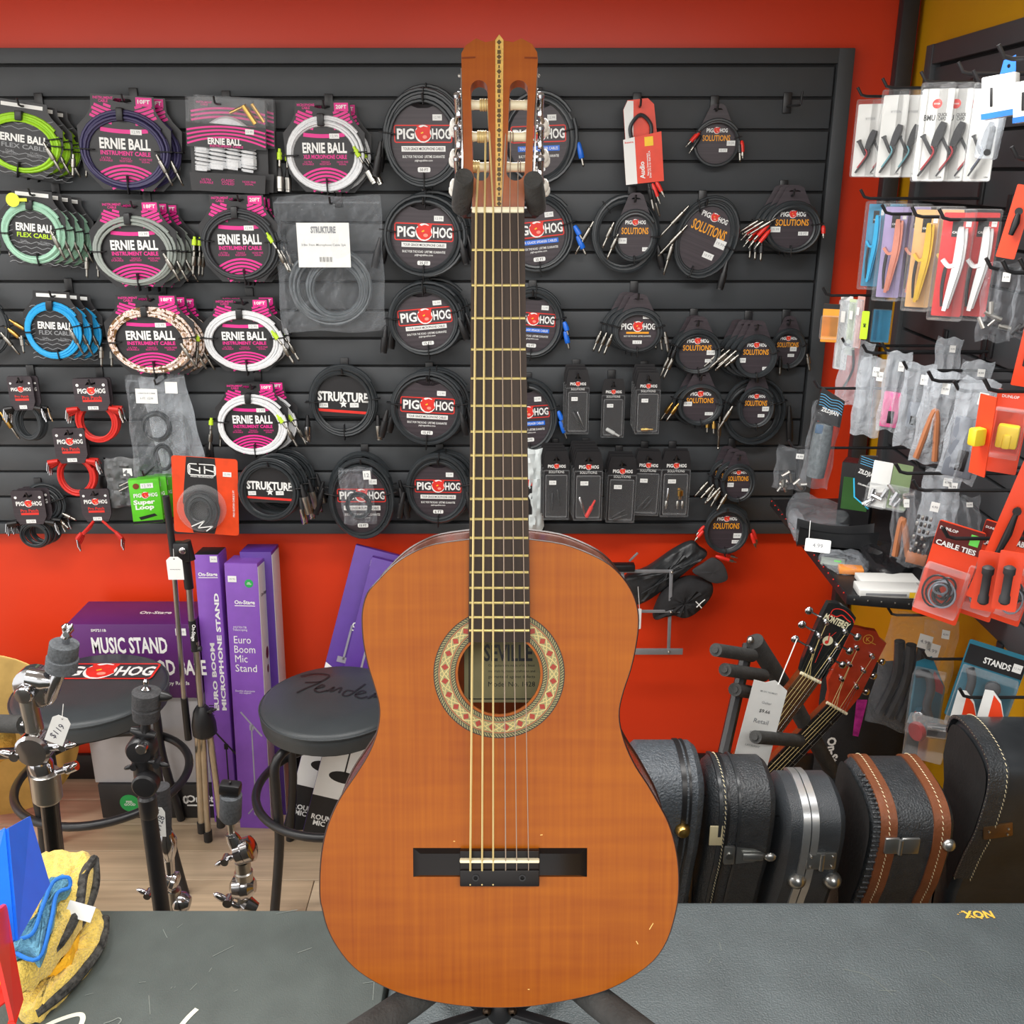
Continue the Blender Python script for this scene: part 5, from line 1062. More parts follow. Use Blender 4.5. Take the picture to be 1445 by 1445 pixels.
def price_tag(h, px, py, wpx, hpx, label, s_, dy=-.03, rot=0, string=None):
    k = h.r(px, py, 1); p = PY(px, py, h.Y + dy)
    t = thing('price_tag', label, 'tag', p, (0, radians(rot), 0)); a, b = wpx * k / 2 * 1.0, hpx * k / 2
    obj('card', MB().plate([[(-a, -b), (a, -b), (a, .7 * b), (.5 * a, b), (-.5 * a, b), (-a, .7 * b)], [(p[0] * .12 * a, .82 * b + p[1] * .12 * a) for p in ell(0, 0, 1, 1, 8)]], 0, .0006), PAPER, t)
    text(t, s_, 0, -.1 * b, 1.1 * b if rot else a * 1.3, mat('ink_blue_black', (50, 50, 70), .6), -.0004, rot=radians(70) if rot else 0, bold=0)
    if string: obj('string', MB().tube([(0, -.0006, .82 * b), (string[0] * k, .004, string[1] * k)], .0007, 5), PAPER, t)
    return t
h = HW('chrome cymbal stand with large tilter at the far left', 1.5, (75, 1200))
h.tube('tube', [(68, 1115), (80, 1225), (92, 1330)], 12.5, mat('dark_chrome', (96, 96, 98), .2, 1.)); h.tube('tube', [(92, 1330), (110, 1500)], 12, STEEL)
h.turn('wing_screw', (94, 880), (93, 916), [(0, 2), (.1, 7), (.35, 5), (.5, 8), (.6, 5), (1, 5)], CHROME); h.wing((96, 893), 60, 16)
h.turn('felt', (91, 907), (86, 946), [(0, 14), (.03, 20), (.45, 20.5), (.5, 19), (.55, 22), (.95, 22), (1, 18)], FELT); h.turn('sleeve', (84, 945), (68, 990), [(0, 8), (.2, 10), (.8, 10), (1, 7)], CHROME)
h.disc('tilter_gear', (52, 968), 31, .014, CHROME, .01); h.disc('tilter_cap', (36, 978), 13, .012, CHROME, -.012); h.turn('tilter_arm', (40, 955), (76, 962), [(0, 14), (.6, 15), (1, 9)], CHROME)
h.turn('post', (38, 980), (52, 1045), [(0, 12), (.75, 13), (.8, 9), (1, 9)], STEEL); h.disc('clamp_ball', (50, 1055), 25, .018, CHROME, 0); h.wing((22, 1066), 165, 24); h.wing((90, 1053), 10, 18); h.turn('clamp_arm', (55, 1050), (95, 1052), [(0, 14), (.5, 9), (1, 7)], CHROME)
h.turn('neck', (55, 1070), (62, 1095), [(0, 13), (.3, 17), (1, 15)], CHROME); h.turn('collar', (63, 1088), (68, 1130), [(0, 16), (.05, 20), (.9, 20), (1, 16)], STEEL); h.turn('side_bolt', (80, 1090), (108, 1080), [(0, 5), (.4, 5), (.5, 8), (1, 7)], CHROME); h.wing((100, 1083), 35, 12)
h.tube('foam_arm', [(-40, 1020), (34, 1022)], 13, FOAM, [.05, 0]); h.tube('lower_arm', [(-40, 1066), (26, 1062)], 8, BLKMET, [.03, 0]); h.turn('arm_bolt', (30, 1022), (42, 1022), [(0, 6), (.5, 6), (.55, 4), (1, 4)], CHROME)
price_tag(h, 82, 1030, 26, 46, 'white price tag with handwritten price hanging on the chrome cymbal stand', '$119', string=(-6, 40), rot=25)
h = HW('black cymbal stand with dark felt between the two stools', 1.45, (228, 1290))
h.turn('tip', (206, 958), (206, 985), [(0, 2), (.1, 4), (.4, 3), (.5, 7), (.8, 6), (1, 5)], CHROME); h.turn('felt', (207, 974), (206, 1018), [(0, 15), (.05, 20), (.45, 20), (.5, 18), (.55, 20), (.9, 18), (1, 11)], FELTD)
h.turn('felt_clip', (228, 982), (243, 984), [(0, 8), (.6, 6), (1, 2)], BLKPL); h.turn('rod', (206, 1018), (203, 1045), [(0, 7), (1, 7)], BLKMET); h.disc('tilter_gear', (200, 1056), 20, .016, BLKMET, 0); h.disc('tilter_screw', (200, 1056), 8, .006, CHROME, -.022)
h.turn('tilter_arm', (185, 1030), (220, 1038), [(0, 5), (.4, 8), (1, 5)], BLKMET); h.turn('post', (201, 1068), (204, 1105), [(0, 16), (.3, 14), (.9, 14), (1, 12)], BLKMET); h.disc('clamp_knob', (206, 1106), 18, .012, BLKPL, -.02); h.wing((190, 1080), 20, 18, BLKMET); h.wing((222, 1077), -15, 18, BLKMET)
h.turn('collar', (207, 1122), (211, 1152), [(0, 10), (.1, 13), (.9, 13), (1, 11)], BLKMET); h.tube('tube', [(210, 1150), (229, 1290), (240, 1400), (262, 1560)], 11.5, BLKMET)
h = HW('chrome cymbal stand partly hidden behind the black one', 1.62, (245, 1270))
h.turn('sleeve', (226, 1110), (233, 1175), [(0, 13), (.6, 12), (1, 9)], FELTD); h.turn('tilter', (234, 1175), (238, 1212), [(0, 9), (.3, 14), (.7, 12), (1, 8)], CHROME); h.turn('rod', (238, 1210), (240, 1232), [(0, 8), (1, 7)], CHROME); h.turn('hinge', (230, 1240), (252, 1246), [(0, 10), (.2, 15), (.5, 15), (.55, 14), (.8, 15), (1, 9)], CHROME)
h.wing((209, 1262), 150, 18); h.turn('lower_hinge', (246, 1272), (268, 1275), [(0, 10), (.2, 15), (.6, 15), (1, 9)], CHROME); h.tube('tube', [(245, 1255), (252, 1330), (262, 1500)], 10, STEEL)
price_tag(h, 225, 1160, 16, 46, 'narrow white price tag behind the black cymbal stand tube', '$128', dy=-.08, rot=4)
h = HW('chrome cymbal stand with grey felt and black cap in front of purple cartons', 1.6, (340, 1285))
h.turn('felt', (326, 1120), (325, 1158), [(0, 13), (.05, 15.5), (.85, 15.5), (1, 11)], FELT); k = h.r(325, 1110, 1); obj('wing_cap', MB().rbox(h.L(325, 1112), (30 * k, .026, 18 * k), .006, rot=Matrix.Rotation(radians(8), 3, 'Y')).ball(h.L(325, 1104, -.005), .003), BLKPL, h.t)
h.turn('rod', (325, 1156), (328, 1185), [(0, 5), (.7, 5), (.75, 8), (1, 8)], STEEL); h.turn('bracket', (325, 1176), (338, 1200), [(0, 7), (.3, 10), (1, 12)], CHROME); h.turn('tilter_drum', (332, 1204), (358, 1196), [(0, 14), (.15, 18), (.5, 18), (.52, 17), (.55, 18), (.9, 18), (1, 13)], CHROME); h.wing((318, 1214), 30, 20)
h.turn('neck', (342, 1215), (345, 1242), [(0, 11), (.5, 11), (.55, 13), (1, 12)], STEEL); h.turn('hinge_ball', (326, 1252), (360, 1250), [(0, 8), (.15, 16), (.5, 19), (.55, 18), (.8, 17), (1, 9)], CHROME); h.wing((322, 1272), 145, 24); h.turn('lower_hinge', (340, 1272), (362, 1282), [(0, 9), (.3, 13), (1, 8)], CHROME); h.tube('tube', [(343, 1260), (348, 1330), (356, 1500)], 9, STEEL)
h = HW('folded tripod boom microphone stand with chrome poles by the purple cartons', 2.45, (292, 1180), name='microphone_stand', legs=False)
h.tube('boom', [(234, 700), (247, 800)], 5, BLKMET); k = h.r(258, 778, 1); obj('boom_clutch', MB().rbox(h.L(258, 778), (24 * k, .03, 30 * k), .008).cyl(h.L(263, 763), h.L(270, 790), 6 * k), BLKPL, h.t); h.disc('clutch_screw', (258, 777), 5, .004, CHROME, -.018)
h.tube('thin_pole', [(246, 812), (262, 1012)], 3.6, STEEL); h.tube('thin_pole_end', [(260, 985), (266, 1043)], 5, BLKPL); h.tube('upper_sleeve', [(262, 790), (267, 830)], 6.5, BLKPL); h.tube('upper_pole', [(267, 830), (271, 885)], 4.6, STEEL)
sl = h.tube('height_grip', [(271, 875), (276, 918)], 5.5, BLKPL); text(h.t, 'On-Stage', 0, 0, .05, WHITE, M=frame(h.L(272.5, 893, -.012), (-.12, 0, -1), (1, 0, 0))); h.tube('height_collar', [(271, 917), (284, 915)], 4, BLKPL); h.tube('main_pole', [(276, 905), (285, 1010)], 4.6, STEEL)
h.turn('tripod_hub', (284, 996), (290, 1038), [(0, 7), (.15, 12), (.6, 17), (.9, 17), (1, 12)], BLKPL); h.wing((298, 1003), 20, 9, BLKPL)
for a, b in (((279, 1034), (284, 1160)), ((286, 1036), (293, 1172)), ((296, 1034), (311, 1152))):
    h.tube('leg', [a, b], 4.6, mat('champagne_leg_tube', (196, 186, 168), .3, .9)); h.tube('rubber_foot', [b, (b[0] + 1, b[1] + 14)], 6, BLKPL)
price_tag(h, 247, 802, 22, 34, 'white price tag hanging on the folded microphone stand', '~~~~', dy=-.05, string=(0, 28))
# ------------------------------------------------------------------ things lying on the left case
def blob(poly, z0, hgt, seed, wob=.004, conv=None):
    R = random.Random(seed); P = [PZ(px, py, z0 + hgt * .6) for px, py in poly]; P = [Vector((v.x, v.y)) for v in spline([(p.x, p.y) for p in P], 4, True)]
    c = sum(P, Vector((0, 0))) / len(P); vs = []; fs = []; n = len(P); rings = ((1, 0), (1.01, .35), (.97, .8), (.86, 1.), (.65, 1.02), (.4, .98), (.15, 1.03))
    for s, f in rings:
        for i, p in enumerate(P):
            q = c + (p - c) * s; vs.append((q.x, q.y, z0 + hgt * f + (R.uniform(-wob, wob) if s < .9 else sin(i * 1.7 + seed) * wob * .6)))
    for r in range(len(rings) - 1):
        for i in range(n): j = (i + 1) % n; fs.append((r * n + i, r * n + j, (r + 1) * n + j, (r + 1) * n + i))
    fs.append(tuple((len(rings) - 1) * n + i for i in range(n))); fs.append(tuple(range(n))[::-1])
    return MB().add(vs, fs), P
YTW = mat('yellow_terry_cloth', (232, 200, 92), .95, var=.16, scale=160, bump=1., bscale=380, sheen=.3); YTD = mat('deep_yellow_cloth', (236, 178, 36), .9, var=.12, bump=.5, bscale=300)
EDGE = mat('black_white_towel_edging', (58, 57, 54), .9, var=.9, scale=110, bump=.8, bscale=260); BLC = mat('blue_microfibre', (96, 150, 176), .95, var=.2, scale=180, bump=.9, bscale=400); BLE = mat('blue_hem', (30, 110, 200), .8, bump=.4)
def cloth(label, name, poly, z0, hgt, m, seed, edge=None, em=None, er=.006, ew=None, cat='towel'):
    mb, P = blob(poly, z0, hgt, seed); t = thing(name, label, cat, (sum(p.x for p in P) / len(P), sum(p.y for p in P) / len(P), z0)); O = Vector(t.location)
    mb.v = [tuple(Vector(v) - O) for v in mb.v]; obj('cloth', mb, m, t)
    if edge:
        for e in edge: obj('hem', MB().tube([v for v in spline([PZ(px, py, z) - O for px, py, z in e], 5)], er, 8), em, t)
    return t
z = ZT + .001
cloth('yellow terry towel with black and white edging lying lowest on the case', 'towel', [(22, 1420), (30, 1360), (60, 1320), (110, 1290), (135, 1283), (148, 1298), (143, 1330), (110, 1375), (70, 1415), (48, 1432)], z, .022, YTW, 3, [[(148, 1296, z + .012), (142, 1335, z + .012), (100, 1390, z + .012), (50, 1430, z + .012)]], EDGE)
cloth('bright yellow cloth between the yellow towels', 'cloth', [(40, 1385), (60, 1352), (95, 1318), (112, 1308), (104, 1345), (90, 1362), (60, 1375)], z + .023, .012, YTD, 5, cat='cloth')
t = cloth('yellow terry towel folded on top with white care label', 'towel', [(20, 1372), (25, 1300), (42, 1245), (58, 1209), (100, 1205), (132, 1212), (126, 1250), (112, 1290), (90, 1325), (60, 1360), (35, 1378)], z + .036, .035, YTW, 8, [[(133, 1212, z + .06), (118, 1235, z + .068), (110, 1285, z + .066), (85, 1330, z + .055), (40, 1374, z + .045)], [(133, 1212, z + .06), (134, 1250, z + .045), (120, 1290, z + .04), (108, 1310, z + .035)]], EDGE)
O = Vector(t.location); q = PZ(113, 1286, z + .072) - O; obj('care_label', MB().plate([[(-.018, -.009), (.018, -.009), (.018, .009), (-.018, .009)]], -.0004, .0004).xf(frame(q, (1, -.25, -.1), (.1, .6, .7))), PAPER, t)
t = cloth('dusty blue microfibre cloth with blue hem on the yellow towel', 'cloth', [(16, 1345), (22, 1328), (45, 1312), (60, 1270), (72, 1245), (90, 1237), (99, 1248), (80, 1265), (76, 1285), (66, 1320), (55, 1352), (38, 1340)], z + .074, .02, BLC, 11, [[(16, 1326, z + .09), (45, 1318, z + .098), (60, 1280, z + .105), (75, 1245, z + .11), (96, 1238, z + .11), (98, 1252, z + .10), (80, 1262, z + .10), (72, 1300, z + .095), (54, 1353, z + .085), (18, 1343, z + .085)]], BLE, .0024, cat='cloth')
t = thing('plastic_tray', 'bright blue plastic tray standing at left beside the towels', 'tray', PZ(20, 1335, ZT))
O = Vector(t.location); D0 = .98
BLP = mat('glossy_blue_plastic', (20, 104, 222), .28, var=.05)
def quadslab(pts, th):
    P = [Vector(p) for p in pts]; n = (P[1] - P[0]).cross(P[-1] - P[0]).normalized() * th; k = len(P)
    return MB().add(P + [p + n for p in P], [tuple(range(k))[::-1], tuple(range(k, 2 * k))] + [(i, (i + 1) % k, (i + 1) % k + k, i + k) for i in range(k)])
a0 = PZ(22, 1328, z + .04); 
obj('front_panel', quadslab([PD(-40, 1360, .97) - O, PD(22, 1328, .99) - O, PD(8, 1170, 1.07) - O, PD(-40, 1200, 1.07) - O], .003), BLP, t)
obj('side_panel', quadslab([PD(22, 1328, .99) - O, PD(67, 1249, 1.12) - O, PD(39, 1153, 1.15) - O, PD(8, 1170, 1.07) - O], .003), BLP, t)
t = thing('red_bin', 'red plastic bin corner cut off by the left edge of the picture', 'bin', PZ(0, 1445, ZT)); O = Vector(t.location); RB = mat('red_bin_plastic', (216, 40, 24), .35, var=.05)
obj('side_wall', quadslab([PD(14, 1445, .93) - O, PD(27, 1412, .97) - O, PD(4, 1281, 1.0) - O, PD(-20, 1300, .93) - O], .004), RB, t); obj('rim', MB().tube([PD(-20, 1300, .93) - O, PD(4, 1281, 1.0) - O, PD(12, 1330, .985) - O, PD(27, 1412, .97) - O, PD(16, 1447, .93) - O], .004, 8), RB, t)
obj('inner_shelf', quadslab([PD(-25, 1440, .95) - O, PD(22, 1405, .965) - O, PD(10, 1365, .98) - O, PD(-25, 1375, .98) - O], .003), RB, t)
obj('yellow_edge', MB().tube([PD(-10, 1400, .955) - O, PD(12, 1372, .97) - O], .0015, 6), YEL, t)
# ================================================================== lower right: instrument cases
PEB = mat('pebbled_black_vinyl', (74, 80, 86), .34, var=.2, scale=120, bump=.7, bscale=230); PEB2 = mat('fine_grain_black_vinyl', (54, 57, 60), .34, var=.2, scale=60, bump=.6, bscale=300); SMOOTHC = mat('moulded_black_plastic', (60, 64, 68), .38, var=.1, bump=.3, bscale=500); SMB = mat('smooth_black_case', (48, 51, 54), .34, var=.2, scale=14, bump=.1, bscale=90)
FUZZ = mat('black_lid_cloth', (28, 27, 27), .8, var=.2, bump=.2); BROWN = mat('brown_leather_strap', (122, 70, 42), .5, var=.15, bump=.2, bscale=200); STITCH = mat('cream_stitching', (226, 214, 176), .7); NICK = mat('nickel_latch', (176, 178, 176), .3, .9, var=.08)
def prof(Yf, Zt, rnd=1.0, depth=.16):
    dp = depth
    P = [(Yf + dp, 0), (Yf + dp, Zt - .09), (Yf + dp - .004, Zt - .04), (Yf + dp - .016, Zt - .014), (Yf + dp - .045, Zt - .002), (Yf + .07 * rnd, Zt), (Yf + .032 * rnd, Zt - .007), (Yf + .009, Zt - .024), (Yf, Zt - .055), (Yf + .003, Zt - .095), (Yf + .016, Zt - .16), (Yf + .038, Zt - .22), (Yf + .07, Zt - .33), (Yf + .075, 0)]
    return P
def fine(P, n=4):
    a = [Vector(p) for p in P]; return [a[0]] + spline(a[1:-1], n) + [a[-1]]
def case_body(P, x0, x1, e=.016):
    F_ = fine(P); c = Vector((sum(p.x for p in F_) / len(F_), .5)); n = len(F_); vs = []; fs = []
    rings = [(x0, .05), (x0 + .002, .022), (x0 + .006, .008), (x0 + e, 0), (x1 - e, 0), (x1 - .006, .008), (x1 - .002, .022), (x1, .05)]
    nor = []
    for i in range(n):
        d = F_[min(i + 1, n - 1)] - F_[max(i - 1, 0)]; nn = Vector((-d.y, d.x)).normalized(); nor.append(nn)
    for x, ins in rings:
        for p, nn in zip(F_, nor):
            q = p + nn * ins
            vs.append((x, q.x, max(q.y, 0)))
    m = len(rings)
    for r in range(m - 1):
        for i in range(n - 1): fs.append((r * n + i, r * n + i + 1, (r + 1) * n + i + 1, (r + 1) * n + i))
        fs.append((r * n + n - 1, r * n, (r + 1) * n, (r + 1) * n + n - 1))
    fs.append(tuple(range(n))[::-1]); fs.append(tuple((m - 1) * n + i for i in range(n)))
    return MB().add(vs, fs)
def strip(P, xa, xb, off, i0=8, skew=0.):
    F_ = fine(P)[i0:-3]; c = Vector((sum(p.x for p in F_) / len(F_) + .1, .5)); vs = []; n = len(F_)
    for i, p in enumerate(F_):
        d = F_[min(i + 1, n - 1)] - F_[max(i - 1, 0)]; nn = Vector((-d.y, d.x)).normalized()
        nn = -nn
        a = p + nn * off; b = p - nn * .003
        vs += [(xa, b.x, b.y), (xa, a.x, a.y), (xb, a.x, a.y), (xb, b.x, b.y)]
    fs = []
    for i in range(n - 1):
        for k in range(3): fs.append((4 * i + k, 4 * i + k + 1, 4 * i + 4 + k + 1, 4 * i + 4 + k))
    fs += [(0, 1, 2, 3), tuple(4 * (n - 1) + k for k in range(4))[::-1]]
    return MB().add(vs, fs)
def stitches(P, x, off, i0=8, step=.0085, slant=.0008):
    F_ = fine(P)[i0:-3]; mb = MB(); acc = 0; c = Vector((sum(p.x for p in F_) / len(F_) + .1, .5))
    for i in range(len(F_) - 1):
        a, b = F_[i], F_[i + 1]; L = (b - a).length; d = (b - a) / L; nn = Vector((-d.y, d.x))
        nn = -nn
        s = -acc
        while True:
            s += step
            if s > L: break
            p = a + d * s + nn * off; q = p + d * step * .6; mb.tube([(x - slant, p.x, p.y), (x + slant, q.x, q.y)], .0007, 4)
        acc = L - (s - step)
    return mb
CP = [None]
def XF(px, py, Y): return PY(px, py, Y).x
def case(label, xl, xr_, yref, Yf, Zt, m, rnd=1., depth=.16):
    x0, x1 = XF(xl, yref, Yf), XF(xr_, yref, Yf); P = prof(Yf, Zt, rnd, depth); CP[0] = fine(P); t = thing('instrument_case', label, 'case', ((x0 + x1) / 2, Yf + .2, 0), (0, 0, 0), 'row of instrument cases')
    O = Vector(t.location); P2 = [(y - O.y, z) for y, z in P]; b = obj('shell', case_body(P2, x0 - O.x, x1 - O.x), m, t)
    return t, P2, x0 - O.x, x1 - O.x, O
def on_case(t, O, px, py, Yf):
    # where the sight line meets the curved front of the case
    F_ = CP[0]; k0 = min(range(len(F_)), key=lambda i: F_[i].x); fr_ = F_[k0 - 6:]
    Y = Yf - .02
    for _ in range(200):
        p = PY(px, py, Y)
        for a, b in zip(fr_, fr_[1:]):
            if b.y <= p.z <= a.y:
                yy = a.x + (b.x - a.x) * ((a.y - p.z) / max(a.y - b.y, 1e-6))
                if Y >= yy - .002: return p - O + Vector((0, -.002, 0))
                break
        Y += .001
    return PY(px, py, Yf) - O
# 1
t, P, x0, x1, O = case('pebbled silver-black case with brass stud, next to the guitar', 892, 1000, 1121, 1.37, .95, PEB, 1., .145)
obj('lid_seam', strip(P, x1 - .042, x1 - .034, .0025), BLKPL, t); obj('lid_seam', strip(P, x1 - .030, x1 - .026, .002), BLKPL, t)
c = on_case(t, O, 963, 1170, 1.375); obj('stud', MB().lathe([(.0125, 0), (.012, .005), (.008, .012), (.002, .014)], c, (0, -1, .1), 18), GOLDM, t)
# 2
t, P, x0, x1, O = case('black leather-grain case with nickel drawbolt latch and cloth label', 1001, 1101, 1150, 1.38, .918, PEB2, .9, .14)
obj('lid_seam', strip(P, x0 + .030, x0 + .034, .003), BLKPL, t); obj('piping', strip(P, x0 + .016, x0 + .021, .005), SMB, t); obj('piping', strip(P, x0 + .048, x0 + .052, .004), SMB, t); s_ = obj('stitching', stitches(P, x0 + .026, .003), STITCH, t); s_['kind'] = 'stuff'
c = on_case(t, O, 1055, 1204, 1.392); w = XF(1091, 1204, 1.39) - XF(1020, 1204, 1.39)
lt = obj('latch', MB().rbox(c + Vector((-w * .38, -.002, 0)), (w * .22, .006, w * .42), .002).add([tuple(c + Vector(v)) for v in ((-w * .24, -.004, w * .2), (w * .1, -.004, w * .16), (w * .42, -.004, 0), (w * .1, -.004, -w * .16), (-w * .24, -.004, -w * .2))], [(4, 3, 2, 1, 0)]), NICK, t)
obj('latch_lever', MB().rbox(c + Vector((w * .08, -.008, 0)), (w * .4, .006, w * .14), .002).ball(c + Vector((w * .42, -.008, .0)), .008, 10, (1.3, .7, 1)), NICK, lt); obj('keyhole', MB().lathe([(.006, 0), (.006, .003), (.002, .003)], c + Vector((-w * .38, -.005, 0)), (0, -1, 0), 14), STEEL, lt)
c = on_case(t, O, 1010, 1178, 1.392); obj('cloth_label', MB().rbox(c, (.022, .003, .038), .002), mat('beige_label', (196, 186, 150), .8), t)
# 3
t, P, x0, x1, O = case('moulded black case with silver rim band and two studs', 1104, 1201, 1170, 1.38, .882, SMOOTHC, 1.1, .145)
xm = x0 + (x1 - x0) * .42; ALU = mat('aluminium_rim', (206, 210, 212), .3, .8, var=.05)
obj('rim_band', strip(P, xm - .013, xm - .001, .005), ALU, t); obj('rim_band', strip(P, xm + .001, xm + .013, .005), ALU, t)
c = on_case(t, O, 1158, 1213, 1.385); w = .05; hg = obj('latch', MB().rbox(c, (w, .007, .034), .003), NICK, t); obj('latch_barrel', MB().cyl(c + Vector((0, -.005, -.016)), c + Vector((0, -.005, .016)), .004, n=10), NICK, hg)
for sx in (-1, 1):
    for sz_ in (-1, 1): obj('rivet', MB().ball(c + Vector((sx * w * .36, -.004, sz_ * .01)), .0025, 8), STEEL, hg)
for px in (1124, 1174): c = on_case(t, O, px, 1241, 1.40); obj('foot_stud', MB().lathe([(.0155, -.004), (.0155, .002), (.013, .007), (.009, .011), (.005, .014), (.001, .015)], c, (0, -1, .15), 20), NICK, t)
# 4
t, P, x0, x1, O = case('black case with two stitched brown leather straps', 1234, 1358, 1150, 1.37, .888, PEB2, 1.1, .19)
for xa in (x0 + .014, x1 - .042):
    sp = obj('leather_strap', strip(P, xa, xa + .027, .0035), BROWN, t); s_ = obj('stitching', stitches(P, xa + .0135, .0042), STITCH, sp); s_['kind'] = 'stuff'
F_ = fine(P); lid = [(p.x, p.y) for p in F_ if p.y > .05]; mb = MB(); vs = [(x0 - .001, p[0], p[1]) for p in scl(lid, .93, (lid[len(lid) // 2][0] + .1, .75))]; obj('lid_panel', MB().add(vs, [tuple(range(len(vs)))]), FUZZ, t)
mb = MB()
for k, p in enumerate(F_[16:-4]): mb.tube([(x0 + .002, p.x, p.y), (x0 + .016, p.x + (F_[16].x - p.x) * .0, p.y)], .0022, 5)
pk = obj('puckered_edge', mb, PEB2, t); pk['kind'] = 'stuff'
c = on_case(t, O, 1270, 1191, 1.378); lt = obj('latch', MB().rbox(c + Vector((-.015, -.002, 0)), (.024, .006, .03), .002).rbox(c + Vector((.015, -.002, 0)), (.03, .006, .03), .002).cyl(c + Vector((-.002, -.006, -.014)), c + Vector((-.002, -.006, .014)), .0035), NICK, t)
c = on_case(t, O, 1338, 1191, 1.378); obj('stud', MB().lathe([(.011, 0), (.01, .005), (.006, .009), (.001, .01)], c, (0, -1, .1), 16), NICK, t)
# 5
t, P, x0, x1, O = case('large smooth black case with stitched lid edge at the right edge', 1396, 1560, 1110, 1.40, .962, SMB, 1.2, .17)
obj('edge_band', strip(P, x0 - .002, x0 + .03, .0035, 4), PEB2, t); s_ = obj('stitching', stitches(P, x0 + .026, .0045, 4), STITCH, t); s_['kind'] = 'stuff'; s_ = obj('stitching', stitches(P, x0 - .001, .001, 4), STITCH, t); s_['kind'] = 'stuff'
F_ = fine(P); lid = [(p.x, p.y) for p in F_ if p.y > .05]; vs = [(x0 - .001, p[0], p[1]) for p in scl(lid, .93, (lid[len(lid) // 2][0] + .1, .75))]; obj('lid_panel', MB().add(vs, [tuple(range(len(vs)))]), FUZZ, t)
c = on_case(t, O, 1407, 1171, 1.406); lt = obj('latch', MB().rbox(c, (.05, .006, .028), .003, rot=Matrix.Rotation(radians(-10), 3, 'Y')), mat('aged_brass_latch', (126, 96, 66), .4, .7, var=.2), t)
for dx, dz in ((.016, .006), (.016, -.005), (-.016, 0)): obj('rivet', MB().ball(c + Vector((dx, -.004, dz)), .0025, 8), STEEL, lt)
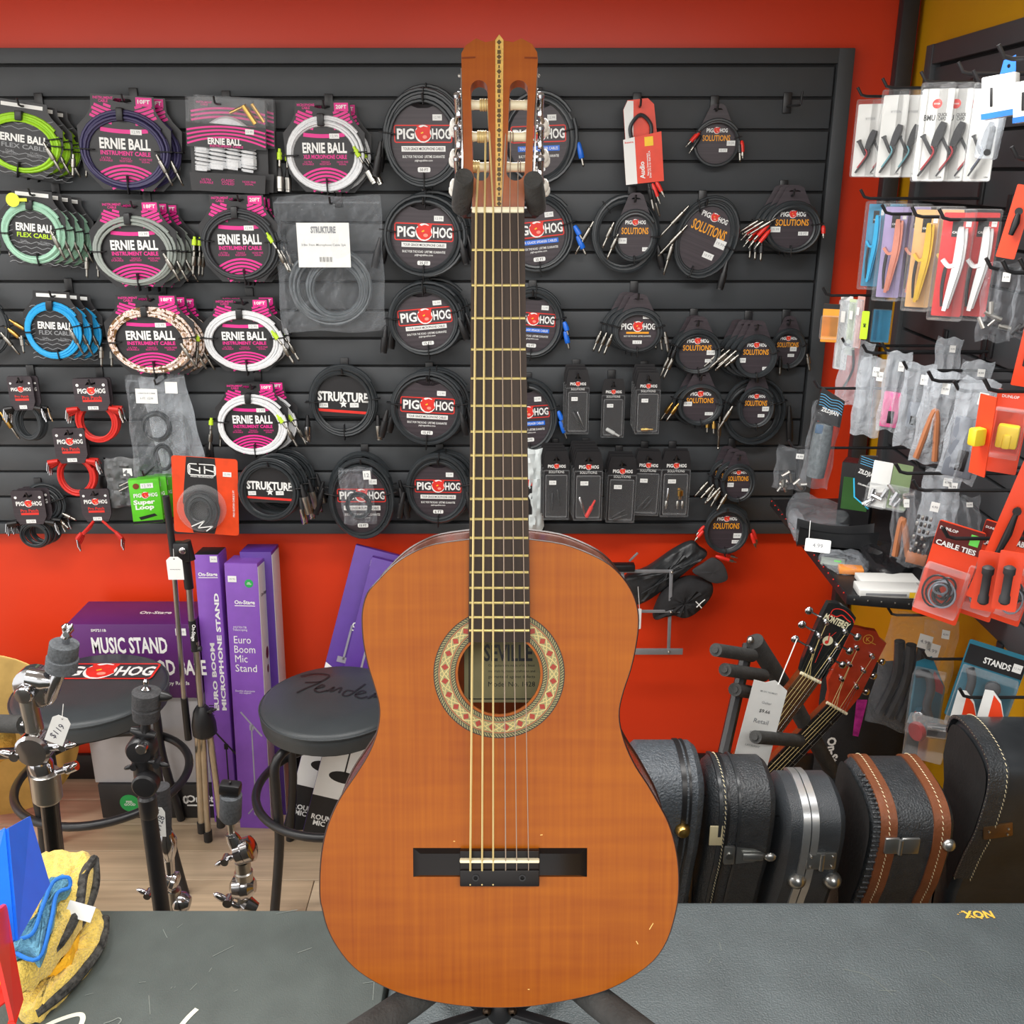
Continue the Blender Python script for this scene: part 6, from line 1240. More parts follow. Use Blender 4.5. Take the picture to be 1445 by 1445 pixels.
# ================================================================== guitars behind the cases
def hang_guitar(label, Y, head, nutq, neck_dir, hm, fm, postpx, frets_n, body_c):
    nc = PY((nutq[0][0] + nutq[1][0]) / 2, (nutq[0][1] + nutq[1][1]) / 2, Y); d = Vector((neck_dir[0], 0, neck_dir[1])).normalized(); q = Vector((-d.z, 0, d.x))
    foot = nc + d * .84; t = thing('acoustic_guitar', label, 'guitar', (foot.x, Y, foot.z)); O = Vector(t.location)
    L2 = lambda px, py, dy=0: (lambda p: (p.x - O.x, p.z - O.z))(PY(px, py, Y + dy))
    hd = obj('headstock', MB().plate([[L2(*p) for p in head]], 0, .015), hm, t)
    a = L2(*nutq[0]); b = L2(*nutq[1]); mbn = MB().tube([(a[0], -.004, a[1]), (b[0], -.004, b[1])], .0035, 8); obj('nut', mbn, BONE, t)
    n0 = nc - O; w0 = .022; w1 = .028; ln = .37
    def quad(s0, s1, k=1.): 
        wa, wb2 = (w0 + (w1 - w0) * s0) * k, (w0 + (w1 - w0) * s1) * k; A = n0 + d * ln * s0; B_ = n0 + d * ln * s1
        return [((A + q * wa).x, (A + q * wa).z), ((A - q * wa).x, (A - q * wa).z), ((B_ - q * wb2).x, (B_ - q * wb2).z), ((B_ + q * wb2).x, (B_ + q * wb2).z)]
    obj('fretboard', MB().plate([quad(0, 1.25)], -.004, 0), fm, t); obj('neck', MB().plate([quad(0, 1.0, .95)], 0, .02), MAHOG, t)
    for k in range(1, frets_n):
        s = (1 - 2 ** (-k / 12)) * .645 / ln; A = n0 + d * ln * s; wa = w0 + (w1 - w0) * s; obj('fret', MB().cyl((A + q * wa * .97) + Vector((0, -.0045, 0)), (A - q * wa * .97) + Vector((0, -.0045, 0)), .0009, n=6), STEEL, t)
    side = sorted(range(6), key=lambda i: 0)
    for i, (px, py) in enumerate(postpx):
        p = L2(px, py); po = obj('tuning_post', MB().lathe([(.006, 0), (.006, .002), (.0042, .003), (.0042, .010), (.003, .011)], (p[0], 0, p[1]), (0, -1, 0), 14), CHROME, t)
        sgn = -1 if i < 3 else 1; e = Vector((p[0], .011, p[1])) + q * (.030 if i < 3 else -.030) * (1 if q.x < 0 else -1)
        obj('tuner', MB().cyl((p[0], .010, p[1]), e, .0022, n=8).ball(e + (e - Vector((p[0], .011, p[1]))).normalized() * .006, .0085, 12, (1, .55, 1)).rbox((p[0], .017, p[1]), (.014, .008, .014), .002), CHROME, t)
    order = [2, 1, 0, 3, 4, 5]
    for j in range(6):
        i = order[j]; p = L2(*postpx[i]); o = (j - 2.5) / 2.5; A = n0 + q * (w0 * .82 * o) * (1 if q.x > 0 else -1); B_ = n0 + d * .645 + q * (w1 * .95 * o) * (1 if q.x > 0 else -1)
        obj('string', MB().tube([(p[0], -.008, p[1]), A + Vector((0, -.0085, 0)), B_ + Vector((0, -.012, 0))], .0007 if j < 3 else .0005, 5), WND if j < 4 else STEEL, t)
    bp = [(.33, .05), (.35, .12), (.42, .145), (.50, .13), (.56, .12), (.64, .155), (.72, .19), (.79, .18), (.83, .12), (.845, 0), (.83, -.12), (.79, -.18), (.72, -.19), (.64, -.155), (.56, -.12), (.50, -.13), (.42, -.145), (.35, -.12), (.33, -.05)]
    bl = [(v.x, v.y) for v in spline([((n0 + d * s + q * w)[0], (n0 + d * s + q * w)[2]) for s, w in bp], 3, True)]
    obj('body', MB().plate([bl], .003, .09), MAHOG, t); obj('soundboard', MB().plate([scl(bl, .985, (sum(p[0] for p in bl) / len(bl), sum(p[1] for p in bl) / len(bl)))], .0005, .003), mat('spruce_top', (190, 140, 80), .3), t)
    c = n0 + d * .48; obj('soundhole', MB().disc(c.x, c.z, .05, .0003, 28), BLACK, t); c = n0 + d * .645; obj('bridge', MB().rbox((c.x, -.003, c.z), (.15, .008, .025), .002, rot=Matrix.Rotation(atan2(d.x, -d.z), 3, 'Y')), EBON, t)
    return t, L2, O, hd, d, q
BLKHS = mat('gloss_black_headstock', (34, 37, 38), .18, var=.15, coat=.5); RWH = mat('red_mahogany_gloss', (172, 58, 34), .25, var=.15, scale=40, coat=.4)
t, L2, O, hd, d, q = hang_guitar('acoustic guitar with black headstock and chrome tuners, white tag attached', 1.78, [(1169, 851), (1184, 852), (1201, 862), (1208, 872), (1203, 886), (1179, 934), (1157, 959), (1129, 948), (1133, 932), (1142, 908), (1159, 870)], [(1129, 948), (1157, 962)], (-.5, -.86), BLKHS, mat('rosewood_fretboard', (84, 56, 36), .45, var=.25, scale=60),
    [(1145, 917), (1155, 896.5), (1165, 877), (1192, 891), (1181, 911), (1171, 930.6)], 11, None)
ex = Vector((.9, 0, -.42)); ez = Vector((.42, 0, .9))
p = L2(1181, 877); text(hd, 'MONTEREY', 0, 0, .056, mat('cream_decal', (232, 226, 190), .5), bold=.04, h=.015, M=frame((p[0], -.0006, p[1]), ex, ez))
mb = MB(); P_ = [L2(*v) for v in ((1170, 872), (1176, 860), (1190, 861), (1203, 873), (1205, 879))]; mb.ribbon([tuple(v) for v in spline(P_, 5)], .002, -.0006); obj('red_scroll', mb, REDPR, hd, smooth=False); mb = MB(); mb.ribbon([tuple(v) for v in spline([L2(*v) for v in ((1171, 866), (1180, 870), (1188, 868), (1195, 874), (1200, 878))], 5)], .0025, -.0006); obj('red_scroll', mb, REDPR, hd, smooth=False)
p = L2(1168, 904); obj('note_disc', MB().disc(p[0], p[1], .0105, -.0006, 20), MATS['cream_decal'], hd, smooth=False); obj('note', MB().disc(p[0] - .002, p[1] - .003, .004, -.0009, 10).ribbon([(p[0] + .001, p[1] - .002), (p[0] + .002, p[1] + .017)], .002, -.0009), REDPR, hd, smooth=False)
mb = MB(); mb.ribbon([L2(1150, 935), L2(1166, 898)], .0012, -.0004); mb.ribbon([L2(1158, 910), L2(1180, 892)], .0012, -.0004); obj('red_line', mb, REDPR, hd, smooth=False)
tg = thing('price_tag', 'large white printed paper tag on a string from the black headstock', 'tag', PY(1075, 1030, 1.72)); O2 = Vector(tg.location); LT = lambda px, py: (lambda v: (v.x - O2.x, v.z - O2.z))(PY(px, py, 1.72))
obj('card', MB().plate([[LT(*v) for v in ((1064, 959), (1080, 963), (1094, 960), (1101, 966), (1111, 975), (1080, 1092), (1036, 1066))][::-1]], 0, .0006), PAPER, tg)
p = LT(1082, 980); ex = Vector((.94, 0, -.22)); ez = Vector((.22, 0, .94))
for (px, py, s_, w) in ((1085, 977, 'MUSIC NOMAD', .034), (1082, 992, 'Guitar', .02), (1079, 1004, '$9.66', .022), (1074, 1018, 'Retail', .03), (1068, 1035, 'SERIAL', .03), (1062, 1052, 'LAYAWAY', .03)): p = LT(px, py); text(tg, s_, 0, 0, w, GREYPR if s_ != '$9.66' else BLACK, M=frame((p[0], -.0005, p[1]), ex, ez), bold=.01)
a = LT(1098, 966); b = LT(1131, 911); obj('string', MB().tube([(a[0], -.001, a[1]), (b[0], .03, b[1])], .0012, 5), PAPER, tg)
t, L2, O, hd, d, q = hang_guitar('acoustic guitar with red-brown headstock standing right of the black headstock', 1.93, [(1170, 977), (1168.7, 961), (1203.6, 885), (1211, 886), (1223.5, 889), (1237, 891), (1242, 901), (1251, 908), (1237, 935), (1213.5, 983), (1195, 1005), (1167, 990)], [(1166, 990), (1194, 1006)], (-.6, -.8), RWH, mat('ebony_fretboard', (34, 32, 32), .35, var=.2),
    [(1187, 957), (1198, 936.6), (1208.5, 913.5), (1230, 925), (1218, 945), (1208, 967.7)], 9, None)
p = L2(1225, 902); mb = MB(); q_ = ell(p[0], p[1], .0105, .0105, 24); mb.ribbon(q_ + [q_[0]], .0016, -.0006).ribbon([(p[0] + .004, p[1] - .006), (p[0] + .018, p[1] - .013)], .0016, -.0006); obj('gold_emblem', mb, mat('gold_decal', (214, 160, 60), .4), hd, smooth=False); text(hd, 'K', p[0], p[1], .009, MATS['gold_decal'], -.0008)
# multi guitar rack
t = thing('guitar_rack', 'black guitar rack with short foam padded arms behind the cases', 'stand', (PY(1040, 1000, 1.85).x, 1.85, 0)); O = Vector(t.location)
R_ = lambda px, py, Y: PY(px, py, Y) - O
rr = lambda px, py, Y, k: (PY(px + k, py, Y).x - PY(px - k, py, Y).x) / 2
obj('post', MB().tube([R_(1056, 910, 1.86), R_(1022, 1060, 1.72), Vector((R_(1010, 1100, 1.7).x, -.12, .02))], .0125, 8), BLKMET, t); obj('top_rail', MB().tube([R_(1057, 906, 1.84), R_(1065, 905, 1.84), R_(1110, 975, 1.9), R_(1136, 1022, 1.95), R_(1175, 1090, 1.98)], [.012, .019, .019, .018, .017], 16), FOAM, t)
for a, b, Ya, Yb_ in (((1010, 917), (1061, 925), 1.7, 1.82), ((1023, 945), (1077, 953), 1.7, 1.84), ((1037, 973), (1066, 978), 1.72, 1.84), ((1066, 1040), (1128, 1045), 1.66, 1.80)):
    k = rr(*a, Ya, 9.5); obj('padded_arm', MB().tube([R_(*a, Ya), R_(*b, Yb_)], [k, k * 1.05], 16).lathe([(k * .5, -.001), (k * .5, .004), (k * .2, .004)], R_(*a, Ya), R_(*a, Ya) - R_(*b, Yb_), 12), FOAM, t)
obj('end_cap', MB().ball(R_(1059, 903, 1.83), .008, 10), STEEL, t); obj('foot', MB().rbox((.1, -.12, .015), (.5, .04, .03), .006), BLKMET, t); obj('post', MB().tube([R_(1175, 1090, 1.98), Vector((.34, -.12, .03))], .012, 8), BLKMET, t)
# black gig bag board with white lettering
q0 = PY(1215, 1000, 2.15); t = thing('gig_bag', 'black padded bag with white lettering behind the red-brown headstock', 'bag', (q0.x, 2.15, 0)); 
a, b = sz(1228, 1010, 70, 75, 2.15); zc = PY(1228, 1010, 2.15).z
mb = pillow(2 * a * 1.05, zc + b, .07, 31, crumple=.002); mb.xf(Matrix.Translation((PY(1228, 1010, 2.15).x - q0.x, 0, (zc + b) / 2))); obj('bag_body', mb, mat('black_nylon', (26, 26, 28), .7, bump=.3, bscale=300), t)
p = PY(1172, 1065, 2.09) - Vector(t.location); text(t, 'On-Stage', 0, 0, .11, WHITE, bold=.04, M=frame(p + Vector((0, -.01, .0)), (.18, 0, -1), (1, 0, .18)))
# folding music stand, its bag and a cap, hanging under the slatwall
t = thing('music_stand', 'folding grey metal music stand desk hanging on the red wall', 'music stand', PY(940, 925, 2.66)); O = Vector(t.location); Q = lambda px, py: PY(px, py, 2.66) - O
GM = mat('grey_metal_bar', (140, 142, 146), .4, .3)
def bar(name, a, b, w, dy=0): A, B_ = Q(*a) + Vector((0, dy, 0)), Q(*b) + Vector((0, dy, 0)); dd = B_ - A; return obj(name, MB().rbox((A + B_) / 2, (dd.length, .004, w), .001, rot=dd.to_track_quat('X', 'Z').to_matrix()), GM, t)
bar('top_bar', (874, 806), (948, 806), .010); bar('upright', (947, 803), (943, 920), .010, -.004); bar('cross_bar', (896, 861), (964, 861), .009, -.008); bar('ledge', (894, 918), (963, 918), .020, -.006); bar('upright', (878, 806), (885, 920), .010, -.004); bar('strut', (888, 792), (900, 780), .006)
for p in ((947, 805), (946, 861), (943, 917)): obj('rivet', MB().ball(Q(*p) + Vector((0, -.012, 0)), .004, 8), STEEL, t)
obj('tray', MB().rbox(Q(876, 800), (.08, .03, .02), .003), BLKPL, t)
tg = thing('price_tag', 'narrow white tag hanging from the grey music stand', 'tag', PY(902, 870, 2.63)); obj('card', MB().plate([rrect(-.006, .006, -.04, .025, .003)], 0, .0006), PAPER, tg); obj('string', MB().tube([(0, 0, .025), (-.006, .01, .09)], .0008, 5), PAPER, tg)
def blobv(poly, Y, th, seed, wob=.004):
    R = random.Random(seed); P = [PY(px, py, Y) for px, py in poly]; P = [Vector((v.x, v.y)) for v in spline([(p.x, p.z) for p in P], 4, True)]; c = sum(P, Vector((0, 0))) / len(P); n = len(P); vs = []; fs = []
    rings = ((.7, 1), (.95, .9), (1, .5), (1, 0), (.97, -.5), (.85, -.85), (.6, -1), (.3, -1.05), (.08, -1.0))
    for s, f in rings:
        for i, p in enumerate(P): k = c + (p - c) * s; vs.append((k.x, Y + f * th / 2 + (R.uniform(-wob, wob) if 0 < s < .96 and f < 0 else 0), k.y))
    for r in range(len(rings) - 1):
        for i in range(n): j = (i + 1) % n; fs.append((r * n + i, (r + 1) * n + i, (r + 1) * n + j, r * n + j))
    fs.append(tuple((len(rings) - 1) * n + i for i in range(n))); fs.append(tuple(range(n))[::-1]); return MB().add(vs, fs)
def soft(name, label, cat, poly, Y, th, m, seed, part='cloth_body', wob=.004):
    mb = blobv(poly, Y, th, seed, wob); o = Vector((PY(*poly[0], Y).x, Y, min(v[2] for v in mb.v))); mb.v = [tuple(Vector(v) - o) for v in mb.v]; t = thing(name, label, cat, o); obj(part, mb, m, t); return t, o
NYB = mat('black_coated_nylon', (46, 48, 50), .4, var=.2, scale=30, bump=.5, bscale=60)
t, o = soft('stand_bag', 'slim black nylon bag slung diagonally behind the music stand', 'bag', [(880, 815), (912, 802), (950, 776), (976, 764), (988, 772), (998, 782), (975, 800), (935, 832), (902, 852), (888, 845)], 2.70, .04, NYB, 3, 'bag_body')
obj('seam', MB().tube([PY(px, py, 2.672) - o for px, py in ((905, 838), (940, 818), (985, 788))], .002, 6), NYB, t)
t, o = soft('baseball_cap', 'black baseball cap with white mark hanging below the lowest cable coil', 'cap', [(930, 845), (948, 825), (975, 815), (1003, 822), (1004, 838), (985, 860), (966, 870), (945, 866), (922, 872)], 2.68, .06, mat('black_cotton', (30, 29, 31), .85, bump=.3), 5, 'crown')
mb = blobv([(977, 806), (992, 795), (1006, 787), (1020, 795), (1027, 812), (1024, 820), (1008, 823), (990, 815)], 2.66, .012, 6, .001); mb.v = [tuple(Vector(v) - o) for v in mb.v]; obj('visor', mb, mat('charcoal_visor', (52, 52, 54), .8), t)
mb = MB()
for pts in (((983, 857), (990, 850), (995, 846)), ((982, 849), (986, 853), (990, 858))): mb.tube([PY(px, py, 2.642) - o for px, py in pts], .0016, 5)
obj('white_mark', mb, WHITE, t)
# ================================================================== right wall goods
def dep(px, X): return X / ((px - CX) / F)
def rhook(px, py, X, what, xt=None, L=None):
    """hook whose tip shows at the given pixel, running along X to the right wall"""
    p = PX(px, py, X); h = thing('display_hook', hk_label(what), 'hook', (XW, p.y, p.z), group='slatwall hooks')
    obj('hook_plate', MB().rbox((-.003, 0, .012), (.007, .022, .05), .002), BLKMET, h); L_ = XW - p.x
    obj('hook_prong', MB().tube([(-.003, 0, .0), (-L_ + .022, 0, 0), (-L_ + .01, 0, .003), (-L_, 0, .018)], .0032, 8), BLKMET, h); return h
def rpack(name, label, cat, x0, y0, x1, y1, X=.79, yaw=-28, tilt=0, group='goods on the right wall'):
    px, py = (x0 + x1) / 2, (y0 + y1) / 2; p = PX(px, py, X); s = dep(px, X); w, h = (x1 - x0) * s / F, (y1 - y0) * s / F / .97
    t = thing(name, label, cat, p, (0, radians(tilt), radians(yaw)), group); return t, w / 2, h / 2
def shell(t, a, b, d=.022, z0=-1., z1=.8, m=None):
    obj('blister', MB().rbox((0, -d / 2, b * (z0 + z1) / 2), (2 * a, d, b * (z1 - z0)), .004, 2), m or BLIST, t)
def rcopy(t, n, label, dx=.035):
    for k in range(1, n): copy_tree(t, Vector(t.location) + Vector((dx * k, 0, 0)), None, label + ', ' + ['', 'second in stack', 'third in stack'][k])
def flatbar(pts, ws, y, th=.008):
    vs = []; n = len(pts); P = [Vector((p[0], p[1])) for p in pts]; fs = []
    for k in range(n):
        d = (P[min(k + 1, n - 1)] - P[max(k - 1, 0)]).normalized(); q = Vector((-d.y, d.x)) * ws[k]
        for yy, f in ((y - th / 2, .8), (y + th / 2, 1.)): a, b = P[k] + q * f, P[k] - q * f; vs += [(a.x, yy, a.y), (b.x, yy, b.y)]
    for k in range(n - 1):
        o = 4 * k; fs += [(o, o + 1, o + 5, o + 4), (o + 3, o + 2, o + 6, o + 7), (o + 2, o, o + 4, o + 6), (o + 1, o + 3, o + 7, o + 5)]
    fs += [(0, 2, 3, 1), tuple(4 * (n - 1) + k for k in (0, 1, 3, 2))]
    return MB().add(vs, fs)
def smooth2(pts, n=5): return [(v.x, v.y) for v in spline(pts, n)]
def tap(lo, hi, n, e=.5): return [lo + (hi - lo) * sin(pi * min(1, (k / (n - 1)) ** e * .85 + .08)) for k in range(n)]
def capo(t, a, b, body, lever=None, y=-.012, big=False):
    lever = lever or body
    if big:
        P = smooth2([(.28 * a, .92 * b), (.34 * a, .5 * b), (.3 * a, 0), (.12 * a, -.5 * b), (-.1 * a, -1.1 * b)]); obj('capo_arm', flatbar(P, tap(.12 * a, .3 * a, len(P), .7), y, .012), body, t)
        P = smooth2([(.62 * a, .88 * b), (.62 * a, .3 * b), (.5 * a, -.2 * b), (.1 * a, -1.05 * b)]); obj('capo_lever', flatbar(P, tap(.06 * a, .16 * a, len(P), .7), y + .006, .012), lever, t)
        P = smooth2([(.2 * a, .02 * b), (-.2 * a, -.02 * b), (-.62 * a, .14 * b)]); obj('capo_bar', flatbar(P, [.14 * a] * len(P), y, .014), lever, t)
        P = smooth2([(-.35 * a, -.02 * b), (-.42 * a, -.5 * b), (-.3 * a, -1.0 * b)]); obj('capo_grip', flatbar(P, tap(.05 * a, .13 * a, len(P)), y, .01), BLKPL, t)
    else:
        P = smooth2([(.62 * a, .35 * b), (.4 * a, .05 * b), (.15 * a, -.3 * b)]); obj('capo_arm', flatbar(P, [.2 * a + .12 * a * sin(pi * k / (len(P) - 1)) for k in range(len(P))], y, .014), body, t)
        P = smooth2([(-.62 * a, .0 * b), (-.35 * a, -.2 * b), (.0, -.45 * b), (.1 * a, -.5 * b)]); obj('capo_bar', flatbar(P, [.2 * a, .2 * a] + [.12 * a] * (len(P) - 2), y, .014), body, t)
        P = smooth2([(.35 * a, -.3 * b), (.1 * a, -.62 * b), (-.62 * a, -1.12 * b)]); obj('capo_lever', flatbar(P, tap(.04 * a, .12 * a, len(P)), y, .012), body, t)
        P = smooth2([(.05 * a, -.3 * b), (.2 * a, -.5 * b), (-.45 * a, -.95 * b)]); obj('capo_detail', flatbar(P, [.07 * a] * len(P), y - .004, .01), lever, t)
# packs in the top row (white cards, black capos)
CARDW = mat('white_gloss_card', (228, 228, 224), .35, var=.03)
for i, (x0, y0, x1, y1, acc, n, lab) in enumerate(((1207, 152, 1240, 245, (170, 30, 40), 2, 'carded black capo with red detail, left end of top row'), (1242, 140, 1276, 245, (90, 150, 160), 2, 'carded black capo with teal detail, second in top row'), (1296, 132, 1338, 250, (150, 20, 30), 3, 'carded black capo with red disc logo on white card'), (1369, 132, 1404, 250, (70, 74, 90), 1, 'carded black capo hanging under the blue and white boxes'))):
    t, a, b = rpack('capo_pack', lab + (', front of stack' if n > 1 else ''), 'capo', x0, y0, x1, y1)
    c = obj('card', MB().plate([rrect(-a, a, -b, b, .12 * a)], 0, .0012), CARDW, t); shell(t, a * 1.06, b, .022, -1.02, 1.12); am = mat('capo_accent_%d' % i, acc, .35)
    capo(t, a, b * .8, mat('capo_black', (50, 50, 52), .35, .5), am)
    if i == 2:
        r_ = obj('round_logo', MB().disc(0, .68 * b, .3 * a, -.0005, 24), REDPR, c, smooth=False); text(r_, 'KYSER', 0, .68 * b, .38 * a, WHITE, -.0008); text(c, 'BMU', -.38 * a, .38 * b, .7 * a, BLACK, -.0006, h=.13 * b); text(c, 'QUICK\nCAPO', .42 * a, .4 * b, .6 * a, BLACK, -.0006, h=.16 * b)
    else: text(c, 'KYSER', .1 * a, .6 * b, .8 * a, GREYPR, -.0006, bold=0)
    text(c, 'USA', .7 * a, -.92 * b, .3 * a, BLACK, -.0006); rcopy(t, n, lab); rhook(x0 + 2, y0 - 16, .75, 'holding the ' + lab.split(',')[0] + (' at left' if i == 0 else ''))
BLUB = mat('blue_box_print', (36, 110, 205), .4)
for i, (x0, y0, x1, y1, lab) in enumerate(((1386, 108, 1431, 163, 'white box with blue edges hanging at the upper right'), (1431, 115, 1475, 168, 'white and blue box cut off by the right edge'))):
    t, a, b = rpack('accessory_box', lab, 'box', x0, y0, x1, y1, .72, -40, -8); obj('carton', MB().rbox((0, .012, 0), (2 * a, .024, 2 * b), .002), CARDW, t); obj('hang_tab', MB().plate([[(.1 * a, b), (a, b), (a, 1.75 * b), (.3 * a, 1.6 * b)], ell(.6 * a, 1.3 * b, .1 * a, .1 * b, 10)], 0, .001), BLUB, t)
    obj('blue_band', MB().rect(-a, a, -b, -.72 * b, -.0005), BLUB, t, smooth=False); obj('product_print', MB().rbox((-.4 * a, -.0006, 0), (.16 * a, .0006, .9 * b), .0002), BLKPL, t)
rhook(1406, 83, .68, 'holding the white and blue boxes'); rhook(1350, 104, .75, 'holding the capo under the white and blue boxes')
t, a, b = rpack('clip_pack', 'small blue-grey clear pack with dark clip below the white box', 'pack', 1383, 165, 1413, 222, .75, -30, 4); shell(t, a, b, .02, -1, 1, BAGM); obj('clip', MB().rbox((.1 * a, -.01, -.1 * b), (.5 * a, .012, 1.2 * b), .003).lathe([(.3 * a, 0), (.3 * a, .01), (.18 * a, .01)], (.1 * a, -.012, -.7 * b), (0, -1, 0), 14), BLKPL, t)
# coloured capos in the second row
CAPW = mat('capo_white', (232, 232, 232), .25, var=.02)
for i, (x0, y0, x1, y1, cc, bc, n, lab) in enumerate(((1219, 288, 1245, 404, (60, 150, 190), mat('capo_cyan', (40, 170, 220), .25, .3), 2, 'carded bright blue capo in second row'), (1241, 292, 1277, 420, (176, 160, 205), mat('capo_rose_gold', (226, 150, 130), .22, .8), 2, 'carded rose gold capo on lilac card'), (1283, 296, 1320, 434, (214, 168, 110), mat('capo_gold', (226, 186, 70), .22, .8), 2, 'carded gold capo on tan card'), (1321, 300, 1367, 447, (214, 50, 52), CAPW, 2, 'carded white capo on red card'))):
    t, a, b = rpack('capo_pack', lab + ', front of stack', 'capo', x0, y0, x1, y1); c = obj('card', MB().plate([rrect(-.85 * a, .85 * a, -.95 * b, .93 * b, .1 * a)], 0, .0012), mat('capo_card_%d' % i, cc, .4), t)
    shell(t, a, b, .034, -1, 1); capo(t, a * .9, b * .75, bc, bc, -.018, True); obj('logo_block', MB().rect(-.3 * a, .3 * a, .5 * b, .78 * b, -.0005), BLACK, c, smooth=False); text(c, 'CAPO', 0, .58 * b, .5 * a, WHITE, -.0009); sticker(c, .6 * a, .74 * b, .3 * a, .12 * b, -.0006)
    rcopy(t, n, lab, .045); rhook(x0 - (6 if i == 0 else -2), y0 + (-8 if i == 0 else 10), .74, 'holding the ' + lab)
# bags with hardware at the right
def zipbag(label, x0, y0, x1, y1, X=.79, yaw=-28, tilt=0, d=.016, m=None, seed=1, inside=None, hk=True, labels=1, hp=None):
    t, a, b = rpack('zip_bag', label, 'plastic bag', x0, y0, x1, y1, X, yaw, tilt); obj('film', pillow(2 * a, 2 * b, d, seed, 8, 12, .0025), m or BAGM, t)
    for k in range(labels): paper(t, (.1 + .3 * k) * a, (.55 + .3 * k) * a, (.55 - .1 * k) * b, (.78 - .1 * k) * b, -d / 2 - .003, [('4.99', .5, .5, .7)], name='price_label')
    if inside: inside(t, a, b)
    if hk: q = hp or (x0 + 4, y0 + 6); rhook(q[0], q[1], X - .03, 'holding the ' + label)
    return t
def bits(m, n=7, sd=1, r=.004):
    def f(t, a, b):
        R = random.Random(sd)
        for k in range(n): p = Vector((R.uniform(-.6, .6) * a, R.uniform(-.003, .003), R.uniform(-.85, -.2) * b)); q = p + Vector((R.uniform(-1, 1), 0, R.uniform(-1, 1))).normalized() * .02; obj('fitting', MB().cyl(p, q, r * R.uniform(.6, 1.2), n=8), m, t)
    return f
zipbag('clear bag of dark hardware beside the white capo', 1385, 374, 1430, 480, .80, -32, seed=41, m=BAG, inside=bits(STEEL, 6, 3)); zipbag('clear bag of dark hardware cut off by right edge', 1432, 376, 1478, 478, .80, -32, seed=42, m=BAG, inside=bits(BLKPL, 6, 4))
def strapin(m, wd=.008):
    def f(t, a, b): obj('contents', MB().tube([tuple(v) for v in spline([(-.3 * a, 0, .7 * b), (-.1 * a, 0, .1 * b), (-.5 * a, 0, -.5 * b)], 5)], wd * .5, 6), m, t)
    return f
def block(m, z0=-.8, z1=.1, x=.55, d=.012):
    def f(t, a, b): obj('contents', MB().rbox((0, 0, (z0 + z1) / 2 * b), (2 * x * a, d, (z1 - z0) * b), .003), m, t); obj('contents_detail', MB().rbox((.1 * a, -d * .5, (z0 * .7 + z1 * .3) * b), (.5 * a, .003, .35 * (z1 - z0) * b), .001), BLKPL, t)
    return f
PINK = mat('pink_plastic', (226, 110, 160), .35); GRYBX = mat('grey_plastic_case', (120, 126, 136), .4); CARA = mat('caramel_leather', (176, 112, 74), .5)
zipbag('large milky zip bag with black string, first of the bag row', 1183, 482, 1226, 572, .79, -30, 4, seed=51, inside=strapin(BLKPL, .006), labels=0); zipbag('milky zip bag with white price labels, second of the bag row', 1206, 505, 1246, 615, .77, -35, 2, seed=52, labels=2, hp=(1216, 498)); zipbag('milky zip bag holding a pink clip', 1244, 498, 1278, 608, .80, -28, 2, seed=53, inside=block(PINK, -.9, .0, .7), hp=(1243, 496)); zipbag('milky zip bag holding a small grey clamp', 1270, 515, 1312, 632, .79, -28, 2, seed=54, inside=block(GRYBX, -.5, .1, .4), hp=(1273, 523))
def strapw(t, a, b): obj('strap', MB().tube([tuple(v) for v in spline([(-.6 * a, -.004, -.9 * b), (-.1 * a, -.006, .1 * b), (.15 * a, -.006, .0 * b), (.5 * a, -.004, -.9 * b)], 6)], .006, 8), CARA, t)
zipbag('milky zip bag holding a caramel leather strap', 1296, 525, 1342, 655, .77, -30, 3, seed=55, inside=strapw, hp=(1308, 538)); zipbag('milky zip bag holding a grey case with black slot', 1339, 535, 1392, 682, .78, -30, 6, seed=56, inside=block(GRYBX, -.9, .25, .75, .014), labels=2, hp=(1344, 552)); zipbag('small milky zip bag far behind the bag row', 1318, 478, 1352, 560, .9, -28, 0, seed=57, hk=False); zipbag('milky zip bag at the rear of the bag row', 1352, 510, 1394, 600, .9, -28, 0, seed=58, hk=False)
# thin packs at the corner
t, a, b = rpack('pick_pack', 'small orange carded pack in a clear box at the corner', 'pack', 1160, 437, 1182, 482, .75, -20); obj('card', MB().plate([rrect(-a, a, -b, 1.3 * b, .1 * a)], 0, .001), mat('orange_card', (240, 160, 50), .4), t); shell(t, a * 1.15, b * .7, .025, -1.1, .9); obj('black_top', MB().rect(-a, a, b, 1.3 * b, -.0004), BLACK, t, smooth=False)
for k, (x0, y0, x1, y1, mm, lab) in enumerate(((1180, 420, 1200, 520, PAPER, 'thin white carded pack hanging edge-on, left of the lime tag'), (1194, 424, 1210, 500, mat('pale_green_card', (206, 220, 180), .4), 'thin pale green carded pack beside the lime tag'), (1206, 420, 1218, 490, mat('pale_pink_card', (220, 170, 160), .4), 'thin pale pink carded pack behind the lime tag'))):
    t, a, b = rpack('string_pack', lab, 'pack', x0, y0, x1, y1, .78, -55); obj('card', MB().plate([rrect(-a, a, -b, b, .15 * a)], 0, .001), mm, t); shell(t, a, b, .008, -1, .9, BAGM); paper(t, -.3 * a, .4 * a, .3 * b, .6 * b, -.009, [], name='price_label')
t, a, b = rpack('lime_tag', 'lime green tag hanging among the thin packs at the corner', 'tag', 1215, 440, 1225, 478, .76, -25); obj('card', MB().plate([rrect(-a, a, -b, b, .3 * a)], 0, .003), LIMEHS, t); text(t, 'MI', 0, 0, a, BLACK, -.0006, rot=pi / 2)
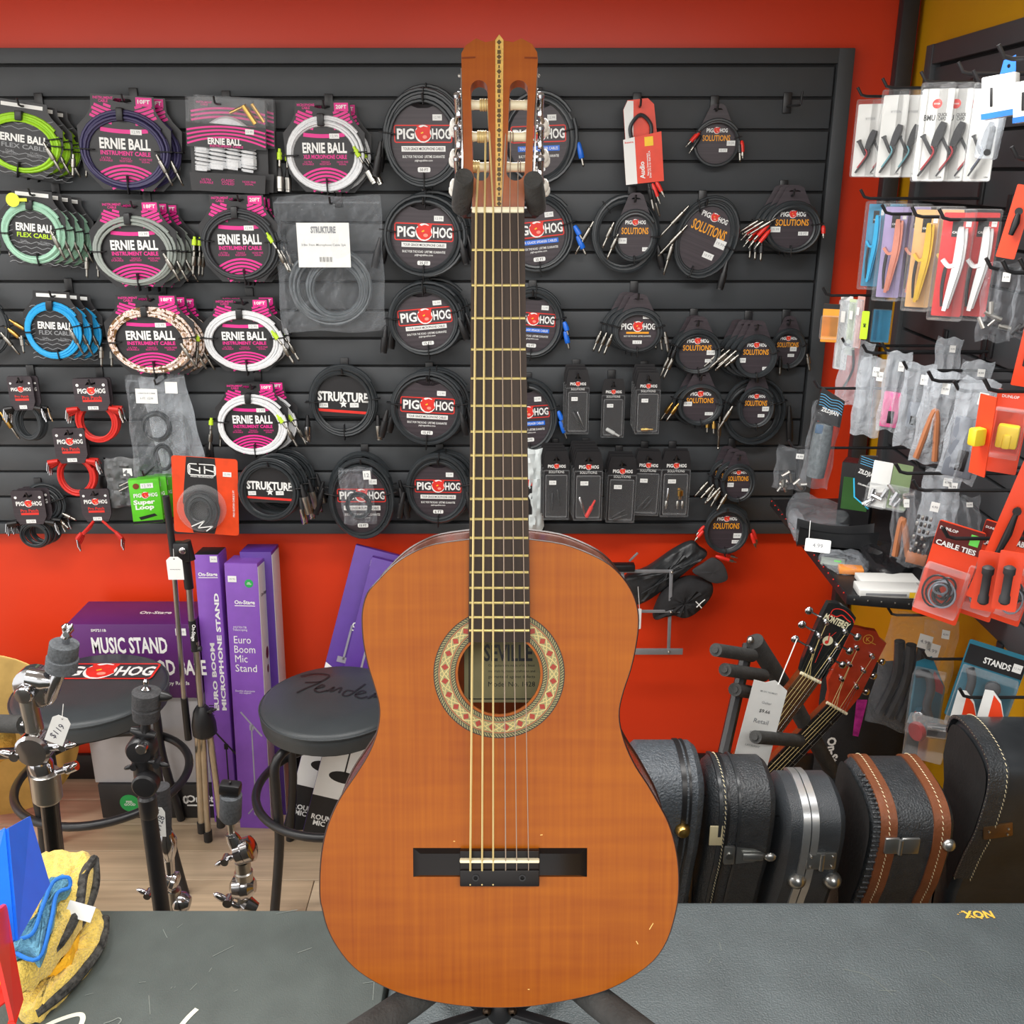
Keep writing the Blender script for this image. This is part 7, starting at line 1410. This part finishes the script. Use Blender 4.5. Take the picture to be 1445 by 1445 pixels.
t, a, b = rpack('string_pack', 'blue carded pack behind the coloured capos', 'pack', 1232, 425, 1256, 482, .86, -25); obj('card', MB().plate([rrect(-a, a, -b, b, .1 * a)], 0, .001), mat('cyan_card', (40, 150, 195), .4), t); shell(t, a * 1.1, b, .012, -1, .6); obj('black_top', MB().rect(-a, a, .55 * b, b, -.0004), BLACK, t, smooth=False)
rhook(1160, 417, .72, 'holding the thin packs at the corner'); rhook(1260, 420, .9, 'behind the blue carded pack')
# orange cards at right edge
ORR = mat('orange_red_gloss_card', (232, 70, 34), .35, var=.04)
for k, (x0, y0, x1, y1, tl, lab) in enumerate(((1421, 265, 1446, 362, 8, 'narrow orange card with black clip near the right edge'), (1438, 455, 1466, 545, 4, 'orange card cut off by the right edge beside the bags'), (1405, 640, 1440, 860, 12, 'long orange card holding a black tool on the right'))):
    t, a, b = rpack('tool_card', lab, 'card', x0, y0, x1, y1, .72 if k == 2 else .8, -30, tl); c = obj('card', MB().plate([rrect(-a, a, -b, b, .15 * a)], 0, .0015), ORR, t)
    obj('clip', MB().tube([(0, -.006, .35 * b), (.05 * a, -.008, 0), (-.1 * a, -.006, -.35 * b)], [.003, .006, .004], 10).lathe([(.006, 0), (.006, .004), (.003, .004)], (0, -.006, .3 * b), (0, -1, 0), 12), BLKPL, t)
rhook(1425, 225, .74, 'holding the narrow orange card'); rhook(1412, 385, .74, 'empty beside the bagged hardware')
t, a, b = rpack('accessory_card', 'orange card holding a yellow block in a clear shell', 'card', 1399, 552, 1443, 668, .74, -30, 2); c = obj('card', MB().plate([rrect(-a, a, -b, b, .1 * a)], 0, .0015), ORR, t); obj('yellow_block', MB().rbox((.1 * a, -.012, -.05 * b), (1.3 * a, .02, .55 * b), .004).rbox((.1 * a, -.02, -.15 * b), (.5 * a, .01, .35 * b), .003), mat('yellow_plastic', (242, 210, 50), .35), t); shell(t, a * .95, b, .03, -.55, .6); text(c, 'DUNLOP', -.2 * a, .85 * b, a, WHITE, -.0006)
t, a, b = rpack('accessory_card', 'second orange card with yellow block seen edge-on at left', 'card', 1380, 560, 1400, 672, .70, -70, 0); obj('card', MB().plate([rrect(-a * 2, a, -b, b, .1 * a)], 0, .0015), ORR, t); obj('yellow_block', MB().rbox((-.3 * a, -.012, -.0 * b), (1.6 * a, .022, .45 * b), .004), MATS['yellow_plastic'], t)
rhook(1386, 552, .68, 'holding the orange cards with yellow blocks')
# cable tie cards
for k, (x0, y0, x1, y1, lab) in enumerate(((1303, 738, 1372, 880, 'orange cable tie card, front left one with black ties'), (1368, 735, 1420, 878, 'orange cable tie card, second from left'), (1412, 735, 1462, 885, 'orange cable tie card at the right edge'))):
    t, a, b = rpack('cable_tie_pack', lab, 'card', x0, y0, x1, y1, .70 + .06 * k, -34, 8); c = obj('card', MB().plate([rrect(-.9 * a, .9 * a, -b, b, .1 * a)], 0, .0015), ORR, t)
    obj('dark_header', MB().rect(-.88 * a, .88 * a, .5 * b, .98 * b, -.0004), mat('maroon_header', (96, 28, 24), .4), c, smooth=False); text(c, 'CABLE TIES', -.02 * a, .56 * b, 1.55 * a, WHITE, -.0008, h=.11 * b, bold=.03); text(c, 'DUNLOP', -.45 * a, .86 * b, .7 * a, WHITE, -.0008)
    obj('green_sticker', MB().rect(.4 * a, .75 * a, .68 * b, .9 * b, -.0007), mat('green_sticker', (110, 220, 90), .5), c, smooth=False); R = random.Random(k)
    for j in range(10): r0 = R.uniform(.25, .55) * a; dx_, dz_, yy_ = R.uniform(-.25, .2) * a, R.uniform(-.12, .1) * b, -.016 + R.uniform(-.01, .01); obj('tie_loop', MB().tube([(r0 * cos(u) + dx_, yy_ + .004 * sin(u + j), r0 * sin(u) * R2 - .33 * b + dz_) for R2 in [R.uniform(.6, 1.5)] for u in [2 * pi * i / 18 for i in range(18)]], .0017, 5, closed=True), BLKPL if j % 4 else MATS['grey_plastic_case'], t)
    shell(t, a * .85, b, .035, -.75, .15)
for k, (x, y) in enumerate(((1392, 820), (1422, 820))):
    t, a, b = rpack('rubber_grip', 'dark grey rubber grip hanging ' + ('left' if k == 0 else 'right') + ' in front of orange cards', 'grip', x - 8, y - 26, x + 8, y + 30, .66, -30); obj('grip', MB().lathe([(.6 * a, -b), (.95 * a, -.9 * b), (.9 * a, -.6 * b), (.75 * a, -.5 * b), (.75 * a, .5 * b), (a, .6 * b), (a, .9 * b), (.5 * a, b)], (0, -.01, 0), (0, 0, 1), 16), mat('dark_rubber', (52, 52, 54), .6), t); obj('card', MB().plate([rrect(-2 * a, 2 * a, -1.6 * b, 1.5 * b, .3 * a)], .008, .0095), ORR, t)
rhook(1328, 760, .66, 'holding the front cable tie card'); rhook(1440, 762, .74, 'holding the rear cable tie card')
# drum gloves and socks near the corner
t, a, b = rpack('fabric_pack', 'grey rolled fabric in clear bag with black header near the corner', 'pack', 1138, 568, 1178, 690, .70, -18, 4); obj('film', pillow(2 * a, 2 * b, .05, 61), BAG, t); obj('fabric_roll', MB().lathe([(.3 * a, -.75 * b), (.62 * a, -.72 * b), (.7 * a, 0), (.62 * a, .5 * b), (.3 * a, .55 * b)], (0, 0, 0), (0, 0, 1), 20), mat('grey_fabric', (104, 112, 116), .85, var=.25, scale=120, bump=.4), t); obj('fabric_label', MB().rbox((-.3 * a, -.6 * a, .42 * b), (.5 * a, .003, .2 * b), .001), mat('blue_grey_label', (70, 100, 130), .6), t)
c = obj('header_card', MB().plate([[(-.85 * a, .62 * b), (1.05 * a, .5 * b), (1.05 * a, 1.1 * b), (-.6 * a, 1.35 * b)]], -.016, -.0145), CARDBK, t)
for k in range(5): obj('blue_wave', MB().ribbon([((-.6 + i * .16) * a, (1.2 - .06 * k - .016 * i + .02 * sin(i)) * b) for i in range(11)], .012 * b, -.0166), mat('blue_line_print', (90, 170, 215), .5), c, smooth=False)
text(c, 'ZILDJIAN', .2 * a, .82 * b, 1.2 * a, WHITE, -.0167, rot=radians(-12), h=.12 * b); rhook(1148, 548, .67, 'holding the rolled grey fabric pack')
t = zipbag('stack of small clear bags with silver fittings at the panel edge', 1094, 630, 1140, 692, .66, -10, 3, .03, BAG, 63, bits(STEEL, 10, 8, .005), hp=(1112, 632)); 
# perforated shelf
Zs_ = PX(1215, 845, .70).z
sh = thing('display_shelf', 'black perforated metal shelf with red rivets on the right wall', 'shelf', (XW, 1.9, Zs_)); O = Vector(sh.location)
cr_ = [PZ(1088, 705, Zs_), PZ(1196, 842, Zs_), PZ(1292, 850, Zs_)]
far = Vector((XW, cr_[0].y + .02, Zs_)); near = Vector((XW, cr_[2].y, Zs_)); poly = [cr_[0], cr_[1], cr_[2], near, far]
PO = [p - O for p in poly]; k = len(PO); obj('tray', MB().add([p for p in PO] + [p + Vector((0, 0, -.004)) for p in PO], [tuple(range(k)), tuple(range(k, 2 * k))[::-1]] + [(i, i + k, (i + 1) % k + k, (i + 1) % k) for i in range(k)]), BLKMET, sh)
for i in range(2): a_, b_ = PO[i], PO[i + 1]; obj('lip', MB().rbox((a_ + b_) / 2 + Vector((0, 0, -.006)), ((b_ - a_).length, .003, .022), .001, rot=(b_ - a_).to_track_quat('X', 'Z').to_matrix()), BLKMET, sh)
for i in range(18): p = PO[0].lerp(PO[1], (i + .5) / 18); obj('rivet', MB().ball(p + Vector((-.003, -.002, .002)), .0018, 6), REDPL, sh)
for i in range(5): p = PO[1].lerp(PO[2], (i + .5) / 5); obj('rivet', MB().ball(p + Vector((0, -.003, -.004)), .002, 6), STEEL, sh)
def onshelf(px, py): return PZ(px, py, Zs_)
def sbag(label, poly, z, hgt, m, seed): mb, P = blob(poly, Zs_ + z, hgt, seed, .006); t = thing('plastic_bag', label, 'plastic bag', (P[0].x, P[0].y, Zs_ + z), group='loose goods on the shelf'); o = Vector(t.location); mb.v = [tuple(Vector(v) - o) for v in mb.v]; obj('film', mb, m, t); return t
sbag('crumpled clear bag with white label at the rear of the shelf', [(1110, 715), (1125, 700), (1180, 712), (1200, 722), (1190, 740), (1140, 745), (1118, 738)], .002, .03, BAG, 71); sbag('crumpled clear bag at the outer corner of the shelf', [(1112, 728), (1125, 722), (1138, 745), (1134, 758), (1122, 752)], .002, .025, BAG, 72); sbag('dark glossy bag in the middle of the shelf', [(1215, 770), (1262, 768), (1290, 795), (1260, 810), (1225, 795)], .002, .02, mat('dark_glossy_bag', (34, 34, 36), .25, bump=.6, bscale=40), 73); sbag('flat clear bag of small coloured parts on the shelf', [(1155, 782), (1190, 776), (1230, 790), (1215, 806), (1175, 802)], .002, .012, BAG, 74)
p = onshelf(1178, 772); t = thing('plastic_trough', 'black curved plastic trough lying on the shelf', 'trough', p, (0, 0, radians(-12))); P_ = []
vs = []; fs = []; nn = 14
for i in range(nn + 1):
    u = i / nn * 2 - 1; x = u * .085
    for th_ in (0, .003):
        for (y, z) in ((-.03 - .01 * u * u, .045 + .012 * u * u), (-.026, .012), (-.01, .002), (.012, .002), (.028, .012), (.034, .04 + .012 * u * u)): vs.append((x, y + (0 if th_ == 0 else (-.003 if y < 0 else .003)), z - (.0 if th_ == 0 else .002)))
for i in range(nn):
    for j in range(5):
        q = i * 12 + j; fs.append((q, q + 1, q + 13, q + 12)); q += 6; fs.append((q, q + 12, q + 13, q + 1))
obj('trough', MB().add(vs, fs), mat('satin_black_plastic', (40, 41, 43), .3), t)
t = thing('price_tag', 'white tag hanging over the shelf edge on a string', 'tag', PX(1154, 770, .60), (radians(-30), 0, radians(-20))); obj('card', MB().plate([rrect(-.024, .024, -.013, .013, .003)], 0, .0006), PAPER, t); text(t, '4.99', 0, 0, .02, GREYPR, -.0004); obj('string', MB().tube([(-.018, 0, .01), (-.02, .01, .05)], .0007, 5), PAPER, t)
def sbox(label, px, py, w, d_, h_, m, rz, name='accessory_box', z=0): p = onshelf(px, py); t = thing(name, label, 'box', p + Vector((0, 0, .001 + z)), (0, 0, radians(rz)), 'loose goods on the shelf'); obj('carton', MB().rbox((0, 0, h_ / 2), (w, d_, h_), .0015), m, t); return t
t = sbox('tall black and green box standing at the rear of the shelf', 1204, 738, .075, .05, .155, CARDBK, -28); obj('green_print', MB().rect(-.03, .03, .04, .12, -.0256), mat('dark_green_print', (60, 110, 50), .5), t, smooth=False); obj('maroon_top', MB().rbox((0, 0, .1555), (.07, .046, .001), .0003), mat('maroon_carton', (90, 34, 36), .5), t)
t, a, b = rpack('fabric_pack', 'black and cyan header pack leaning on the green box', 'pack', 1205, 640, 1238, 722, .72, -20, 3); c = obj('card', MB().plate([[(-.7 * a, -.6 * b), (.7 * a, -.9 * b), (a, .3 * b), (.6 * a, .95 * b), (-.8 * a, .9 * b), (-a, .2 * b)]], 0, .004), CARDBK, t); obj('cyan_edge', MB().ribbon([(-a, .1 * b), (-.7 * a, -.55 * b), (.6 * a, -.9 * b)], .12 * a, -.0006), mat('cyan_print', (50, 180, 225), .5), c, smooth=False); text(c, 'ZILDJIAN', 0, .3 * b, 1.5 * a, WHITE, -.0006, h=.2 * b, rot=radians(-12)); text(c, 'DRUMMERS', -.1 * a, -.1 * b, a, WHITE, -.0006, rot=radians(-12))
for k in range(4): obj('blue_wave', MB().ribbon([((-.7 + i * .14) * a, (.88 - .08 * k - .012 * i) * b) for i in range(10)], .02 * b, -.0006), MATS['blue_line_print'], c, smooth=False)
for k, (x, y) in enumerate(((1242, 686), (1270, 690))):
    t, a, b = rpack('drum_parts_pack', 'clear box of silver drum parts, ' + ('left' if k == 0 else 'right') + ' of two', 'pack', x - 15, y - 35, x + 14, y + 30, .74, -30, 3); obj('card', MB().plate([rrect(-.9 * a, .9 * a, -b, b, .1 * a)], 0, .001), PAPER if k == 0 else mat('green_grey_card', (120, 140, 100), .5), t); shell(t, a, b * .9, .03, -1, .1); bits(CHROME, 8, 20 + k, .006)(t, a * .9, b * .9)
zipbag('clear bag with tan drum beater, left of the chain bag', 1258, 690, 1290, 790, .70, -25, -6, .02, BAG, 81, strapw, hp=(1262, 668)); 
def chain(t, a, b):
    for i in range(6):
        for j in range(4): obj('chain_link', MB().rbox(((-.4 + j * .22) * a, -.002, (.3 - i * .17) * b), (.16 * a, .004, .11 * b), .0015), STEEL if (i + j) % 2 else BLKPL, t)
    obj('brown_plate', MB().rbox((0, 0, -.75 * b), (1.1 * a, .006, .3 * b), .002), CARA, t)
zipbag('clear bag holding a metal drum chain', 1278, 690, 1328, 805, .70, -30, 5, .018, BAG, 82, chain, hp=(1286, 692)); zipbag('clear bag with white labels behind the chain bag', 1300, 660, 1350, 760, .80, -30, 0, .018, BAGM, 83, None, labels=2, hp=(1290, 660)); zipbag('small clear bag right of the chain bag', 1345, 700, 1382, 760, .82, -30, -10, .014, BAG, 84, None, hk=False)
t = sbox('long white box with red mark at the front of the shelf', 1252, 838, .125, .05, .016, CARDW, -4, z=.0); obj('tube_print', MB().rbox((-.01, -.0254, .008), (.08, .0006, .005), .0002), GREYPR, t); obj('yellow_sticker', MB().rect(.035, .055, .002, .014, -.0257), YEL, t, smooth=False)
t = sbox('second long white box under the first', 1255, 846, .12, .05, .012, CARDW, -2, z=-.0); t.location.y -= .0; t.location.z -= 0
t.location = onshelf(1256, 828) + Vector((.0, .02, .001)); t['label'] = 'flat white box lying behind the long white box'
t = sbox('small orange box behind the long white box', 1200, 808, .05, .03, .012, mat('orange_carton', (240, 150, 70), .5), -10)
t = sbox('flat grey packet with green sticker on the shelf', 1175, 795, .05, .04, .005, mat('grey_packet', (150, 160, 150), .5), -20); obj('green_sticker', MB().rbox((.01, 0, .0055), (.015, .01, .001), .0003), mat('green_sticker', (110, 220, 90), .5), t)
# hanging goods below the shelf
zipbag('large clear bag of black straps below the shelf', 1240, 862, 1318, 1040, .90, -30, 6, .03, BAG, 91, lambda t, a, b: [obj('strap', MB().tube([tuple(v) for v in spline([((-.5 + .4 * i) * a, 0, .5 * b), ((-.3 + .35 * i) * a, .004, -.1 * b), ((-.55 + .4 * i) * a, 0, -.8 * b)], 5)], .012, 8), BLKPL, t) for i in range(3)], labels=2, hp=(1252, 868)); zipbag('clear bag behind the strap bag with grey labels', 1300, 870, 1345, 980, .95, -30, 0, .02, BAG, 92, None, labels=1, hk=False)
t, a, b = rpack('headphone_hanger', 'teal carded black hanger bracket in clear pack below the cable ties', 'hanger', 1288, 930, 1330, 1030, .88, -30, 0); obj('card', MB().plate([[(-a, -b), (a, -b), (a, .3 * b), (-.1 * a, 1.15 * b), (-a, .9 * b)]], 0, .0015), mat('teal_card', (44, 110, 132), .4), t); obj('hanger_hook', MB().tube([tuple(v) for v in spline([(-.8 * a, -.015, .65 * b), (-.1 * a, -.02, .7 * b), (.2 * a, -.02, .3 * b), (.1 * a, -.02, -.2 * b), (.4 * a, -.02, -.6 * b)], 5)], .009, 10), mat('dark_foam', (60, 62, 66), .6), t); obj('clamp', MB().lathe([(.4 * a, 0), (.45 * a, .01), (.45 * a, .03), (.2 * a, .034)], (-.2 * a, -.01, -.5 * b), (0, -1, 0), 18), CHROME, t); shell(t, a, b, .045, -1, .8)
obj('red_panel', MB().flat([(0, .2 * b), (.9 * a, .1 * b), (.9 * a, .35 * b), (.2 * a, .75 * b)], -.0006), mat('dull_red_plastic', (150, 46, 46), .35), t, smooth=False)
t, a, b = rpack('headphone_hanger', 'teal carded hanger with black lettered header at lower right', 'hanger', 1352, 908, 1430, 1030, .92, -28, 8); c = obj('card', MB().plate([rrect(-a, a, -b, b, .08 * a)], 0, .0015), MATS['teal_card'], t); obj('black_header', MB().rect(-.95 * a, .98 * a, .42 * b, .9 * b, -.0004), CARDBK, c, smooth=False); text(c, 'STANDS', .1 * a, .62 * b, .9 * a, WHITE, -.0008, h=.16 * b, bold=.03); sticker(c, .75 * a, .66 * b, .3 * a, .2 * b, -.0007)
obj('hanger_hook', MB().tube([tuple(v) for v in spline([(-.7 * a, -.014, .4 * b), (-.5 * a, -.02, .1 * b), (-.5 * a, -.02, -.5 * b)], 5)], .008, 10), MATS['dark_foam'], t); obj('hanger_pad', MB().lathe([(.012, 0), (.014, .006), (.014, .02), (.008, .024)], (.2 * a, -.01, .1 * b), (0, -1, .2), 16), MATS['dark_foam'], t); shell(t, a * .95, b, .04, -1, .4)
for k, x in enumerate((1362, 1400)):
    t, a, b = rpack('pick_card', 'white and orange rounded card, ' + ('left' if k == 0 else 'right') + ' of two under the teal card', 'card', x - 18, 972, x + 18, 1040, .86, -30, 4); obj('card', MB().plate([[(-a, -b), (a, -b), (.9 * a, -.1 * b), (.4 * a, .6 * b), (-.3 * a, .95 * b), (-.9 * a, .9 * b)]], 0, .002), PAPER, t); obj('orange_panel', MB().flat([(-.2 * a, -.95 * b), (.95 * a, -.95 * b), (.85 * a, -.1 * b), (.4 * a, .5 * b), (-.2 * a, .8 * b)], -.0005), ORR, t, smooth=False)
rhook(1300, 930, .84, 'holding the teal hanger bracket'); rhook(1352, 984, .82, 'holding the white and orange cards')
t, a, b = rpack('hanging_pick', 'purple and orange glossy sliver hanging under the red-brown headstock', 'pick', 1205, 985, 1219, 1042, .82, -20, 2); obj('blade', MB().plate([[(-.6 * a, -b), (.5 * a, -b), (a, b), (-a, .9 * b)]], 0, .006), mat('purple_pearl', (150, 40, 110), .25, var=.4, scale=60), t)
t, a, b = rpack('clamp', 'silver clamp with red disc in clear shell above the large case', 'clamp', 1283, 1005, 1335, 1060, .86, -30, 0); obj('disc', MB().lathe([(.5 * a, 0), (.55 * a, .006), (.5 * a, .012)], (-.4 * a, -.004, 0), (-.6, -.8, 0), 20), mat('dull_red_plastic', (150, 46, 46), .35), t); obj('cylinder', MB().cyl((-.1 * a, 0, .1 * b), (.9 * a, .01, .1 * b), .4 * b, n=18), CHROME, t); shell(t, a, b, .05, -1, .9)
